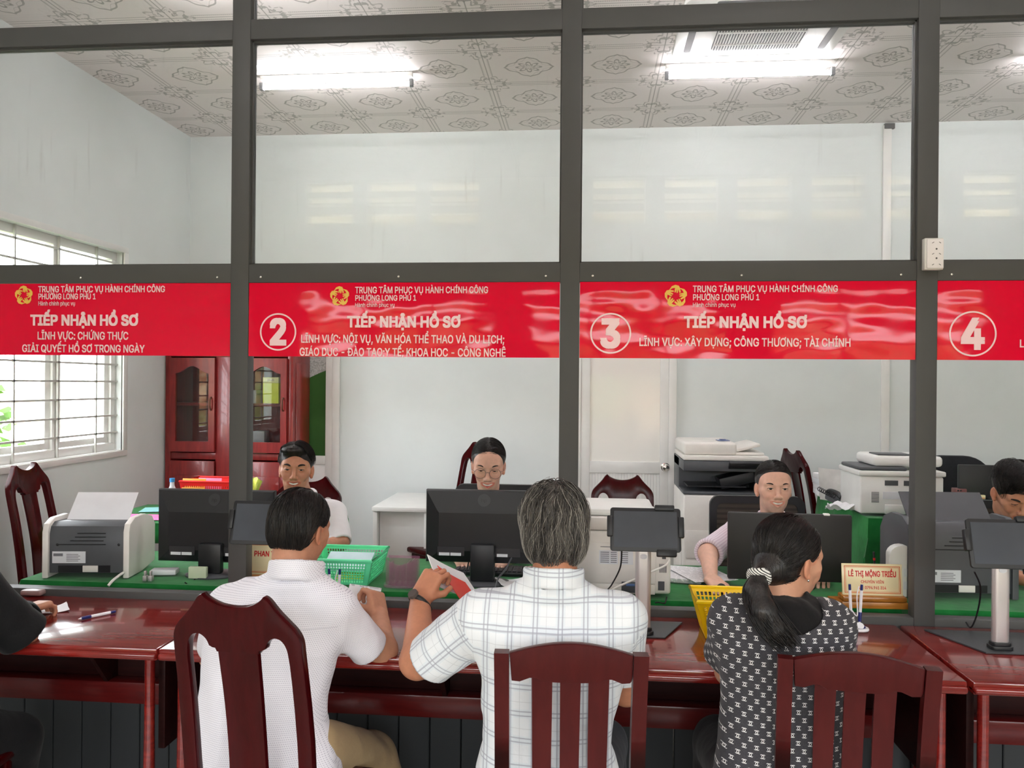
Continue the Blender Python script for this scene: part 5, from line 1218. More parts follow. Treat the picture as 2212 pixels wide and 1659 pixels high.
xs_ = at(452, 1040, 1.8).x
basket('plastic_basket', 'red basket of folders on the side table behind the left monitor', (xs_, 1.90, 0.803), 0.0, 0.36, 0.26, 0.22, Mat('red_plastic', srgb(236, 34, 30), 0.4).m, 0.8)
for (dx, dy, rx, col, nm, lb) in ((-0.09, -0.1, -0.2, (238, 166, 52), 'orange_folder', 'orange folder leaning in the red basket'), (0.0, -0.06, -0.15, (240, 150, 190), 'pink_folder', 'pink folder leaning in the red basket')):
    b = B(); b.box((-0.075, -0.003, 0), (0.075, 0.003, 0.235), 0.001); o = b.build('document_folder', simple(nm, col, 0.5)); o.location = (xs_+dx, 1.84+dy, 0.81); o.rotation_euler = (rx, 0, 0); tag(o, lb, 'folder')
b = B()
rb = random.Random(5)
b.grid(lambda u, v: (0.17*(u-0.5)*(1.2-0.5*v)+0.05*v, 0.015*math.sin(9*u+4*v)+0.03*v, 0.26*v-0.06*abs(u-0.7)*v), 10, 10, 0.004)
o = b.build('plastic_bag', simple('lime_white_bag', (210, 226, 96), 0.35, 0.4, 9)); o.location = (xs_+0.14, 1.86, 0.812); o.rotation_euler = (0, 0.25, 0); tag(o, 'lime and white plastic bag sticking out of the red basket', 'bag')
# bottle of water
t = thing('water_bottle', 'small clear water bottle with blue cap beside the red basket', 'bottle', (at(372, 1050, 1.72).x, 1.72, 0.803))
b = B(); b.lathe([(0.0, 0), (0.029, 0.0), (0.032, 0.006), (0.031, 0.07), (0.032, 0.13), (0.028, 0.165), (0.014, 0.20), (0.013, 0.222), (0, 0.222)], seg=20); b.build('bottle_body', Mat('clear_plastic', (0.86, 0.90, 0.93), 0.15, alpha=0.75).m, t)
b = B(); b.lathe([(0.0325, 0.072), (0.0325, 0.128)], seg=20); b.build('label', simple('blue_white_label', (120, 166, 220), 0.5, 0.35, 60), t, recalc=False)
b = B(); b.lathe([(0, 0.222), (0.016, 0.222), (0.016, 0.245), (0, 0.246)], seg=16); b.build('cap', simple('blue_cap', (64, 150, 210), 0.4), t)
# purple acrylic holder
t = thing('desk_organizer', 'translucent purple acrylic desk organizer between the mint basket and the paper', 'organizer', (at(866, 1262, .22).x, 0.235, TZ+0.002))
m_pur = Mat('purple_acrylic', srgb(178, 112, 146), 0.08, alpha=0.27).m
b = B(); b.prism(rrect(0.15, 0.11, 0.05, 8), tr(0, 0, 0.004), 0.008, 0.001); b.build('base', m_pur, t)
b = B()
b.grid(lambda u, v: (0.068*math.cos(PI+u*PI), 0.045*math.sin(PI+u*PI)*1.0, 0.008+v*(0.085+0.025*abs(2*u-1))), 18, 3, 0.003); b.build('front_shell', m_pur, t)
b = B()
for k, (x_, h_) in enumerate(((-0.045, 0.095), (-0.02, 0.075), (0.005, 0.085), (0.03, 0.10), (0.05, 0.11))): b.box((x_-0.0015, -0.03, 0.0085), (x_+0.0015, 0.045, h_))
b.box((-0.066, 0.045, 0.0085), (0.066, 0.048, 0.115)); b.build('divider', m_pur, t)
# ------------------------------------------------------------------ name plates
m_platewood = wood_mat('name_plate_wood', srgb(150, 92, 30), srgb(186, 122, 48), 0.3, 0.3, (2, 12, 12))
m_cream = Mat('cream_plate', srgb(236, 222, 178), 0.2).mottle(5, 0.03).m
m_redink = Mat('red_ink', srgb(206, 32, 34), 0.4).m
m_orange = Mat('orange_line', srgb(214, 100, 44), 0.4).m
def name_plate(label, x, y, w, h, lines, rot=0.0, tilt=-0.12, base=True):
    t = thing('name_plate', label, 'name plate', (x, y, TZ+0.002), rot, 'cream name plates')
    zb = 0.045 if base else 0.004
    b = B(); b.prism([(-w*0.54, -0.045), (w*0.54, -0.045), (w*0.62, 0.045), (-w*0.66, 0.045)], tr(0, 0.02, 0.012), 0.024, 0.003); b.box((-w*0.52, -0.022, 0.0245), (w*0.54, 0.05, 0.045), 0.006); b.build('base', m_platewood, t)
    M = tr(0, 0.0, zb) @ rotx(tilt)
    b = B(); b.box((-w/2, 0, 0), (w/2, 0.008, h), 0.001); b.build('plate', m_cream, t, xf=M)
    b = B()
    for k, (mg, th) in enumerate(((0.008, 0.0025), (0.013, 0.0012))):
        for (x0, x1, z0, z1) in ((-w/2+mg, w/2-mg, mg, mg+th), (-w/2+mg, w/2-mg, h-mg-th, h-mg), (-w/2+mg, -w/2+mg+th, mg, h-mg), (w/2-mg-th, w/2-mg, mg, h-mg)): b.box((x0, -0.0006, z0), (x1, 0.0004, z1))
    b.build('border_line', m_orange, t, xf=M)
    for (txt, wd, zc, hh, bold) in lines:
        lettering('lettering', txt, hh, M @ tr(0 if txt != 'PHAN T' else -w*0.20, -0.0004, zc) @ FRONT, m_redink, t, 'C', bold=bold, width=wd, thick=0.0008)
    return t
pl, pr = at(1820, 1245, .13), at(1952, 1245, .13)
w = pr.x-pl.x; h = at(1885, 1213, .13).z-at(1885, 1280, .13).z
name_plate('cream name plate with red lettering on a stepped wooden base', (pl.x+pr.x)/2, 0.13, w, h, [('LÊ THỊ MỘNG TRIỀU', w*0.80, h*0.60, h*0.17, 0.02), ('CHUYÊN VIÊN', w*0.385, h*0.385, h*0.09, 0.006), ('ĐT: 0796.961 314', w*0.45, h*0.20, h*0.09, 0.012)], 0.03)
pl, pr = at(532, 1205, .16), at(655, 1205, .16); w = pr.x-pl.x
name_plate('cream name plate half hidden behind the head of the person in the dotted shirt', (pl.x+pr.x)/2, 0.16, w, at(540, 1172, .16).z-TZ-0.045, [('PHAN T', w*0.36, 0.075, 0.021, 0.02)])
# far name plate lying on the narrow table, with a phone on it
p = at_z(2082, 1077, GTZ)
t = thing('name_plate', 'cream name plate lying flat with a phone on it, behind the person at the right', 'name plate', (p.x, p.y, GTZ+0.004), 0, 'cream name plates')
b = B(); b.box((-0.11, -0.05, 0.0), (0.11, 0.05, 0.026), 0.003); b.build('plate', m_cream, t)
b = B(); b.box((-0.105, -0.0515, 0.006), (0.105, -0.0502, 0.010)); b.build('border_line', m_orange, t)
b = B(); b.box((-0.035, -0.035, 0), (0.035, 0.035, 0.035), 0.006); o = b.build('mobile_phone', simple('rose_phone', (120, 74, 74), 0.3)); o.location = (p.x-0.03, p.y, GTZ+0.031); tag(o, 'dark rose mobile phone resting on the far name plate', 'phone')
b = B()
for dx in (-0.02, -0.004): b.ball((dx, -0.0355, 0.024), 0.006, (1, 0.3, 1), 10)
b.build('camera_lens', m_blk, o)
# ------------------------------------------------------------------ pen stands, pens, papers
m_penw = simple('white_pen', (240, 240, 244), 0.3, 0.01); m_penb = simple('navy_pen', (34, 44, 110), 0.3, 0.05)
def pen_mesh(M, parent, L=0.14):
    b = B(); b.lathe([(0.0, 0.0), (0.004, 0.012), (0.0055, 0.03), (0.0055, L*0.86)], seg=10); p_ = b.build('barrel', m_penw, parent, xf=M)
    b = B(); b.lathe([(0.0058, 0.012), (0.0062, 0.045), (0.0057, 0.046)], seg=10); b.build('grip', m_penb, parent, xf=M, recalc=False)
    b = B(); b.lathe([(0.0, L*0.86), (0.0048, L*0.86), (0.0048, L), (0, L)], seg=10); b.build('cap', m_penb, parent, xf=M)
def pen_stand(label, x, y, z):
    t = thing('pen_stand', label, 'pen stand', (x, y, z), 0, 'counter pen stands')
    b = B(); b.lathe([(0, 0), (0.034, 0), (0.036, 0.004), (0.033, 0.010), (0, 0.010)], seg=24, sx=1.0, sy=0.8); b.build('base', m_penw, t)
    b = B(); b.lathe([(0, 0.0105), (0.024, 0.0105), (0.022, 0.016), (0, 0.02)], seg=24, sx=1.0, sy=0.8); b.build('pad', m_penb, t)
    b = B(); b.tube([(0, -0.012, 0.018), (0, -0.014, 0.021)], 0.014, 16); b.build('badge', m_penw, t)
    for s in (-1, 1): pen_mesh(tr(s*0.014-0.008, 0.012, 0.016) @ roty(s*0.05), t, 0.145)
    b = B(); b.tube(bez([(0.0, 0.0, 0.02), (-0.03, 0.004, 0.045), (-0.025, 0.008, 0.07), (-0.004, 0.006, 0.05), (-0.004, 0.01, 0.12), (0.004, 0.012, 0.155)], 8), 0.0022, 6); b.build('cord', m_penw, t)
    return t
p = at_z(1855, 1362, .775)
pen_stand('white and navy pen stand with two pens in front of the wooden name plate', p.x, p.y, 0.7765)
pen_stand('white and navy pen stand with two pens in front of the mint basket', at(724, 1330, -.1).x, -0.10, 0.7765)
t = thing('pen', 'white and navy ball pen lying on the left service desk', 'pen', (at_z(168, 1342, .775).x, at_z(168, 1342, .775).y, 0.7765), 0)
pen_mesh(tr(0, 0, 0.0062) @ rotz(-0.95+0.35) @ rotx(-PI/2) , t, 0.135)
def sheet(name, label, cat, c, w, d, rot, mat, z, curl=0.0, n=1, th=0.0012):
    b = B()
    b.grid(lambda u, v: ((u-0.5)*w, (v-0.5)*d, curl*((2*u-1)**2)*(1 if v > 0.5 else 0.4)), 8, 4, th)
    o = b.build(name, mat, smooth=40); o.location = (c[0], c[1], z+th); o.rotation_euler = (0, 0, rot); return tag(o, label, cat)
def printed_mat():
    M = Mat('printed_paper', srgb(238, 238, 240), 0.7)
    x, y, z = M.xyz('Object')
    ln = (y*420.0).sin().gt(0.35)*M.noise(70, 2, 0.6, (1, 0.3, 1)).gt(0.46)*(x.abs().lt(0.09))
    M.col(M.mix(ln*0.45, srgb(238, 238, 240), srgb(120, 122, 130))); return M.m
m_print = printed_mat()
p = at_z(1480, 1248, TZ); b = B(); b.box((-0.10, -0.13, 0), (0.10, 0.13, 0.018), 0.002); o = b.build('paper_stack', m_print); o.location = (p.x-0.02, p.y+0.02, TZ+0.002); o.rotation_euler = (0, 0, -0.2); tag(o, 'stack of printed papers between the big white printer and the computer mouse', 'papers')
p = at_z(1512, 1252, TZ); sheet('printed_sheet', 'loose printed sheet lying next to the computer mouse', 'paper', (p.x+0.01, p.y), 0.2, 0.26, 0.35, m_print, TZ+0.0225, 0.003)
p = at_z(118, 1318, .775); sheet('note_pad', 'small folded white paper by the hand of the person in black', 'paper', (p.x, p.y), 0.09, 0.10, 0.7, m_paper, 0.777, 0.012)
p = at_z(75, 1285, .775); b = B(); b.box((-0.045, -0.03, 0), (0.045, 0.03, 0.022), 0.008, seg=3); o = b.build('glasses_case', simple('pale_brown_case', (150, 126, 122), 0.25)); o.location = (p.x, p.y, 0.777); tag(o, 'pale brown case lying at the partition on the left service desk', 'case')
p = at(1110, 1262, .22); sheet('printed_sheet', 'white sheet leaning over the green cloth beside the second monitor stand', 'paper', (at(1128, 1262, .3).x, 0.30), 0.19, 0.20, 0.5, m_paper, TZ+0.004, 0.02)
p = at(315, 1135, .75)
o = sheet('pink_folder', 'pink paper folder behind the paper tray of the window printer', 'folder', (at(310, 1100, 1.68).x, 1.72), 0.34, 0.20, 0.0, simple('pink_card', (244, 130, 190), 0.6), 0.803); o = sheet('teal_folder', 'pale teal folder on the side table behind the pink folder', 'folder', (at(345, 1085, 2.02).x, 2.02), 0.22, 0.2, 0.3, simple('teal_card', (150, 212, 214), 0.6), 0.803)
# keyboard and mouse
t = thing('keyboard', 'black keyboard under the monitor of the person in glasses', 'keyboard', (at(1080, 1232, .45).x, 0.52, TZ+0.002), 0)
b = B(); b.box((-0.21, -0.065, 0), (0.21, 0.065, 0.016), 0.004); b.build('case', m_blk, t)
b = B()
for r_ in range(5):
    for k in range(19): b.box((-0.203+k*0.0214, -0.058+r_*0.0235, 0.0165), (-0.185+k*0.0214, -0.038+r_*0.0235, 0.022), 0.002, seg=1)
b.build('keys', simple('dark_key', (42, 42, 46), 0.5), t, smooth=0)
pm = at(1556, 1234, .30); pm.z = TZ
t = thing('computer_mouse', 'black computer mouse with a red light under the hand of the person', 'mouse', (pm.x, 0.30, TZ+0.004), 0.1)
b = B(); b.ball((0, 0, 0.004), 0.03, (1.0, 1.75, 1.05), 18)
for v in b.bm.verts: v.co.z = max(0.0, v.co.z)
b.build('shell', m_blk, t)
b = B(); b.box((-0.002, -0.0525, 0.007), (0.004, -0.0495, 0.012)); b.build('light', Mat('red_light', (1, 0.05, 0.03), emis=(1, 0.08, 0.05), estr=3).m, t)
sheet('mouse_pad', 'dark mouse pad under the computer mouse', 'mouse pad', (pm.x+0.01, 0.32), 0.2, 0.17, 0.0, m_blk, TZ+0.0015, 0, th=0.0015)
# white upright box and router by the right post, things on the high table
xg = at(1952, 1250, .28).x
t = thing('file_holder', 'white rounded plastic file holder behind the wooden name plate', 'file holder', (xg, 0.33, TZ+0.002))
zt = Z0(1952, 1180, .3)-TZ
b = B(); b.prism([(-0.045, 0), (0.055, 0), (0.055, zt*0.8)]+[(0.005+0.05*math.cos(a), zt*0.8+zt*0.2*math.sin(a)) for a in np.linspace(0.2, PI-0.2, 9)]+[(-0.045, zt*0.8)], FRONT, 0.05, 0.004); b.build('shell', m_white, t)
for q_ in (0.15, 0.40):
    b = B(); b.box((0.01, -0.0262, zt*q_), (0.05, -0.025, zt*(q_+0.15))); b.build('slot', m_lab, t)
p = at(1810, 1055, 2.2)
for k in range(4):
    b = B(); b.box((-0.15, -0.11, 0), (0.15, 0.11, 0.033), 0.003); o = b.build('paper_stack', m_print if k != 2 else m_lab); o.location = (at(1815, 1040, 2.35).x+0.012*(k % 2), 2.35, GTZ+0.003+0.0345*k); o.rotation_euler = (0, 0, (-0.1, 0.08, -0.02, 0.12)[k])
    tag(o, ('bottom', 'second lowest', 'second highest', 'topmost')[k]+' bundle of papers in the pile on the high green table', 'papers', 'bundles of papers on the high table')
b = B(); b.grid(lambda u, v: ((u-0.5)*0.30, 0.01*math.sin(7*u), v*0.20-0.03*u), 8, 5, 0.003); o = b.build('plastic_bag', simple('grey_white_bag', (214, 212, 208), 0.5, 0.1)); o.location = (at(1828, 1050, 2.1).x, 2.12, GTZ+0.004); o.rotation_euler = (-0.25, 0, 0); tag(o, 'greyish white plastic bag leaning on the pile of papers', 'bag')
t = thing('desk_phone', 'black desk telephone with a coiled cord on the high green table', 'telephone', (at(1835, 1060, 1.9).x, 1.95, GTZ+0.004), 0.25)
b = B(); b.box((-0.10, -0.07, 0), (0.10, 0.08, 0.04), 0.01, rot=rotx(0.25), seg=2); 
for v in b.bm.verts: v.co.z = max(0, v.co.z)
b.build('body', m_dgrey, t)
b = B(); b.tube(bez([(-0.075, -0.07, 0.045), (-0.08, -0.03, 0.065), (-0.08, 0.04, 0.07), (-0.075, 0.08, 0.06)]), 0.016, 10); b.build('handset', m_blk, t)
b = B()
b.tube([(-0.11-0.012*math.cos(k*0.9)-0.0008*k, -0.05+k*0.0016, 0.05+0.012*math.sin(k*0.9)+0.0006*k) for k in range(60)], 0.0025, 5); b.build('coiled_cord', m_blk, t)
b = B(); b.grid(lambda u, v: ((u-0.5)*0.2, (v-0.5)*0.10, 0.018+0.016*math.sin(11*u+5*v)+0.01*math.sin(17*v)), 12, 6, 0.002); o = b.build('crumpled_paper', m_paper); o.location = (at(1828, 1080, 1.65).x, 1.66, GTZ+0.012); tag(o, 'crumpled white paper bag in front of the telephone', 'paper')
t = thing('ball_pen', 'dark pen with a red ring standing behind the wooden name plate', 'pen', (at(1893, 1255, .45).x, .45, TZ+0.003))
b = B(); b.tube([(0, 0, 0), (-0.012, 0, 0.15)], 0.0045, 8); b.build('barrel', m_blk, t)
b = B(); b.tube([(-0.009, 0, 0.115), (-0.0097, 0, 0.125)], 0.0052, 8); b.build('ring', m_redink, t)
# adaptor, cards and cables around the left monitor
b = B(); b.box((-0.055, -0.03, 0), (0.055, 0.03, 0.022), 0.004); o = b.build('card_box', m_lab); o.location = (at(385, 1232, .42).x, 0.30, TZ+0.003); o.rotation_euler = (0, 0, 0.2); tag(o, 'small pale box of cards beside the left monitor stand', 'box')
b = B(); b.box((-0.04, -0.01, 0), (0.04, 0.01, 0.05), 0.003); o = b.build('note_stack', simple('pale_green_notes', (196, 206, 178), 0.6)); o.location = (at(435, 1245, .27).x, 0.24, TZ+0.003); tag(o, 'pale green notes tied to the left monitor stand', 'notes')
cable([at(437, 1208, .3), at(430, 1235, .27), at(412, 1262, .2), (at(402, 1280, .16).x, .15, TZ+0.006)], 'black cable hanging down from the left monitor')
cable([(at(268, 1240, .19).x, .185, TZ+0.03), at(258, 1243, .16), at(243, 1255, .10), (at(234, 1268, .08).x, .08, 0.80)], 'thick grey cable from the window printer down to the partition', 0.006, m_beige)
cable([at(1012, 1215, .33), at(1008, 1232, .30), (at(1000, 1245, .3).x, .30, TZ+0.006), (at(990, 1250, .33).x, .34, TZ+0.005)], 'black cable hanging down from the second monitor')
cable([at(1105, 1205, .33), at(1092, 1230, .28), at(1076, 1250, .2), (at(1068, 1274, .16).x, .155, TZ+0.006)], 'grey cable curving from the second monitor over the green cloth', 0.004, m_dgrey)
b = B()
for s in (-1, 1): b.box((s*0.012-0.008, -0.01, 0.0), (s*0.012+0.008, 0.012, 0.022), 0.002); b.box((s*0.012-0.004, -0.006, 0.022), (s*0.012+0.004, 0.006, 0.042), 0.001)
o = b.build('clip_pair', m_silver); o.location = (at(320, 1240, .17).x, 0.17, TZ+0.003); tag(o, 'pair of small metal clips on the cloth beside the window printer', 'clip')
# things inside the cabinet
def cabitem(nm, label, cat, px, py, w, h, d, mat, zf, bev=0.003, Y=2.95, letters=None):
    p_ = at(px, py, Y); b = B(); b.box((-w/2, -d/2, 0), (w/2, d/2, h), bev); o = b.build(nm, mat); o.location = (p_.x, Y+0.02, zf); tag(o, label, cat); return o
mb = simple('lime_box', (206, 222, 40), 0.5, 0.05)
o = cabitem('lime_box', 'lime yellow box behind the right glass door of the cabinet', 'box', 588, 850, 0.125, 0.20, 0.1, mb, 1.4855)
lettering('lettering', 'plus', 0.020, tr(0.0, -0.0505, 0.172) @ FRONT, m_ink, o, 'C', thick=0.001)
b = B(); b.box((-0.0626, -0.0505, 0.155), (0.0626, 0.0505, 0.2004), 0.002); b.build('pale_flap', simple('pale_lime', (226, 230, 160), 0.5), o)
cabitem('grey_box', 'grey box lying beside the lime box in the cabinet', 'box', 548, 860, 0.075, 0.10, 0.12, simple('grey_card', (132, 140, 140), 0.6), 1.4855)
cabitem('silver_device', 'silver device on the lower glazed shelf of the cabinet', 'device', 562, 940, 0.09, 0.09, 0.1, simple('silver_grey', (140, 142, 144), 0.4), 1.1835)
cabitem('book_stack', 'brown stack of files on the lower glazed shelf of the cabinet', 'files', 560, 965, 0.16, 0.08, 0.14, simple('brown_file', (110, 100, 80), 0.7), 1.1025)
cabitem('lime_card', 'lime card leaning at the post end of the cabinet shelf', 'card', 540, 955, 0.045, 0.10, 0.02, mb, 1.1025)
for o in bpy.data.objects:
    if o.name.startswith('silver_device'): o.location.z = 1.1826
# ------------------------------------------------------------------ sculpting: distance fields blended smoothly, meshed into one surface
class Field:
    def __init__(s, lo, hi, h, fine=()):
        """fine: list of (lo3, hi3, step) boxes that get a finer step along each axis"""
        s.ax = []
        for a in range(3):
            x = lo[a]; out = [x]
            while x < hi[a]:
                st = h
                for (l, u, hf) in fine:
                    if l[a]-0.5*h <= x <= u[a]: st = min(st, hf)
                x += st; out.append(x)
            s.ax.append(np.array(out, np.float32))
        s.F = np.full([len(a) for a in s.ax], 0.3, np.float32)
        s.h = h
    def put(s, prim, k=0.0, mode='u'):
        fn, lo, hi = prim
        m = k+2.5*s.h+0.004
        sl = []
        for a in range(3):
            i0 = np.searchsorted(s.ax[a], lo[a]-m); i1 = np.searchsorted(s.ax[a], hi[a]+m)
            if i1 <= i0: return s
            sl.append(slice(i0, i1))
        d = fn(s.ax[0][sl[0]][:, None, None], s.ax[1][sl[1]][None, :, None], s.ax[2][sl[2]][None, None, :])
        A = s.F[tuple(sl)]
        if mode == 'u':
            r = np.minimum(A, d)
            if k > 0:
                hh = np.maximum(k-np.abs(A-d), 0)/k; r = r-hh*hh*k*0.25
        else:
            d = -d; r = np.maximum(A, d)
            if k > 0:
                hh = np.maximum(k-np.abs(A-d), 0)/k; r = r+hh*hh*k*0.25
        s.F[tuple(sl)] = r
        return s
    def sub(s, prim, k=0.0): return s.put(prim, k, 's')
    def mesh(s, smooth=2):
        F = s.F; ins = F < 0
        c = np.zeros([n-1 for n in F.shape], np.uint8)
        for i in (0, 1):
            for j in (0, 1):
                for k in (0, 1): c += ins[i:F.shape[0]-1+i, j:F.shape[1]-1+j, k:F.shape[2]-1+k]
        act = (c > 0) & (c < 8)
        idx = np.argwhere(act)
        ids = np.full(act.shape, -1, np.int32); ids[act] = np.arange(len(idx), dtype=np.int32)
        acc = np.zeros((len(idx), 3), np.float32); cnt = np.zeros(len(idx), np.float32)
        cor = [(i, j, k) for i in (0, 1) for j in (0, 1) for k in (0, 1)]
        val = {q: F[idx[:, 0]+q[0], idx[:, 1]+q[1], idx[:, 2]+q[2]] for q in cor}
        for q in cor:
            for a in range(3):
                if q[a] == 0:
                    w = list(q); w[a] = 1; w = tuple(w)
                    fa, fb = val[q], val[w]
                    m = (fa < 0) != (fb < 0)
                    t = np.where(m, fa/np.where(m, fa-fb, 1), 0)
                    p = np.array(q, np.float32)[None, :].repeat(len(idx), 0); p[:, a] += t
                    acc[m] += p[m]; cnt[m] += 1
        fr = acc/cnt[:, None]
        V = np.zeros((len(idx), 3), np.float64)
        for a in range(3):
            x0 = s.ax[a][idx[:, a]]; x1 = s.ax[a][idx[:, a]+1]; V[:, a] = x0+fr[:, a]*(x1-x0)
        Q = []
        for a in range(3):
            b_, c_ = (a+1) % 3, (a+2) % 3
            s0 = [slice(1, -1)]*3; s1 = [slice(1, -1)]*3
            s0[a] = slice(0, -1); s1[a] = slice(1, None)
            A, Bm = ins[tuple(s0)], ins[tuple(s1)]
            e = np.argwhere(A != Bm)
            if len(e) == 0: continue
            flip = A[tuple(e.T)]
            base = e.copy(); base[:, b_] += 0; base[:, c_] += 0
            def cell(db, dc):
                q = base.copy(); q[:, b_] += db; q[:, c_] += dc
                return ids[tuple(q.T)]
            q = np.stack([cell(0, 0), cell(1, 0), cell(1, 1), cell(0, 1)], 1)
            q[~flip] = q[~flip][:, ::-1]
            Q.append(q)
        Q = np.concatenate(Q)
        Q = Q[(Q >= 0).all(1)]
        for _ in range(smooth):
            S = np.zeros_like(V); n = np.zeros(len(V))
            for k in range(4):
                for (i, j) in ((k, (k+1) % 4), ((k+1) % 4, k)):
                    for a in range(3): S[:, a] += np.bincount(Q[:, i], V[Q[:, j], a], len(V))
                    n += np.bincount(Q[:, i], minlength=len(V))
            V = V+0.5*(S/np.maximum(n, 1)[:, None]-V)
        return V, Q
def as_np(p): return np.array([p[0], p[1], p[2]], float)
def cap(a, b, ra, rb=None):
    a, b = as_np(a), as_np(b); rb = ra if rb is None else rb
    ba = b-a; L2 = float(ba@ba)+1e-12; R = max(ra, rb)
    def fn(x, y, z):
        px, py, pz = x-a[0], y-a[1], z-a[2]
        t = np.clip((px*ba[0]+py*ba[1]+pz*ba[2])/L2, 0, 1)
        return np.sqrt((px-t*ba[0])**2+(py-t*ba[1])**2+(pz-t*ba[2])**2)-(ra+(rb-ra)*t)
    return fn, np.minimum(a, b)-R, np.maximum(a, b)+R
def ell(c, r, R=None):
    c = as_np(c); r = np.array(r, float); R = np.eye(3) if R is None else np.array(R, float)   # columns of R = local axes
    def fn(x, y, z):
        px, py, pz = x-c[0], y-c[1], z-c[2]
        l = [px*R[0, i]+py*R[1, i]+pz*R[2, i] for i in range(3)]
        k0 = np.sqrt(sum((l[i]/r[i])**2 for i in range(3))); k1 = np.sqrt(sum((l[i]/(r[i]*r[i]))**2 for i in range(3)))
        return k0*(k0-1)/np.maximum(k1, 1e-6)
    m = r.max()
    return fn, c-m, c+m
def rbox(c, h, R=None, rnd=0.005):
    c = as_np(c); h = np.array(h, float); R = np.eye(3) if R is None else np.array(R, float)
    def fn(x, y, z):
        px, py, pz = x-c[0], y-c[1], z-c[2]
        q = [np.abs(px*R[0, i]+py*R[1, i]+pz*R[2, i])-(h[i]-rnd) for i in range(3)]
        o = np.sqrt(sum(np.maximum(v, 0)**2 for v in q))
        return o+np.minimum(np.maximum(np.maximum(q[0], q[1]), q[2]), 0)-rnd
    m = float(np.linalg.norm(h))
    return fn, c-m, c+m
def loft(levels, p=2.4):
    """stack of super-ellipse sections (z, cx, cy, a, b), top to bottom in any order"""
    L = np.array(sorted(levels), float); z0, z1 = L[0, 0], L[-1, 0]
    def fn(x, y, z):
        zc = np.clip(z, z0, z1)
        cx, cy, a, b = [np.interp(zc, L[:, 0], L[:, i]) for i in (1, 2, 3, 4)]
        dx, dy = np.abs((x-cx)/a), np.abs((y-cy)/b)
        q = (dx**p+dy**p)**(1/p)
        d = (q-1)*np.minimum(a, b)
        dz = np.abs(z-(z0+z1)/2)-(z1-z0)/2
        return np.where(dz > 0, np.sqrt(np.maximum(d, 0)**2+dz**2), d)
    lo = np.array([(L[:, 1]-L[:, 3]).min(), (L[:, 2]-L[:, 4]).min(), z0]); hi = np.array([(L[:, 1]+L[:, 3]).max(), (L[:, 2]+L[:, 4]).max(), z1])
    return fn, lo, hi
def tubering(c, R, a, b, r, hz):
    """upright band: an elliptical ring (radii a, b in the local xy) of wall r and half height hz"""
    c = as_np(c); R = np.array(R, float)
    def fn(x, y, z):
        px, py, pz = x-c[0], y-c[1], z-c[2]
        l = [px*R[0, i]+py*R[1, i]+pz*R[2, i] for i in range(3)]
        rr = np.sqrt((l[0]/a)**2+(l[1]/b)**2); d = np.abs(rr-1)*min(a, b)-r*0.5
        q = np.maximum(np.abs(l[2])-hz, 0)
        return np.sqrt(np.maximum(d, 0)**2+q*q)+np.minimum(d, 0)-r*0.5
    m = max(a, b)+hz+r
    return fn, c-m, c+m
class Frame:
    """local frame: x = to the person's left-hand side of the picture, y = forward, z = up"""
    def __init__(s, o, fwd, up=(0, 0, 1), scale=1.0):
        s.o = as_np(o); f = as_np(fwd); f /= np.linalg.norm(f); u = as_np(up); u = u-f*(u@f); u /= np.linalg.norm(u)
        s.R = np.stack([np.cross(f, u), f, u], 1); s.s = scale
    def p(s, *v): return s.o+s.R@(np.array(v, float)*s.s)
    def ell(s, c, r, rot=None): return ell(s.p(*c), np.array(r)*s.s, s.R if rot is None else s.R@rot)
    def cap(s, a, b, ra, rb=None): return cap(s.p(*a), s.p(*b), ra*s.s, None if rb is None else rb*s.s)
    def box(s, c, h, rot=None, rnd=0.005): return rbox(s.p(*c), np.array(h)*s.s, s.R if rot is None else s.R@rot, rnd*s.s)
    def loc(s, V): return ((V-s.o)@s.R)/s.s
    def mat(s):
        M = Matrix.Identity(4)
        for i in range(3):
            for j in range(3): M[i][j] = s.R[i, j]*s.s
            M[i][3] = s.o[i]
        return M
def np_rot(axis, a): return np.array(Matrix.Rotation(a, 3, axis))
def mesh_np(name, V, Q, m, parent=None, origin=None, smooth=True):
    V = np.asarray(V, np.float32)
    if origin is not None: V = V-np.array(origin, np.float32)[None, :]
    me = bpy.data.meshes.new(name)
    me.vertices.add(len(V)); me.vertices.foreach_set('co', V.ravel())
    n = Q.shape[1]
    me.loops.add(Q.size); me.loops.foreach_set('vertex_index', Q.ravel().astype(np.int32))
    me.polygons.add(len(Q)); me.polygons.foreach_set('loop_start', np.arange(0, Q.size, n, dtype=np.int32))
    try: me.polygons.foreach_set('loop_total', np.full(len(Q), n, np.int32))
    except Exception: pass
    me.update(calc_edges=True)
    me.polygons.foreach_set('use_smooth', np.ones(len(Q), bool))
    return link_mesh(name, me, m, parent)
def set_uvw(o, arr):
    """per-corner vector attribute 'cloth' (u, v, part)"""
    at_ = o.data.attributes.new('cloth', 'FLOAT_VECTOR', 'CORNER'); at_.data.foreach_set('vector', np.asarray(arr, np.float32).ravel())
def set_tint(o, arr):
    at_ = o.data.attributes.new('tint', 'FLOAT_COLOR', 'POINT')
    a = np.ones((len(arr), 4), np.float32); a[:, :3] = arr; at_.data.foreach_set('color', a.ravel())
_rs = np.random.RandomState(7)
_LAT = _rs.rand(32, 32, 32)
def vnoise(P):
    i = np.floor(P).astype(int); f = P-i; f = f*f*(3-2*f); out = 0
    for a in (0, 1):
        for b in (0, 1):
            for c in (0, 1):
                w = (f[:, 0] if a else 1-f[:, 0])*(f[:, 1] if b else 1-f[:, 1])*(f[:, 2] if c else 1-f[:, 2])
                out = out+w*_LAT[(i[:, 0]+a) % 32, (i[:, 1]+b) % 32, (i[:, 2]+c) % 32]
    return out
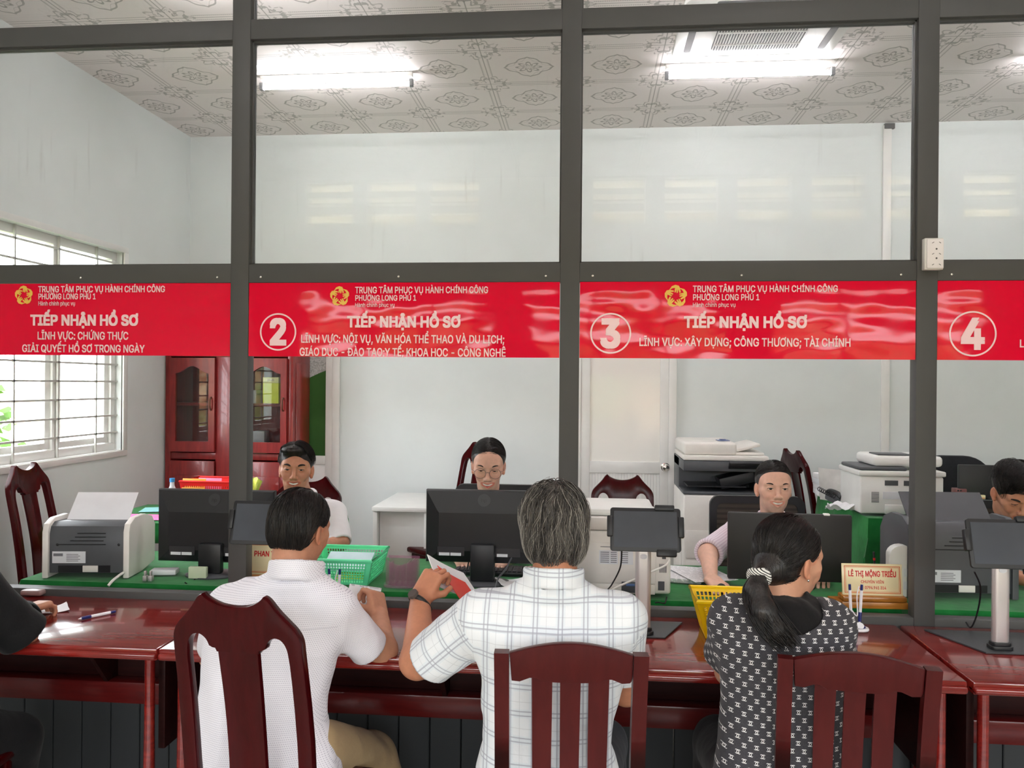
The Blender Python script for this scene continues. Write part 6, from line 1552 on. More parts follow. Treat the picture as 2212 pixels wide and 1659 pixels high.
def vert_normals(V, Q):
    fn = np.cross(V[Q[:, 2]]-V[Q[:, 0]], V[Q[:, 3]]-V[Q[:, 1]])
    N = np.zeros_like(V)
    for k in range(4):
        for a in range(3): N[:, a] += np.bincount(Q[:, k], fn[:, a], len(V))
    return N/np.maximum(np.linalg.norm(N, axis=1), 1e-9)[:, None]
def folds(V, Q, amp, freq, stretch=(1, 1, 1), seed=0, dirv=None):
    N = vert_normals(V, Q); P = V*np.array(stretch)*freq+seed*3.7
    if dirv is not None: P = np.stack([V@as_np(dirv)*freq, (V@np.array([0.3, 0.2, 0.1]))*freq*0.4+seed, np.full(len(V), seed*1.7)], 1)
    n = vnoise(P)-0.5; n2 = vnoise(P*2.1+9.1)-0.5
    rid = 0.25-np.abs(n)                     # ridged folds
    return V+N*((rid*1.3+n2*0.5)*amp)[:, None]
# ------------------------------------------------------------------ skin, hair and eyes
def skin_mat(name, rgb):
    M = Mat(name, srgb(*rgb), 0.5, spec=0.4, sss=0.12)
    a = M.nt.nodes.new('ShaderNodeAttribute'); a.attribute_name = 'tint'
    n = M.noise(45, 4, 0.6)
    base = M.mix(n.ss(0.3, 0.7), tuple(v*0.94 for v in M.color), tuple(min(1, v*1.05) for v in M.color))
    mm = M.nt.nodes.new('ShaderNodeMix'); mm.data_type = 'RGBA'; mm.blend_type = 'MULTIPLY'; mm.inputs[0].default_value = 1.0
    M.nt.links.new(base, mm.inputs[6]); M.nt.links.new(a.outputs['Color'], mm.inputs[7])
    M.col(mm.outputs[2]); M.bump(M.noise(420, 2), 0.05, 0.001)
    return M.m
def hair_mat(name, c1, c2, rough=0.38):
    M = Mat(name, srgb(*c1), rough, spec=0.5)
    n = M.noise(60, 3, 0.7, (1, 1, 0.12))
    M.col(M.mix(n.ss(0.35, 0.7), srgb(*c1), srgb(*c2)))
    M.bump(M.noise(240, 3, 0.6, (1, 1, 0.06)), 0.6, 0.004)
    return M.m
m_eye = None
def eye_mat():
    M = Mat('eye', (0.8, 0.78, 0.75), 0.12, spec=0.5)
    x, y, z = M.xyz('Object')
    r = (x*x+z*z).sqrt()
    front = y.gt(0.0)
    iris = r.lt(0.0060)*front; pup = r.lt(0.0026)*front
    M.col(M.mix(pup, M.mix(iris, srgb(226, 218, 212), srgb(58, 36, 26)), (0.004, 0.004, 0.004))); return M.m
m_eye = eye_mat()
m_teeth = simple('teeth', (240, 236, 226), 0.25, 0.02)
m_brow_col = simple('dark_brow_hair', (34, 26, 24), 0.7)
m_hair_black = hair_mat('black_hair', (18, 15, 15), (42, 35, 32), 0.33)
m_hair_grey = hair_mat('grey_black_hair', (52, 48, 46), (110, 104, 98), 0.45)
def add_head(F, f, P):
    """head with face, facing +y of frame f; P: smile 0..1, narrow (face width), jaw"""
    w = P.get('w', 1.0); sm = P.get('smile', 0.5); jw = P.get('jaw', 1.0)
    F.put(f.ell((0, -0.012, 0.032), (0.073*w, 0.093, 0.079)))
    F.put(f.ell((0, 0.026, 0.026), (0.063*w, 0.058, 0.06)), 0.03)
    F.put(f.ell((0, 0.018, -0.030), (0.061*w, 0.064, 0.072)), 0.03)
    F.put(f.ell((0, 0.026, -0.072), (0.047*w*jw, 0.048, 0.036)), 0.028)
    F.put(f.ell((0, 0.060, -0.098), (0.021*jw, 0.017, 0.014)), 0.022)
    F.put(f.cap((0, -0.025, -0.04), (0, -0.03, -0.11), 0.050*P.get('neck', 1.0)), 0.03)
    if P.get('face', True):
        for s in (-1, 1):
            F.put(f.ell((s*0.044*w, 0.052, -0.016), (0.021, 0.020, 0.017)), 0.022)
            F.put(f.ell((s*0.036*w, 0.066, -0.040+0.006*sm), (0.017, 0.012+0.004*sm, 0.016)), 0.018)
            F.put(f.cap((s*0.047*w, 0.068, 0.020), (s*0.012, 0.083, 0.017), 0.0075), 0.015)
            F.sub(f.ell((s*0.031*w, 0.098, 0.001), (0.019, 0.017, 0.011)), 0.012)
            F.put(f.ell((s*0.0315*w, 0.0735, 0.0), (0.0150, 0.0138, 0.0130)), 0.006)
        F.put(f.cap((0, 0.078, 0.010), (0, 0.100, -0.030), 0.0065, 0.0095), 0.012)
        F.put(f.ell((0, 0.103, -0.035), (0.0115, 0.010, 0.0095)), 0.008)
        for s in (-1, 1):
            F.put(f.ell((s*0.0125, 0.093, -0.038), (0.0085, 0.010, 0.0075)), 0.006)
        F.put(f.ell((0, 0.072, -0.064), (0.031, 0.018, 0.022)), 0.02)
        cw, cz = 0.023+0.009*sm, -0.064+0.008*sm
        for s in (-1, 1):
            F.put(f.cap((s*cw, 0.074-0.004*sm, cz), (s*0.004, 0.0905, -0.0585), 0.0028, 0.0045), 0.005)
            F.put(f.cap((s*cw, 0.074-0.004*sm, cz), (s*0.0, 0.0900, -0.0735-0.004*sm), 0.0028, 0.0058), 0.005)
            F.sub(f.cap((s*(cw+0.012), 0.083, -0.060), (s*0.021, 0.094, -0.036), 0.003), 0.008)
        if sm > 0.25:
            hh = 0.0016+0.0044*sm
            for s in (-1, 1):
                for yy in (0.0865, 0.094): F.sub(f.cap((s*(cw+0.001), yy-0.010, cz+0.001), (0, yy, -0.0660-0.002*sm), 0.0012, hh), 0.0015)
        lid = P.get('lid', 0.0038)
        for s in (-1, 1): F.sub(f.ell((s*0.0315*w, 0.092, -0.0006), (0.0135, 0.013, lid)), 0.002)
    tilt = 0.35
    for s in (-1, 1):
        R = np_rot('Z', s*tilt)
        F.put(f.ell((s*0.0755*w, -0.010, -0.012), (0.0070, 0.0165, 0.028), R), 0.006)
        F.put(f.ell((s*0.0735*w, 0.000, -0.036), (0.007, 0.009, 0.010), R), 0.005)
        F.sub(f.ell((s*0.0840*w, -0.002, -0.006), (0.005, 0.010, 0.018), R), 0.004)
def head_parts(f, P, root, origin):
    """eyes, brows, teeth as child meshes"""
    w = P.get('w', 1.0); sm = P.get('smile', 0.5)
    M = tr(-origin[0], -origin[1], -origin[2]) @ f.mat()
    if not P.get('face', True): return
    for s in (-1, 1):
        b = B(); b.ball((0, 0, 0), 0.0126, seg=20)
        gx, gz = P.get('gaze', (0, 0))
        e = b.build('eye', m_eye, root); e.matrix_local = M @ tr(s*0.0315*w, 0.0735, 0) @ rotz(-gx) @ rotx(gz)
        b = B(); pts = []
        for k in range(9):
            t = k/8; x = s*(0.016+0.032*t)*w; z = 0.0175+0.006*math.sin(t*PI*0.75)-P.get('browdrop', 0)*t
            y = 0.0900-0.0135*t*t-0.002*(1-t)
            pts.append((x, y, z))
        b.tube(pts, [P.get('brow', 0.0030)*(0.7+0.6*math.sin(PI*min(1, 0.25+0.75*k/8))) for k in range(9)], 8); b.build('eyebrow', m_brow_col, root, xf=M)
        b = B(); lid = P.get('lid', 0.0038)
        b.tube([(s*(0.0315*w+0.0135*math.cos(PI*k/8)), 0.0735+0.0148*math.sqrt(max(0.05, 1-(math.cos(PI*k/8)*0.9)**2))+0.0002, lid*math.sin(PI*k/8)+0.0002) for k in range(9)], 0.0010, 6); b.build('eyelash', m_brow_col, root, xf=M)
    if sm > 0.25:
        b = B()
        cw, cz = 0.023+0.009*sm, -0.0665+0.006*sm
        b.grid(lambda u, v: ((2*u-1)*cw, 0.0868-0.011*(2*u-1)**2, -0.0635+0.007*sm*(2*u-1)**2+(v-0.5)*(0.010)), 14, 3, 0.003); b.build('teeth', m_teeth, root, xf=M)
def head_tint(V, f, P):
    T = np.ones((len(V), 3), np.float32); L = f.loc(V); w = P.get('w', 1.0); sm = P.get('smile', 0.5)
    near = (np.abs(L) < 0.16).all(1) & (L[:, 1] > 0.03)
    if P.get('face', True):
        cw = 0.0245+0.009*sm
        mz = -0.066+0.010*sm*(np.abs(L[:, 0])/cw)**2
        lips = np.clip(1.12-np.sqrt((L[:, 0]/cw)**2+((L[:, 2]-mz)/(0.0080+0.0035*sm))**2), 0, 0.2)/0.2
        lc = np.array(P.get('lips', (0.86, 0.52, 0.50)))
        T = np.where((near & (L[:, 1] > 0.06))[:, None], T*(1-lips[:, None])+lips[:, None]*lc, T)
        ck = np.exp(-(((np.abs(L[:, 0])-0.042)/0.018)**2+((L[:, 2]+0.03)/0.018)**2))*0.10
        T[near] *= (1-ck[near][:, None]*np.array([0.1, 0.8, 0.8]))
        if P.get('beard'):
            bd = np.clip(1.15-np.sqrt((L[:, 0]/0.055)**2+((L[:, 2]+0.082)/0.035)**2), 0, 0.5)*P['beard']
            T[near] *= (1-bd[near][:, None]*np.array([1, 0.95, 0.9]))
    ear = (np.abs(L[:, 0]) > 0.070*w) & (np.abs(L[:, 2]+0.01) < 0.045) & (np.abs(L[:, 1]) < 0.04)
    T[ear] *= np.array([1.0, 0.86, 0.82])
    return T
def add_hand(F, wrist, d, n, th, curl=(0.3, 0.35, 0.4, 0.45), thumb=(0.5, 0.3), s=1.0, spread=0.06):
    """wrist point, d = direction of the fingers, n = direction the palm faces, th = direction of the thumb side"""
    w = as_np(wrist); d = as_np(d); d /= np.linalg.norm(d); n = as_np(n); n = n-d*(n@d); n /= np.linalg.norm(n)
    t = np.cross(d, n); t = t if t@as_np(th) > 0 else -t
    R = np.stack([t, n, d], 1)
    F.put(rbox(w+d*0.048*s, (0.040*s, 0.0135*s, 0.046*s), R, 0.013*s), 0.012)
    F.put(ell(w+d*0.03*s+t*0.022*s+n*0.008*s, (0.018*s, 0.014*s, 0.03*s), R), 0.012)
    for i, (off, L, r) in enumerate(((0.031, 0.070, 0.0088), (0.0105, 0.079, 0.0090), (-0.0105, 0.073, 0.0086), (-0.030, 0.057, 0.0076))):
        p = w+d*(0.086-0.004*abs(i-1))*s+t*off*s; a = curl[i]; dd = d+t*(off/0.03)*spread
        dd /= np.linalg.norm(dd); ang = 0.0
        for (q, ca, rr) in ((0.46, a*0.8, 1.0), (0.31, a*1.2, 0.94), (0.23, a*0.8, 0.84)):
            ang += ca; v = dd*math.cos(ang)+n*math.sin(ang); e = p+v*L*q*s
            F.put(cap(p, e, r*rr*s, r*rr*0.93*s), 0.0035); p = e
    p = w+d*0.022*s+t*0.030*s+n*0.006*s; v = d*0.62+t*(0.75-thumb[0]*0.4)+n*thumb[0]; v /= np.linalg.norm(v)
    e = p+v*0.040*s; F.put(cap(p, e, 0.0125*s, 0.0105*s), 0.008)
    v2 = d*0.8+t*(0.35-thumb[1])+n*thumb[1]*1.4; v2 /= np.linalg.norm(v2); F.put(cap(e, e+v2*0.030*s, 0.0102*s, 0.0082*s), 0.004)
def strands(f, n, seed, start, flow, cut, shape, step=0.012, steps=14, rad=0.0009, lift=0.004, wave=0.0, lenj=0.25, kk=0.03, tip=0.35, jitter=0.10):
    """hair strands laid over a head shape (list of local ellipsoids (centre, radii)); all strands advance together.
    start(rnd, n)->directions, flow(P)->directions, cut(P)->bool array ending a strand; local coordinates"""
    rnd = np.random.RandomState(seed)
    E_ = [(np.array(c, float), np.array(r, float)) for c, r in shape]
    def sdf(P):
        d = None
        for c, r in E_:
            q = P-c; k0 = np.sqrt(((q/r)**2).sum(1)); k1 = np.sqrt(((q/(r*r))**2).sum(1)); e = k0*(k0-1)/np.maximum(k1, 1e-6)
            if d is None: d = e
            else:
                h_ = np.maximum(kk-np.abs(d-e), 0)/kk; d = np.minimum(d, e)-h_*h_*kk*0.25
        return d
    def grad(P):
        g = np.stack([sdf(P+np.eye(3)[i]*0.001)-sdf(P-np.eye(3)[i]*0.001) for i in range(3)], 1)
        return g/(np.linalg.norm(g, axis=1)[:, None]+1e-9)
    c0, r0 = E_[0]
    u = start(rnd, n); u = u/np.linalg.norm(u, axis=1)[:, None]; P = c0+r0*u
    lf = lift*(0.15+0.85*rnd.rand(n)); jit = rnd.randn(n, 3)*jitter; ph = rnd.rand(n)*6.28; m = (steps*(1-lenj*rnd.rand(n))).astype(int)
    alive = np.ones(n, bool); last = np.zeros(n, int); T = []
    for k in range(steps):
        for _i in range(2): P = P-grad(P)*(sdf(P)-lf*min(1, (k+1)/3))[:, None]
        T.append(P.copy())
        alive &= ~cut(P) & (k < m)
        last[alive] = k
        g = grad(P); d = flow(P)
        d = d/(np.linalg.norm(d, axis=1)[:, None]+1e-9)+jit
        if wave: d = d+wave*np.sin(ph+k*0.9)[:, None]*np.cross(g, d)
        d = d-g*(d*g).sum(1)[:, None]; d /= np.linalg.norm(d, axis=1)[:, None]+1e-9
        P = P+d*step
    T = np.stack(T, 1)
    VV, QQ, base = [], [], 0
    for i in range(n):
        k_ = last[i]+1
        if k_ < 3: continue
        pts = f.o+(T[i, :k_]*f.s)@f.R.T
        tg = np.gradient(pts, axis=0); tg /= np.linalg.norm(tg, axis=1)[:, None]+1e-9
        a = np.cross(tg, np.array([0.31, 0.77, 0.55])); a /= np.linalg.norm(a, axis=1)[:, None]+1e-9; bb = np.cross(tg, a)
        rr = rad*(0.7+0.6*((i*0.618) % 1.0))*np.linspace(1.0, tip, k_)[:, None]
        for j in range(3): VV.append(pts+(a*math.cos(2*PI*j/3)+bb*math.sin(2*PI*j/3))*rr)
        q = np.arange(k_-1)
        for j in range(3):
            j2 = (j+1) % 3; QQ.append(np.stack([base+j*k_+q, base+j2*k_+q, base+j2*k_+q+1, base+j*k_+q+1], 1))
        base += 3*k_
    return np.concatenate(VV), np.concatenate(QQ)
def merge(*parts):
    V, Q, b = [], [], 0
    for v, q in parts: V.append(v); Q.append(q+b); b += len(v)
    return np.concatenate(V), np.concatenate(Q)
def box_of(pts, m):
    A = np.array([as_np(p) for p in pts]); return A.min(0)-m, A.max(0)+m
# ------------------------------------------------------------------ cloth for the figures
def cloth_pattern(name, base, rough=0.85):
    return Mat(name, srgb(*base), rough, spec=0.2, sheen=0.08)
def dotted_shirt():
    M = cloth_pattern('dotted_white_shirt', (238, 235, 242))
    u, v, w = M.xyz(attr='cloth')
    P = 0.0054
    row = (v/P).floor(); cu = ((u/P)+row*0.5).frac()-0.5; cv = (v/P).frac()-0.5
    dot = (cu*cu*1.0+cv*cv*2.2).lt(0.055)
    seam = ((v-w).abs().lt(0.0011))
    c = M.mix(dot*0.62, srgb(238, 235, 242), srgb(132, 124, 146))
    M.col(M.mix(seam*0.35, c, srgb(170, 166, 178))); M.bump(M.noise(16, 4, 0.6), 0.25, 0.012); return M.m
def plaid_shirt():
    M = cloth_pattern('plaid_white_shirt', (236, 239, 243))
    u, v, w = M.xyz(attr='cloth')
    def lines(t, per, offs, wd):
        f = (t/per).frac(); r = None
        for o in offs:
            q = (f-o).abs().lt(wd); r = q if r is None else r.max(q)
        return r
    lu, lv_ = lines(u, 0.066, (0.40, 0.56), 0.028), lines(v, 0.070, (0.30, 0.46), 0.026)
    thin = lines(u, 0.066, (0.92,), 0.010).max(lines(v, 0.070, (0.82,), 0.010))
    blue = lines(u, 0.066, (0.48,), 0.19).max(lines(v, 0.070, (0.38,), 0.17))
    c = M.mix(blue*0.25, srgb(237, 239, 242), srgb(206, 222, 232)); c = M.mix(thin*0.3, c, srgb(150, 150, 156))
    c = M.mix((lu+lv_).clamp()*0.62+lu*lv_*0.2, c, srgb(158, 158, 172))
    seam = ((v-w).abs().lt(0.0016)); c = M.mix(seam*0.4, c, srgb(176, 178, 186))
    M.col(c); M.bump(M.noise(13, 4, 0.6), 0.3, 0.014); return M.m
def monogram_dress():
    M = cloth_pattern('charcoal_monogram_dress', (62, 61, 65))
    u, v, w = M.xyz(attr='cloth')
    PX, PY = 0.0295, 0.040
    row = (v/(PY*0.5)).floor(); cu = (((u/PX)+row*0.5).frac()-0.5)*PX; cv = ((v/(PY*0.5)).frac()-0.5)*(PY*0.5)
    def ringc(sx):
        x = cu-sx*0.0026; r = (x*x+cv*cv).sqrt()
        band = (r-0.0050).abs().lt(0.00080)
        gap = (x*sx).gt(0.0031)                    # the letters open outwards, away from each other
        return band*(1-gap)
    cc = ringc(-1.0).max(ringc(1.0))
    inner = (((cu-0.0026)*(cu-0.0026)+cv*cv).sqrt().lt(0.0050))*(((cu+0.0026)*(cu+0.0026)+cv*cv).sqrt().lt(0.0050))
    h = M.noise(600, 2, 0.6)
    c = M.mix(h.ss(0.3, 0.7), srgb(54, 53, 57), srgb(74, 72, 76)); c = M.mix(inner*0.85, c, srgb(18, 17, 18)); c = M.mix(cc, c, srgb(232, 230, 228))
    M.col(c); M.bump(M.noise(13, 4, 0.6), 0.3, 0.015); return M.m
def striped_shirt(name, base, line, per, amt=0.5):
    M = cloth_pattern(name, base); u, v, w = M.xyz(attr='cloth')
    f = (u/per).frac(); c = M.mix(f.lt(0.35)*amt, srgb(*base), srgb(*line)); M.col(c); M.bump(M.noise(20, 4, 0.6), 0.25, 0.01); return M.m
def grey_plaid():
    M = cloth_pattern('grey_plaid_shirt', (150, 146, 144)); u, v, w = M.xyz(attr='cloth')
    a = (u/0.05).frac().lt(0.45); b_ = (v/0.05).frac().lt(0.45); t = ((u/0.025).frac().lt(0.08)).max((v/0.025).frac().lt(0.08))
    c = M.mix((a+b_)*0.4, srgb(186, 180, 176), srgb(112, 108, 110)); M.col(M.mix(t*0.4, c, srgb(70, 68, 70))); M.bump(M.noise(18, 4, 0.6), 0.25, 0.01); return M.m
def plain_cloth(name, rgb, rough=0.85, mott=0.05):
    M = cloth_pattern(name, rgb, rough).mottle(9, mott); M.bump(M.noise(14, 4, 0.6), 0.3, 0.012); return M.m
# ------------------------------------------------------------------ figure builder
def lvl(py, pl, pr, Y, b):
    a, c = at(pl, py, Y), at(pr, py, Y)
    return ((a.z+c.z)/2, (a.x+c.x)/2, Y, (c.x-a.x)/2, b)
def seg_uv(a, b):
    a, b = as_np(a), as_np(b); L = b-a; ln = np.linalg.norm(L); L = L/ln
    s = np.cross(L, np.array([0.2, 1.0, 0.1])); s /= np.linalg.norm(s); t = np.cross(L, s)
    def fn(P):
        d = P-a; return np.stack([np.arctan2(d@t, d@s)*0.065, d@L], 1)
    return fn, (lambda P: np.linalg.norm(P-a-np.clip((P-a)@L, 0, ln)[:, None]*L, axis=1)+np.where((P-a)@L < 0.01, 0.2, 0))
def garment(name, root, origin, mat, levels, shoulders, sleeves, h=0.0048, neck=None, neck_cut=None, collar=None, amp=0.006, freq=9.0, seam=None, seed=1, k=0.035, extra=(), subs=(), p=2.4, dirv=None, uc=None, hem=None, taper=1.0, fine=()):
    pts = [(l[1]-l[3], l[2]-l[4], l[0]) for l in levels]+[(l[1]+l[3], l[2]+l[4], l[0]) for l in levels]
    for (a, b, ra, rb) in sleeves: pts += [as_np(a)-ra, as_np(a)+ra, as_np(b)-rb, as_np(b)+rb]
    for (a, b, r, r2) in shoulders: pts += [as_np(a)-r, as_np(a)+r]
    if collar: pts += [as_np(collar[0])-0.12, as_np(collar[0])+0.12]
    for e in extra: pts += [e[0][1], e[0][2]]
    lo, hi = box_of(pts, 0.03)
    F = Field(lo, hi, h, fine)
    F.put(loft(levels, p))
    for (a, b, r, r2) in shoulders: F.put(cap(a, b, r, r2), k)
    for e, kk in extra: F.put(e, kk)
    for (a, b, ra, rb) in sleeves: F.put(cap(a, b, ra, rb), k)
    for (a, b, ra, rb) in sleeves:          # open sleeve end: flat cut and hollow
        a_, b_ = as_np(a), as_np(b); d = (b_-a_)/np.linalg.norm(b_-a_); ax = np.cross(d, [0.1, 0.2, 1.0]); ax /= np.linalg.norm(ax); ay = np.cross(d, ax)
        F.sub(rbox(b_+d*(rb+0.002), (rb*1.7, rb*1.7, rb), np.stack([ax, ay, d], 1), 0.002), 0.004)
        F.sub(cap(b_-d*0.035, b_+d*0.05, rb*0.86-0.002), 0.002)
    if collar: F.put(tubering(*collar), 0.008)
    if neck_cut: F.sub(neck_cut, 0.004)
    for sb, kk in subs: F.sub(sb, kk)
    V, Q = F.mesh()
    if amp: V = folds(V, Q, amp, freq, seed=seed, dirv=dirv)
    o = mesh_np(name, V, Q, mat, root, origin)
    # cloth coordinates, cut cleanly between body and sleeves
    C = V[Q].mean(1); L = np.array(sorted(levels))
    cx, cy = np.interp(C[:, 2], L[:, 0], L[:, 1]), np.interp(C[:, 2], L[:, 0], L[:, 2])
    aa, bb = np.interp(C[:, 2], L[:, 0], L[:, 3]), np.interp(C[:, 2], L[:, 0], L[:, 4])
    dt = (np.sqrt(((C[:, 0]-cx)/aa)**2+((C[:, 1]-cy)/bb)**2)-1)*np.minimum(aa, bb)
    W_ = V[Q]                                    # (n,4,3)
    ucx = uc if uc is not None else float(L[:, 1].mean())
    uvb = np.stack([W_[..., 0]-ucx, W_[..., 2]+0.35*(W_[..., 1]-float(L[:, 2].mean()))*0], -1)
    UV = uvb.copy(); best = dt.copy()
    wv = np.full(len(Q), seam if seam is not None else -9.0)
    for (a, b, ra, rb) in sleeves:
        f2, ds = seg_uv(a, b); d = ds(C)-(ra+rb)/2-0.006
        m = d < best
        if m.any():
            q = f2(W_[m].reshape(-1, 3)).reshape(-1, 4, 2)
            qa = q[:, :, 0]; qa = np.where(qa-qa[:, :1] > 0.2, qa-2*PI*0.065, np.where(qa-qa[:, :1] < -0.2, qa+2*PI*0.065, qa)); q[:, :, 0] = qa
            UV[m] = q; best[m] = d[m]; wv[m] = -9
    arr = np.concatenate([UV, np.repeat(wv[:, None, None], 4, 1)], -1)
    set_uvw(o, arr)
    return o
def figure(label, headf, HP, neck_base, body_pts, arms, hands, origin, skin, h=0.0055, head_h=0.0024, hand_h=0.0019):
    root = thing('person', label, 'person', tuple(origin))
    fine = [(headf.o-0.125*headf.s, headf.o+0.125*headf.s, head_h)] if head_h < h else []
    pts = [headf.o-0.14, headf.o+0.14, neck_base]
    for a in arms:
        for q in a[0]: pts.append(q)
    for hd in hands:
        w = as_np(hd[0]); pts += [w-0.2, w+0.2]; d = as_np(hd[1]); c = w+d/np.linalg.norm(d)*0.08; fine.append((c-0.10, c+0.10, hand_h))
    for (a, b, ra, rb) in body_pts: pts += [as_np(a)-ra, as_np(a)+ra, as_np(b)-rb, as_np(b)+rb]
    lo, hi = box_of(pts, 0.06)
    F = Field(lo, hi, h, fine)
    for (a, b, ra, rb) in body_pts: F.put(cap(a, b, ra, rb), 0.03)
    nk = HP.get('neckr', 0.054)
    F.put(cap(headf.p(0, -0.030, -0.075), neck_base, nk*0.97, nk*1.08), 0.02)
    for (js, rs) in arms:
        for i in range(len(js)-1): F.put(cap(js[i], js[i+1], rs[i], rs[i+1]), 0.018)
    add_head(F, headf, HP)
    for hd in hands: add_hand(F, *hd[:4], **(hd[4] if len(hd) > 4 else {}))
    V, Q = F.mesh(1)
    o = mesh_np('body', V, Q, skin, root, origin)
    set_tint(o, head_tint(V, headf, HP))
    head_parts(headf, HP, root, origin)
    return root
def hair_cap(f, r=(0.080, 0.101, 0.086), c=(0, -0.014, 0.036), nape=None, face=((0, 0.118, -0.024), (0.074, 0.088, 0.100)), bottom=-0.06, ears=True, extra=(), h=0.0032, subs=()):
    F = Field(*box_of([f.p(0, 0, 0)-0.16*f.s, f.p(0, 0, 0)+0.16*f.s], 0.01), h)
    F.put(f.ell(c, r))
    if nape: F.put(f.ell(*nape), 0.03)
    for e, k in extra: F.put(e, k)
    if face: F.sub(f.ell(*face), 0.012)
    if ears:
        for s in (-1, 1): F.sub(f.ell((s*0.086, -0.004, -0.020), (0.026, 0.026, 0.034)), 0.012)
    for sb, k in subs: F.sub(sb, k)
    if bottom is not None: F.sub(f.box((0, -0.02, bottom-0.08), (0.2, 0.2, 0.08)), 0.006)
    return F.mesh(1)
def trousers(root, origin, mat, hipL, hipR, kneeL, kneeR, ankL, ankR, r=(0.088, 0.078, 0.066), amp=0.006, seed=2):
    pts = [hipL, hipR, kneeL, kneeR, ankL, ankR]; F = Field(*box_of(pts, 0.14), 0.0075)
    c = (as_np(hipL)+as_np(hipR))/2
    F.put(ell(c+np.array([0, 0, 0.0]), (0.160, 0.10, 0.10)))
    for a, k, n in ((hipL, kneeL, ankL), (hipR, kneeR, ankR)):
        F.put(cap(a, k, r[0], r[1]), 0.03); F.put(cap(k, n, r[1], r[2]), 0.02)
    V, Q = F.mesh(2); V = folds(V, Q, amp, 11, seed=seed)
    o = mesh_np('trousers', V, Q, mat, root, origin)
    sm = plain_cloth('dark_shoe', (46, 38, 34), 0.5) if 'dark_shoe' not in bpy.data.materials else bpy.data.materials['dark_shoe']
    for n, kn in ((ankL, kneeL), (ankR, kneeR)):
        n = as_np(n); d = as_np(kn)-n; yy = HEADING.get('y', 1.0)
        b = B(); b.ball((n[0], n[1]+0.05*yy, 0.045), 0.05, (0.9, 2.5, 0.85), 16)
        for v in b.bm.verts: v.co.z = max(0.002, v.co.z)
        s_ = b.build('shoe', sm, root, loc=origin); s_.location = (0, 0, 0)
    return o
HEADING = {'y': 1.0}
m_skinA = skin_mat('tan_skin', (196, 140, 112)); m_skinB = skin_mat('sunned_skin', (190, 128, 98)); m_skinC = skin_mat('warm_skin', (208, 154, 126)); m_skinF = skin_mat('fair_skin', (226, 180, 158))
def hair_obj(root, origin, mat, *meshes, name='hair'):
    V, Q = merge(*meshes); return mesh_np(name, V, Q, mat, root, origin)
rndu = lambda lo=-0.2: (lambda r, n: np.stack([r.randn(n), r.randn(n), lo+np.abs(r.randn(n))], 1))
rndf = lambda r, n: np.stack([r.randn(n)*0.6, r.randn(n)*0.8+0.25, np.abs(r.randn(n))+0.3], 1)
col3 = lambda P, a, b, c: np.stack([a+P[:, 0]*0, b+P[:, 0]*0, c+P[:, 0]*0], 1)
NAPE = ((0, -0.052, -0.022), (0.067, 0.050, 0.060))
# ================================================================== person in the dotted white shirt (back to us)
Y = -0.70
hf = Frame(at(650, 1142, -0.655), (0.30, 0.93, -0.20), scale=1.0)
O = np.array([at(600, 1500, -0.8).x, -0.80, 0.45])
nb = as_np(at(636, 1250, -0.70)); sL, sR = at(497, 1312, Y), at(722, 1315, Y)
eR, wR = at(826, 1404, -0.55), at(820, 1332, -0.40); hR = as_np(wR)
eL, wL = at(462, 1416, -0.52), at(560, 1350, -0.30)
PA = dict(smile=0.0, neckr=0.055, lid=0.003)
A = figure('person in a dotted white short-sleeved shirt and khaki trousers, seated back to us', hf, PA, nb,
    [(nb, O+np.array([0, 0.02, 0.12]), 0.042, 0.09), (nb-np.array([0, 0, 0.03]), sL, 0.045, 0.045), (nb-np.array([0, 0, 0.03]), sR, 0.045, 0.045)],
    [([sR, eR, wR], [0.050, 0.047, 0.030]), ([sL, eL, wL], [0.050, 0.044, 0.030])],
    [(wR, (-0.30, 0.50, 0.72), (-0.75, 0.25, -0.55), (-0.5, -0.75, 0.1), dict(curl=(1.0, 1.1, 1.15, 1.2), thumb=(0.75, 0.4))),
     (wL, (0.5, 0.8, -0.05), (0, 0, -1), (0.8, -0.4, 0), dict(curl=(0.2, 0.25, 0.25, 0.3)))], O, m_skinA)
levA = [lvl(1262, 530, 700, -0.70, 0.060), lvl(1285, 488, 728, -0.70, 0.088), lvl(1320, 462, 742, -0.705, 0.105), lvl(1365, 450, 738, -0.715, 0.118), lvl(1420, 444, 726, -0.73, 0.122), lvl(1500, 438, 706, -0.76, 0.122), lvl(1550, 430, 702, -0.775, 0.124), lvl(1610, 418, 722, -0.79, 0.130), lvl(1690, 410, 742, -0.80, 0.136)]
m_dots = dotted_shirt()
garment('shirt', A, O, m_dots, levA, [(nb+np.array([-0.03, 0, -0.012]), sL, 0.046, 0.055), (nb+np.array([0.03, 0, -0.012]), sR, 0.046, 0.055)],
    [(sR, at(798, 1400, -0.60), 0.064, 0.062), (sL, at(470, 1395, -0.58), 0.070, 0.062)], collar=(nb+np.array([0.005, -0.004, 0.026]), Frame(nb, (0.05, 0.95, -0.25)).R, 0.077, 0.075, 0.008, 0.024), extra=[(ell(nb+np.array([0, 0.0, -0.010]), (0.100, 0.083, 0.040)), 0.03)], neck_cut=cap(nb+np.array([0, 0.008, 0.085]), nb+np.array([0.0, 0.03, 0.18]), 0.066), amp=0.012, freq=10, seam=float(at(600, 1320, Y).z-0.022), seed=3)
HEADING['y'] = 1.0
hipc = O+np.array([0, 0.03, 0.11])
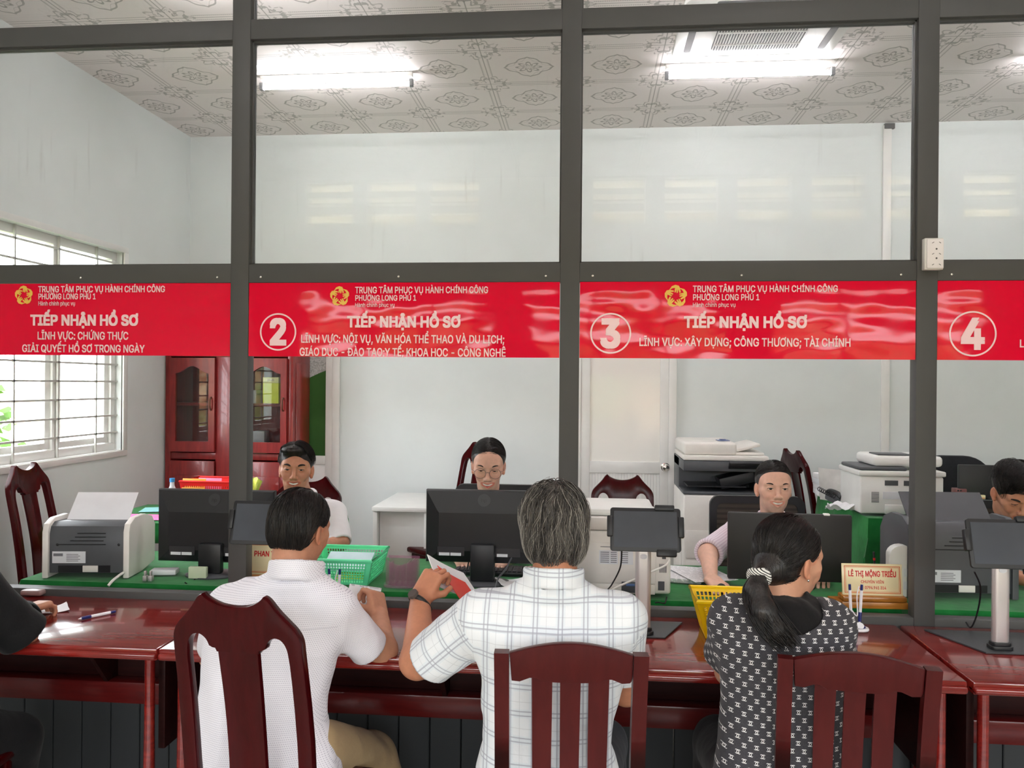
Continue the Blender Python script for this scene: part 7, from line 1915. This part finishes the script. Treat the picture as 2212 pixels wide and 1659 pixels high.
trousers(A, O, plain_cloth('khaki_trousers', (176, 150, 112), 0.85, 0.06), hipc+np.array([-0.09, 0, 0]), hipc+np.array([0.09, 0, 0]), as_np(at(520, 1640, -0.42)), as_np(at(800, 1630, -0.36))+np.array([0.0, 0, -0.02]), (O[0]-0.17, -0.40, 0.10), (O[0]+0.27, -0.36, 0.10), (0.088, 0.092, 0.072))
cut = lambda p: (p[:, 2] < -0.066+0.02*p[:, 0]) | ((p[:, 1] > 0.035) & (p[:, 2] < 0.045)) | ((np.abs(p[:, 0]) > 0.066) & (p[:, 1] > -0.028) & (p[:, 2] < 0.012))
flow = lambda p: col3(p, p[:, 0]*3.0, np.where(p[:, 1] > -0.06, -0.55, 0.0), -1.0)
hc = hair_cap(hf, (0.0815, 0.102, 0.088), (0, -0.015, 0.036), ((0, -0.055, -0.02), (0.068, 0.050, 0.062)), bottom=-0.062)
st = strands(hf, 2600, 11, rndu(-0.75), flow, cut, [((0, -0.015, 0.036), (0.0815, 0.102, 0.088)), ((0, -0.055, -0.02), (0.068, 0.050, 0.062))], step=0.013, steps=17, rad=0.0012, lift=0.006)
hair_obj(A, O, m_hair_black, hc, st)
# the paper in that person's hand
pc = at(786, 1305, -0.345)
b = B(); b.grid(lambda u, v: ((u-0.5)*0.115, 0.010*math.sin(2.5*v), (v-0.5)*0.155), 6, 8, 0.001)
o = b.build('held_form', printed_mat()); o.location = (pc.x-0.012, pc.y, pc.z-0.01); o.rotation_euler = (-0.55, 0.12, 0.05); tag(o, 'printed form held up by the person in the dotted white shirt', 'paper')
# ================================================================== grey-haired person in the plaid shirt
Y = -0.90
hf = Frame(at(1196, 1143, -0.87), (-0.14, 0.96, -0.20), scale=1.03)
O = np.array([at(1200, 1500, -0.93).x, -0.91, 0.45])
nb = as_np(at(1197, 1268, -0.90)); sL, sR = at(1040, 1335, Y), at(1340, 1338, Y)
eL, wL = at(902, 1428, -0.80), at(908, 1292, -0.58)
eR, wR = at(1352, 1490, -0.72), at(1330, 1400, -0.42)
PB = dict(smile=0.0, neckr=0.054)
Bp = figure('grey-haired person in a white plaid shirt, seated back to us and handing over papers', hf, PB, nb,
    [(nb, O+np.array([0, 0.02, 0.12]), 0.042, 0.09), (nb-np.array([0, 0, 0.03]), sL, 0.045, 0.045), (nb-np.array([0, 0, 0.03]), sR, 0.045, 0.045)],
    [([sL, eL, wL], [0.054, 0.050, 0.031]), ([sR, eR, wR], [0.050, 0.044, 0.030])],
    [(wL, (0.42, 0.40, 0.80), (0.35, 0.85, -0.45), (0.8, 0.1, -0.3), dict(curl=(0.95, 1.0, 1.05, 1.1), thumb=(0.5, 0.3))),
     (wR, (-0.5, 0.8, -0.05), (0, 0, -1), (-0.8, -0.4, 0), dict(curl=(0.2, 0.25, 0.25, 0.3)))], O, m_skinB)
levB = [lvl(1290, 1080, 1305, -0.90, 0.062), lvl(1312, 1035, 1345, -0.90, 0.088), lvl(1345, 1018, 1362, -0.905, 0.108), lvl(1395, 1028, 1360, -0.915, 0.120), lvl(1460, 1040, 1350, -0.915, 0.120), lvl(1540, 1044, 1326, -0.915, 0.116), lvl(1600, 1044, 1318, -0.915, 0.116), lvl(1665, 1030, 1336, -0.915, 0.120), lvl(1740, 1020, 1345, -0.915, 0.122), lvl(1800, 1020, 1345, -0.915, 0.122)]
m_plaid = plaid_shirt()
garment('shirt', Bp, O, m_plaid, levB, [(nb+np.array([-0.03, 0, -0.014]), sL, 0.046, 0.056), (nb+np.array([0.03, 0, -0.014]), sR, 0.046, 0.056)],
    [(sL, at(930, 1424, -0.815), 0.074, 0.074), (sR, at(1347, 1445, -0.78), 0.070, 0.062)], collar=(nb+np.array([0, -0.006, 0.026]), Frame(nb, (-0.03, 0.97, -0.2)).R, 0.076, 0.075, 0.008, 0.023), extra=[(ell(nb+np.array([0, 0.0, -0.010]), (0.100, 0.083, 0.040)), 0.03)], neck_cut=cap(nb+np.array([0, 0.008, 0.085]), nb+np.array([0.0, 0.03, 0.18]), 0.066), amp=0.013, freq=9, seam=float(at(1190, 1340, Y).z-0.005), seed=5)
trousers(Bp, O, plain_cloth('dark_trousers', (52, 54, 62), 0.85), O+np.array([-0.09, 0, 0.105]), O+np.array([0.09, 0, 0.105]), (O[0]-0.13, -0.55, 0.52), (O[0]+0.13, -0.55, 0.52), (O[0]-0.14, -0.50, 0.10), (O[0]+0.14, -0.50, 0.10))
cut = lambda p: (p[:, 2] < -0.100+0.012*np.sin(p[:, 0]*90)) | ((p[:, 1] > 0.045) & (p[:, 2] < 0.05)) | ((p[:, 1] > 0.015) & (p[:, 2] < -0.02))
flow = lambda p: col3(p, p[:, 0]*4.0-0.1, np.where(p[:, 1] > -0.05, -0.55, 0.1), -1.0)
shB = [((0, -0.015, 0.037), (0.084, 0.104, 0.090)), ((0, -0.048, -0.035), (0.074, 0.054, 0.065))]
hc = hair_cap(hf, (0.084, 0.104, 0.090), (0, -0.015, 0.037), ((0, -0.048, -0.035), (0.074, 0.054, 0.065)), ears=False, bottom=-0.083)
st1 = strands(hf, 2000, 21, rndu(-0.75), flow, cut, shB, step=0.013, steps=19, rad=0.0013, lift=0.012, wave=0.35, lenj=0.4)
hair_obj(Bp, O, m_hair_grey, hc, st1)
st2 = strands(hf, 330, 22, rndu(-0.75), flow, cut, shB, step=0.013, steps=19, rad=0.0008, lift=0.015, wave=0.4, lenj=0.45)
hair_obj(Bp, O, hair_mat('pale_grey_hair', (138, 132, 126), (176, 170, 160), 0.45), st2, name='grey_strands')
# watch on the left wrist
fd = as_np(wL)-as_np(eL); fd /= np.linalg.norm(fd); wc = as_np(wL)-fd*0.022
FW = Frame(wc, (0.75, -0.6, 0.0), fd)
t_ = []
b = B(); b.tube([FW.p(0.0365*math.cos(a), 0.0365*math.sin(a), 0) for a in np.linspace(0, 2*PI, 24, endpoint=False)], 0.0085, 8, closed=True); w1_ = b.build('watch_strap', simple('black_watch_strap', (36, 34, 34), 0.45), Bp, loc=O); w1_.location = (0, 0, 0)
b = B(); b.cyl(FW.p(0.040, 0, 0)-0*fd, FW.p(0.050, 0.0, 0), 0.017, 0.016, 20); w2_ = b.build('watch_case', simple('grey_watch_case', (120, 116, 112), 0.3, metal=0.7), Bp, loc=O); w2_.location = (0, 0, 0)
# papers handed over
c1, c2, c3 = at(925, 1200, -0.46), at(1033, 1258, -0.34), at(1012, 1298, -0.50)
hc_ = at(965, 1250, -0.47)
def paper_quad(tl_, tr2, br_, bl_, bow=0.006):
    tl_, tr2, br_, bl_ = [Vector(q) for q in (tl_, tr2, br_, bl_)]
    n = (tr2-tl_).cross(bl_-tl_).normalized()
    return lambda u, v: tl_*(1-u)*(1-v)+tr2*u*(1-v)+br_*u*v+bl_*(1-u)*v+n*bow*math.sin(PI*u)
b = B(); b.grid(paper_quad(at(922, 1198, -0.50), at(1000, 1238, -0.36), at(1042, 1300, -0.36), at(948, 1268, -0.52)), 8, 6, 0.003)
o = b.build('document_bundle', m_paper, loc=hc_); o.location = hc_; tag(o, 'white document bundle with curled pages in the hand of the grey-haired person', 'papers')
def red_cover():
    M = Mat('red_cover', srgb(226, 66, 52), 0.35); x, y, z = M.xyz('Object')
    l1 = ((z+0.018+x*1.1).abs().lt(0.0016)).max((z+0.026+x*0.72).abs().lt(0.0012)).max((z+0.02+x*1.6).abs().lt(0.0012))*x.gt(-0.02)
    M.col(M.mix(l1*x.lt(0.05), srgb(226, 66, 52), srgb(240, 150, 40))); return M.m
b = B(); b.grid(paper_quad(at(944, 1222, -0.515), at(1004, 1258, -0.40), at(1034, 1300, -0.385), at(1000, 1304, -0.50), 0.004), 8, 6, 0.002)
o = b.build('red_booklet', red_cover(), loc=hc_); o.location = hc_; tag(o, 'red booklet with orange strokes lying on the white document bundle', 'booklet')
# ================================================================== person in the patterned dress (ponytail, looking right)
Y = -0.85
hf = Frame(at(1704, 1206, -0.80), (0.80, 0.56, -0.16), scale=1.0)
O = np.array([at(1690, 1500, -0.87).x, -0.86, 0.45])
nb = as_np(at(1690, 1318, -0.83)); sL, sR = at(1590, 1338, Y), at(1786, 1352, Y)
eL, wL = at(1575, 1450, -0.64), at(1640, 1385, -0.34)
eR, wR = at(1800, 1440, -0.62), at(1740, 1390, -0.34)
PC = dict(smile=0.15, neckr=0.050, w=0.97, jaw=0.95, brow=0.002)
C_ = figure('person with a black ponytail in a charcoal dress with white monograms, looking right', hf, PC, nb,
    [(nb, O+np.array([0, 0.02, 0.12]), 0.040, 0.09), (nb-np.array([0, 0, 0.03]), sL, 0.04, 0.04), (nb-np.array([0, 0, 0.03]), sR, 0.04, 0.04)],
    [([sL, eL, wL], [0.045, 0.040, 0.027]), ([sR, eR, wR], [0.045, 0.040, 0.027])],
    [(wL, (0.5, 0.8, -0.05), (0, 0, -1), (0.8, -0.4, 0), dict(s=0.92)), (wR, (-0.5, 0.8, -0.05), (0, 0, -1), (-0.8, -0.4, 0), dict(s=0.92))], O, m_skinC)
levC = [lvl(1300, 1608, 1770, -0.84, 0.066), lvl(1322, 1572, 1808, -0.845, 0.092), lvl(1355, 1548, 1832, -0.85, 0.108), lvl(1400, 1545, 1836, -0.86, 0.118), lvl(1450, 1556, 1828, -0.86, 0.116), lvl(1520, 1558, 1822, -0.86, 0.114), lvl(1600, 1552, 1826, -0.86, 0.116), lvl(1690, 1542, 1838, -0.86, 0.122), lvl(1780, 1540, 1840, -0.86, 0.122)]
m_dress = monogram_dress()
garment('dress', C_, O, m_dress, levC, [(nb+np.array([-0.05, 0, -0.02]), sL, 0.045, 0.056), (nb+np.array([0.05, 0, -0.02]), sR, 0.045, 0.056)],
    [(sL, at(1566, 1415, -0.74), 0.066, 0.058), (sR, at(1806, 1410, -0.74), 0.068, 0.060)], amp=0.009, freq=9, seed=8, dirv=None,
    neck_cut=ell(at(1695, 1318, -0.875), (0.098, 0.085, 0.085)))
Fh = Field(*box_of([at(1690, 1330, -0.9)], 0.22), 0.0045)
Fh.put(ell(as_np(at(1692, 1345, -0.892)), (0.098, 0.055, 0.066))); Fh.put(cap(at(1640, 1300, -0.84), at(1752, 1322, -0.84), 0.040, 0.042), 0.04); Fh.put(cap(nb+np.array([0, 0.01, -0.03]), nb+np.array([0.012, 0.012, 0.035]), 0.068, 0.056), 0.02)
Fh.sub(cap(nb, nb+np.array([0.014, 0.014, 0.18]), 0.054), 0.004)
V, Q = Fh.mesh(2); V = folds(V, Q, 0.012, 16, seed=4)
mesh_np('black_hood', V, Q, plain_cloth('black_jersey', (22, 20, 21), 0.8), C_, O)
trousers(C_, O, plain_cloth('black_trousers', (34, 32, 34), 0.85), O+np.array([-0.09, 0, 0.105]), O+np.array([0.09, 0, 0.105]), (O[0]-0.11, -0.50, 0.52), (O[0]+0.13, -0.50, 0.52), (O[0]-0.12, -0.46, 0.10), (O[0]+0.14, -0.46, 0.10))
tail0 = as_np(at(1640, 1243, -0.90)); tl0 = hf.loc(tail0)
def flowC(p): return tl0-p
cutC = lambda p: (np.linalg.norm(p-tl0, axis=1) < 0.028) | (p[:, 2] < -0.10)
tail = [tail0, as_np(at(1634, 1275, -0.935)), as_np(at(1648, 1320, -0.965)), as_np(at(1676, 1362, -0.985)), as_np(at(1704, 1390, -0.99))]
FT = Field(*box_of(tail+[hf.p(0, 0, 0)], 0.12), 0.0032)
FT.put(hf.ell((0, -0.014, 0.036), (0.080, 0.101, 0.087))); FT.put(hf.ell((0, -0.05, -0.025), (0.066, 0.050, 0.055)), 0.03)
FT.sub(hf.ell((0, 0.116, -0.026), (0.073, 0.086, 0.098)), 0.012)
for s in (-1, 1): FT.sub(hf.ell((s*0.086, -0.002, -0.024), (0.028, 0.024, 0.032)), 0.010)
FT.sub(hf.box((0, 0.0, -0.16), (0.2, 0.2, 0.075)), 0.02)
FT.put(cap(hf.p(*(tl0*0.72)), tail[0], 0.036, 0.020), 0.03)
for i, (ra, rb) in enumerate(((0.019, 0.028), (0.028, 0.033), (0.033, 0.026), (0.026, 0.008))): FT.put(cap(tail[i], tail[i+1], ra, rb), 0.015)
hcC = FT.mesh(1)
stC = strands(hf, 1500, 31, rndu(-0.75), flowC, lambda p: cutC(p) | ((p[:, 1] > 0.052) & (p[:, 2] < 0.06)) | ((np.abs(p[:, 0]) > 0.062) & (p[:, 1] > -0.025) & (p[:, 2] < 0.008)), [((0, -0.014, 0.036), (0.080, 0.101, 0.087)), ((0, -0.05, -0.025), (0.066, 0.050, 0.055))], step=0.013, steps=18, rad=0.0009, lift=0.003, lenj=0.1, jitter=0.05)
rt = np.random.RandomState(3); VV, QQ = [], []; base = 0
tp = np.array([as_np(p) for p in bez([Vector(q) for q in tail], 5)]); rr_ = np.interp(np.arange(len(tp)), [0, 5, 10, 15, 20], [0.019, 0.028, 0.034, 0.030, 0.016])
bt = B()
for _ in range(620):
    a = rt.rand()*2*PI; q = 0.75+0.32*rt.rand(); j = rt.randn(3)*0.012
    pts = []
    for k in range(len(tp)):
        pts.append(tp[k]+np.array([math.cos(a), math.sin(a)*0.8, 0.15*math.sin(a)])*rr_[k]*q+j*k/20)
    m_ = rt.randint(14, len(pts)+1); bt.tube(pts[:m_], [0.0011]*(m_-1)+[0.0003], 3, caps=False)
me_ = bpy.data.meshes.new('t'); bt.bm.to_mesh(me_); bt.bm.free()
tv = np.zeros(len(me_.vertices)*3); me_.vertices.foreach_get('co', tv); tq = np.array([list(p_.vertices) for p_ in me_.polygons if len(p_.vertices) == 4]); bpy.data.meshes.remove(me_)
hair_obj(C_, O, m_hair_black, hcC, stC, (tv.reshape(-1, 3), tq))
m_bw = None
def striped_band():
    M = Mat('striped_hair_tie', (0.9, 0.9, 0.88), 0.6); x, y, z = M.xyz('Object'); a = (z+x*0.6-y*0.3)
    M.col(M.mix(((a/0.0072).frac()).lt(0.4), srgb(236, 234, 228), srgb(24, 22, 24))); return M.m
b = B(); td = tail[1]-tail[0]; td /= np.linalg.norm(td); FS = Frame(tail[0]+td*0.004, np.cross(td, [0.3, 0.1, 1.0]), td)
b.tube([FS.p(0.023*math.cos(a), 0.023*math.sin(a), 0.004*math.sin(3*a)) for a in np.linspace(0, 2*PI, 22, endpoint=False)], 0.0105, 10, closed=True); sc_ = b.build('hair_tie', striped_band(), C_, loc=O); sc_.location = (0, 0, 0)
b = B(); b.ball(hf.p(-0.080 if False else 0.077, -0.004, -0.046), 0.0035, seg=10)
b.ball(hf.p(-0.077, -0.004, -0.046), 0.0035, seg=10); er = b.build('earring', m_chrome, C_, loc=O); er.location = (0, 0, 0)
# ================================================================== person in black at the left edge
hf = Frame(at(-215, 1080, -0.72), (0.35, 0.93, -0.15))
O = np.array([-2.02, -0.80, 0.45]); nb = hf.p(0, -0.03, -0.16); sR = Vector((-1.90, -0.72, 1.03)); sL = Vector((-2.25, -0.74, 1.03))
eR, wR = at(50, 1372, -0.56), at(52, 1318, -0.36)
eL, wL = Vector((-2.32, -0.52, 0.82)), Vector((-2.1, -0.30, 0.80))
D_ = figure('person in black clothes at the left edge, one hand resting on the service desk', hf, dict(smile=0), nb,
    [(nb, O+np.array([0, 0.02, 0.12]), 0.040, 0.09), (nb-np.array([0, 0, 0.03]), sL, 0.04, 0.04), (nb-np.array([0, 0, 0.03]), sR, 0.04, 0.04)],
    [([sR, eR, wR], [0.045, 0.042, 0.028]), ([sL, eL, wL], [0.045, 0.040, 0.027])],
    [(wR, (0.25, 0.9, 0.02), (0.1, 0, -1), (-0.9, 0.2, 0), dict(curl=(0.55, 0.65, 0.7, 0.75))), (wL, (0.5, 0.8, 0.0), (0, 0, -1), (0.8, -0.4, 0))], O, m_skinA, head_h=0.004)
m_blackcloth = plain_cloth('black_jacket', (20, 20, 22), 0.7)
lev = [(1.08, -2.06, -0.74, 0.10, 0.07), (1.02, -2.075, -0.74, 0.20, 0.10), (0.92, -2.07, -0.76, 0.20, 0.115), (0.75, -2.05, -0.78, 0.18, 0.12), (0.60, -2.03, -0.80, 0.185, 0.13), (0.47, -2.03, -0.80, 0.19, 0.14)]
garment('jacket', D_, O, m_blackcloth, lev, [(nb+np.array([-0.03, 0, -0.03]), sL, 0.05, 0.06), (nb+np.array([0.03, 0, -0.03]), sR, 0.05, 0.06)], [(sR, eR, 0.078, 0.074), (eR, as_np(wR)*0.85+as_np(eR)*0.15, 0.072, 0.048), (sL, eL, 0.07, 0.06), (eL, wL, 0.058, 0.045)], amp=0.008, freq=9, seed=9)
trousers(D_, O, plain_cloth('black_jeans', (18, 18, 20), 0.8), O+np.array([-0.09, 0, 0.105]), O+np.array([0.09, 0, 0.105]), (-2.12, -0.45, 0.56), as_np(at(28, 1600, -0.52)), (-2.12, -0.40, 0.10), (-1.93, -0.48, 0.10), (0.10, 0.088, 0.075))
hc = hair_cap(hf, h=0.004); hair_obj(D_, O, m_hair_black, hc)
# ================================================================== office staff, facing us
HEADING['y'] = -1.0
m_white_shirt = plain_cloth('white_office_shirt', (236, 234, 236), 0.8, 0.02)
def clerk(label, hx, hy, HY, fwd, up, scale, HP, skin, TY, neck_px, sh_px, lev, cloth, cloth_name, arms, hands, hairfn, amp=0.005, seed=1, collar=True, trous=(60, 60, 66), sleeves=None, seam=None):
    f = Frame(at(hx, hy, HY), fwd, up, scale)
    ox = at(neck_px[0], neck_px[1], TY).x
    O = np.array([ox, TY+0.06, 0.47]); nb = as_np(at(neck_px[0], neck_px[1], TY-0.03))
    s1, s2 = at(sh_px[0], sh_px[1], TY), at(sh_px[2], sh_px[3], TY)
    AR = []
    for (sj, e, w, rr) in arms: AR.append(([s1 if sj == 0 else s2, e, w], rr))
    r = figure(label, f, HP, nb, [(nb, O+np.array([0, 0, 0.12]), 0.040, 0.085), (nb-np.array([0, 0, 0.03]), s1, 0.04, 0.04), (nb-np.array([0, 0, 0.03]), s2, 0.04, 0.04)], AR, hands, O, skin, head_h=0.0020)
    SL = sleeves if sleeves is not None else [(AR[i][0][0], AR[i][0][1], 0.062, 0.056) for i in range(len(AR))]
    garment(cloth_name, r, O, cloth, lev, [(nb+np.array([-0.03, 0, -0.02]), s1, 0.042, 0.052), (nb+np.array([0.03, 0, -0.02]), s2, 0.042, 0.052)], SL, h=0.0055,
        collar=(nb+np.array([0, -0.004, 0.012]), Frame(nb, (0, -0.95, -0.3)).R, 0.066, 0.066, 0.006, 0.018) if collar else None, neck_cut=cap(nb-np.array([0, 0.0, 0.02]), nb+np.array([0, -0.02, 0.15]), 0.056), amp=amp, seed=seed,
        subs=[(cap(nb+np.array([0, -0.075, -0.06]), nb+np.array([0, -0.075, 0.06]), 0.02, 0.05), 0.006)])
    mt = bpy.data.materials.get('clerk_trousers') or plain_cloth('clerk_trousers', trous, 0.85)
    trousers(r, O, mt, O+np.array([-0.09, 0, 0.105]), O+np.array([0.09, 0, 0.105]), (ox-0.12, TY-0.36, 0.54), (ox+0.12, TY-0.36, 0.54), (ox-0.12, TY-0.32, 0.10), (ox+0.12, TY-0.32, 0.10), (0.09, 0.072, 0.06))
    hairfn(r, f, O)
    return r, f, O
def arm_pair(TY, x, z=0.80, spread=0.22, reach=0.30):
    return ([(0, Vector((x-spread, TY-0.12, z+0.05)), Vector((x-0.10, TY-reach, z+0.035)), [0.045, 0.040, 0.027]), (1, Vector((x+spread, TY-0.12, z+0.05)), Vector((x+0.10, TY-reach, z+0.035)), [0.045, 0.040, 0.027])],
            [(Vector((x-0.10, TY-reach, z+0.035)), (0.3, -0.9, -0.1), (0, 0, -1), (0.9, 0.3, 0), dict(s=0.92)), (Vector((x+0.10, TY-reach, z+0.035)), (-0.3, -0.9, -0.1), (0, 0, -1), (-0.9, 0.3, 0), dict(s=0.92))])
def slev(cx, TY, zs, a=0.19):
    return [(zs+0.02, cx, TY, 0.10, 0.07), (zs-0.03, cx, TY, a*0.92, 0.095), (zs-0.12, cx, TY+0.005, a*0.96, 0.112), (zs-0.28, cx, TY+0.02, a*0.90, 0.115), (zs-0.45, cx, TY+0.05, a*0.95, 0.13), (0.49, cx, TY+0.06, a, 0.14)]
# smiling clerk in white
def hairE(r, f, O):
    hc = hair_cap(f, (0.0795, 0.100, 0.088), (0, -0.012, 0.036), face=((0, 0.112, -0.036), (0.067, 0.082, 0.104)), bottom=-0.05, extra=[(f.ell((0.012, 0.062, 0.088), (0.052, 0.034, 0.026)), 0.02)], h=0.003)
    fl = lambda p: col3(p, np.where(p[:, 0] < 0.012, -1.0, 1.0), 0.25, -0.3)
    st = strands(f, 700, 41, rndf, fl, lambda p: (p[:, 2] < 0.02) | ((p[:, 1] > 0.055) & (p[:, 2] < 0.070)), [((0, -0.013, 0.036), (0.080, 0.101, 0.090)), ((0.012, 0.062, 0.088), (0.052, 0.034, 0.026))], step=0.010, steps=9, rad=0.0010, lift=0.008)
    hair_obj(r, O, m_hair_black, hc, st)
TY = 0.98; cx_ = at(662, 1100, TY).x; zsE = at(662, 1092, TY).z
ar, hd = arm_pair(TY, cx_)
E_, fE, _ = clerk('smiling office clerk in a white shirt behind the left monitor', 640, 1012, 0.86, (0.24, -0.97, 0.03), (0.04, 0, 1), 1.07, dict(smile=0.85, w=0.97, jaw=1.0, lid=0.0026, brow=0.0036, beard=0.10, gaze=(0, 0.05)), m_skinA, TY, (655, 1078), (598, 1108, 722, 1108), slev(cx_, TY, zsE, 0.185), m_white_shirt, 'shirt', ar, hd, hairE, seed=11)
# clerk with glasses, looking down
def hairF(r, f, O):
    hc = hair_cap(f, (0.0775, 0.098, 0.084), (0, -0.014, 0.034), face=((0, 0.114, -0.032), (0.070, 0.083, 0.103)), bottom=-0.055, extra=[(f.ell((0, -0.115, 0.0), (0.035, 0.03, 0.035)), 0.015)], h=0.003)
    fl = lambda p: col3(p, 1.6*np.sign(p[:, 0]+1e-3), -0.9, -0.5)
    st = strands(f, 600, 51, rndf, fl, lambda p: (p[:, 2] < -0.03) | ((p[:, 1] > 0.042) & (p[:, 2] < 0.079-0.25*np.abs(p[:, 0]))), [((0, -0.013, 0.036), (0.0778, 0.0984, 0.0844))], step=0.010, steps=12, rad=0.0006, lift=0.0012)
    hair_obj(r, O, m_hair_black, hc, st)
TY = 0.92; cx_ = at(1060, 1100, TY).x; zsF = at(1060, 1095, TY).z
ar, hd = arm_pair(TY, cx_)
m_cream_jkt = plain_cloth('cream_jacket', (238, 232, 222), 0.8, 0.02)
F_, fF, OF = clerk('smiling office clerk with round glasses in a cream jacket, looking down behind the second monitor', 1055, 1004, 0.74, (0.09, -0.96, -0.22), (0.02, 0, 1), 1.06, dict(smile=0.9, w=0.94, jaw=0.88, lid=0.0020, brow=0.0024, lips=(0.88, 0.46, 0.46), neck=0.9, neckr=0.047), m_skinF, TY, (1058, 1085), (985, 1118, 1135, 1118), slev(cx_, TY, zsF, 0.17), m_cream_jkt, 'jacket', ar, hd, hairF, seed=12)
b = B()
for s in (-1, 1):
    b.tube([fF.p(s*0.033+0.0245*math.cos(a)*1.02, 0.100-0.06*abs(s*0.033+0.0245*math.cos(a))*0.16, -0.008+0.0225*math.sin(a)) for a in np.linspace(0, 2*PI, 28, endpoint=False)], 0.0011, 6, closed=True)
    b.tube([fF.p(s*0.057, 0.094, 0.000), fF.p(s*0.073, 0.07, 0.0), fF.p(s*0.077, 0.0, 0.002)], 0.0010, 6)
b.tube([fF.p(-0.009, 0.101, -0.004), fF.p(0, 0.103, -0.001), fF.p(0.009, 0.101, -0.004)], 0.001, 6)
g_ = b.build('glasses', Mat('thin_dark_rim', (0.16, 0.12, 0.12), 0.3, 0.7).m, F_, loc=OF); g_.location = (0, 0, 0)
# clerk using the mouse
def hairG(r, f, O):
    hc = hair_cap(f, (0.0785, 0.099, 0.085), (0, -0.014, 0.035), face=((0, 0.113, -0.032), (0.0695, 0.083, 0.104)), bottom=-0.06, extra=[(f.ell((0, -0.115, -0.01), (0.035, 0.03, 0.04)), 0.015)], h=0.003)
    fl = lambda p: col3(p, 1.2*np.sign(p[:, 0]-0.01), -1.0, -0.35)
    st = strands(f, 600, 61, rndf, fl, lambda p: (p[:, 2] < -0.03) | ((p[:, 1] > 0.042) & (p[:, 2] < 0.079-0.25*np.abs(p[:, 0]))), [((0, -0.013, 0.036), (0.079, 0.0996, 0.0857))], step=0.010, steps=12, rad=0.0007, lift=0.002)
    hair_obj(r, O, m_hair_black, hc, st)
TY = 0.90; cx_ = at(1668, 1130, TY).x; zsG = at(1668, 1130, TY).z
wG = Vector((pm.x-0.028, 0.365, TZ+0.040)); eG = at(1530, 1196, 0.56)
s1G = at(1592, 1150, TY)
wG2 = Vector((cx_+0.14, 0.55, TZ+0.035))
arG = [(0, eG, wG, [0.046, 0.042, 0.027]), (1, Vector((cx_+0.23, TY-0.12, 0.85)), wG2, [0.045, 0.040, 0.027])]
hdG = [(wG, (0.22, -0.95, -0.16), (0.1, -0.1, -1), (0.95, 0.2, 0.1), dict(curl=(0.28, 0.34, 0.36, 0.4), s=0.92, thumb=(0.35, 0.2))), (wG2, (-0.3, -0.9, -0.05), (0, 0, -1), (-0.9, 0.3, 0), dict(s=0.92))]
m_pink = striped_shirt('pink_striped_shirt', (240, 228, 236), (206, 178, 200), 0.012, 0.55)
mid = as_np(eG)*0.42+as_np(wG)*0.58
G_, fG, _ = clerk('smiling office clerk in a pale pink striped shirt, one hand on a computer mouse', 1671, 1052, 0.74, (0.0, -0.99, 0.02), (0, 0, 1), 1.02, dict(smile=0.85, w=0.98, jaw=0.95, lid=0.0036, brow=0.0025, lips=(0.92, 0.66, 0.64), neck=0.92, neckr=0.049), m_skinF, TY, (1668, 1125), (1596, 1146, 1740, 1146), slev(cx_, TY, zsG, 0.18), m_pink, 'shirt', arG, hdG, hairG, seed=13,
    sleeves=[(s1G, eG, 0.064, 0.060), (eG, as_np(eG)*0.62+as_np(wG)*0.38, 0.056, 0.048), (at(1740, 1146, TY), Vector((cx_+0.23, TY-0.12, 0.85)), 0.062, 0.056)])
# clerk at the right edge, head bent
def hairH(r, f, O):
    hc = hair_cap(f, (0.081, 0.102, 0.089), (0, -0.012, 0.036), face=((0, 0.112, -0.036), (0.070, 0.082, 0.104)), bottom=-0.055, extra=[(f.ell((0.0, 0.05, 0.092), (0.055, 0.04, 0.026)), 0.02)], h=0.0032)
    fl = lambda p: col3(p, 0.9*np.sign(p[:, 0]+0.02), 0.8, -0.4)
    st = strands(f, 800, 71, rndf, fl, lambda p: (p[:, 2] < 0.0) | ((p[:, 1] > 0.06) & (p[:, 2] < 0.055)), [((0, -0.013, 0.036), (0.082, 0.103, 0.091)), ((0.0, 0.05, 0.092), (0.055, 0.04, 0.026))], step=0.011, steps=11, rad=0.0011, lift=0.010, wave=0.2)
    hair_obj(r, O, m_hair_black, hc, st)
TY = 0.88; cx_ = at(2190, 1140, TY).x; zsH = at(2190, 1130, TY).z
arH, hdH = arm_pair(TY, cx_, spread=0.24, reach=0.40)
H_, fH, _ = clerk('office clerk in a grey plaid shirt bending over the desk at the right edge', 2192, 1062, 0.70, (-0.02, -0.86, -0.50), (-0.05, 0, 1), 1.08, dict(smile=0.45, w=1.0, lid=0.0016, brow=0.0034, beard=0.12), m_skinA, TY, (2192, 1120), (2112, 1142, 2270, 1142), slev(cx_, TY, zsH, 0.19), grey_plaid(), 'shirt', arH, hdH, hairH, seed=14)
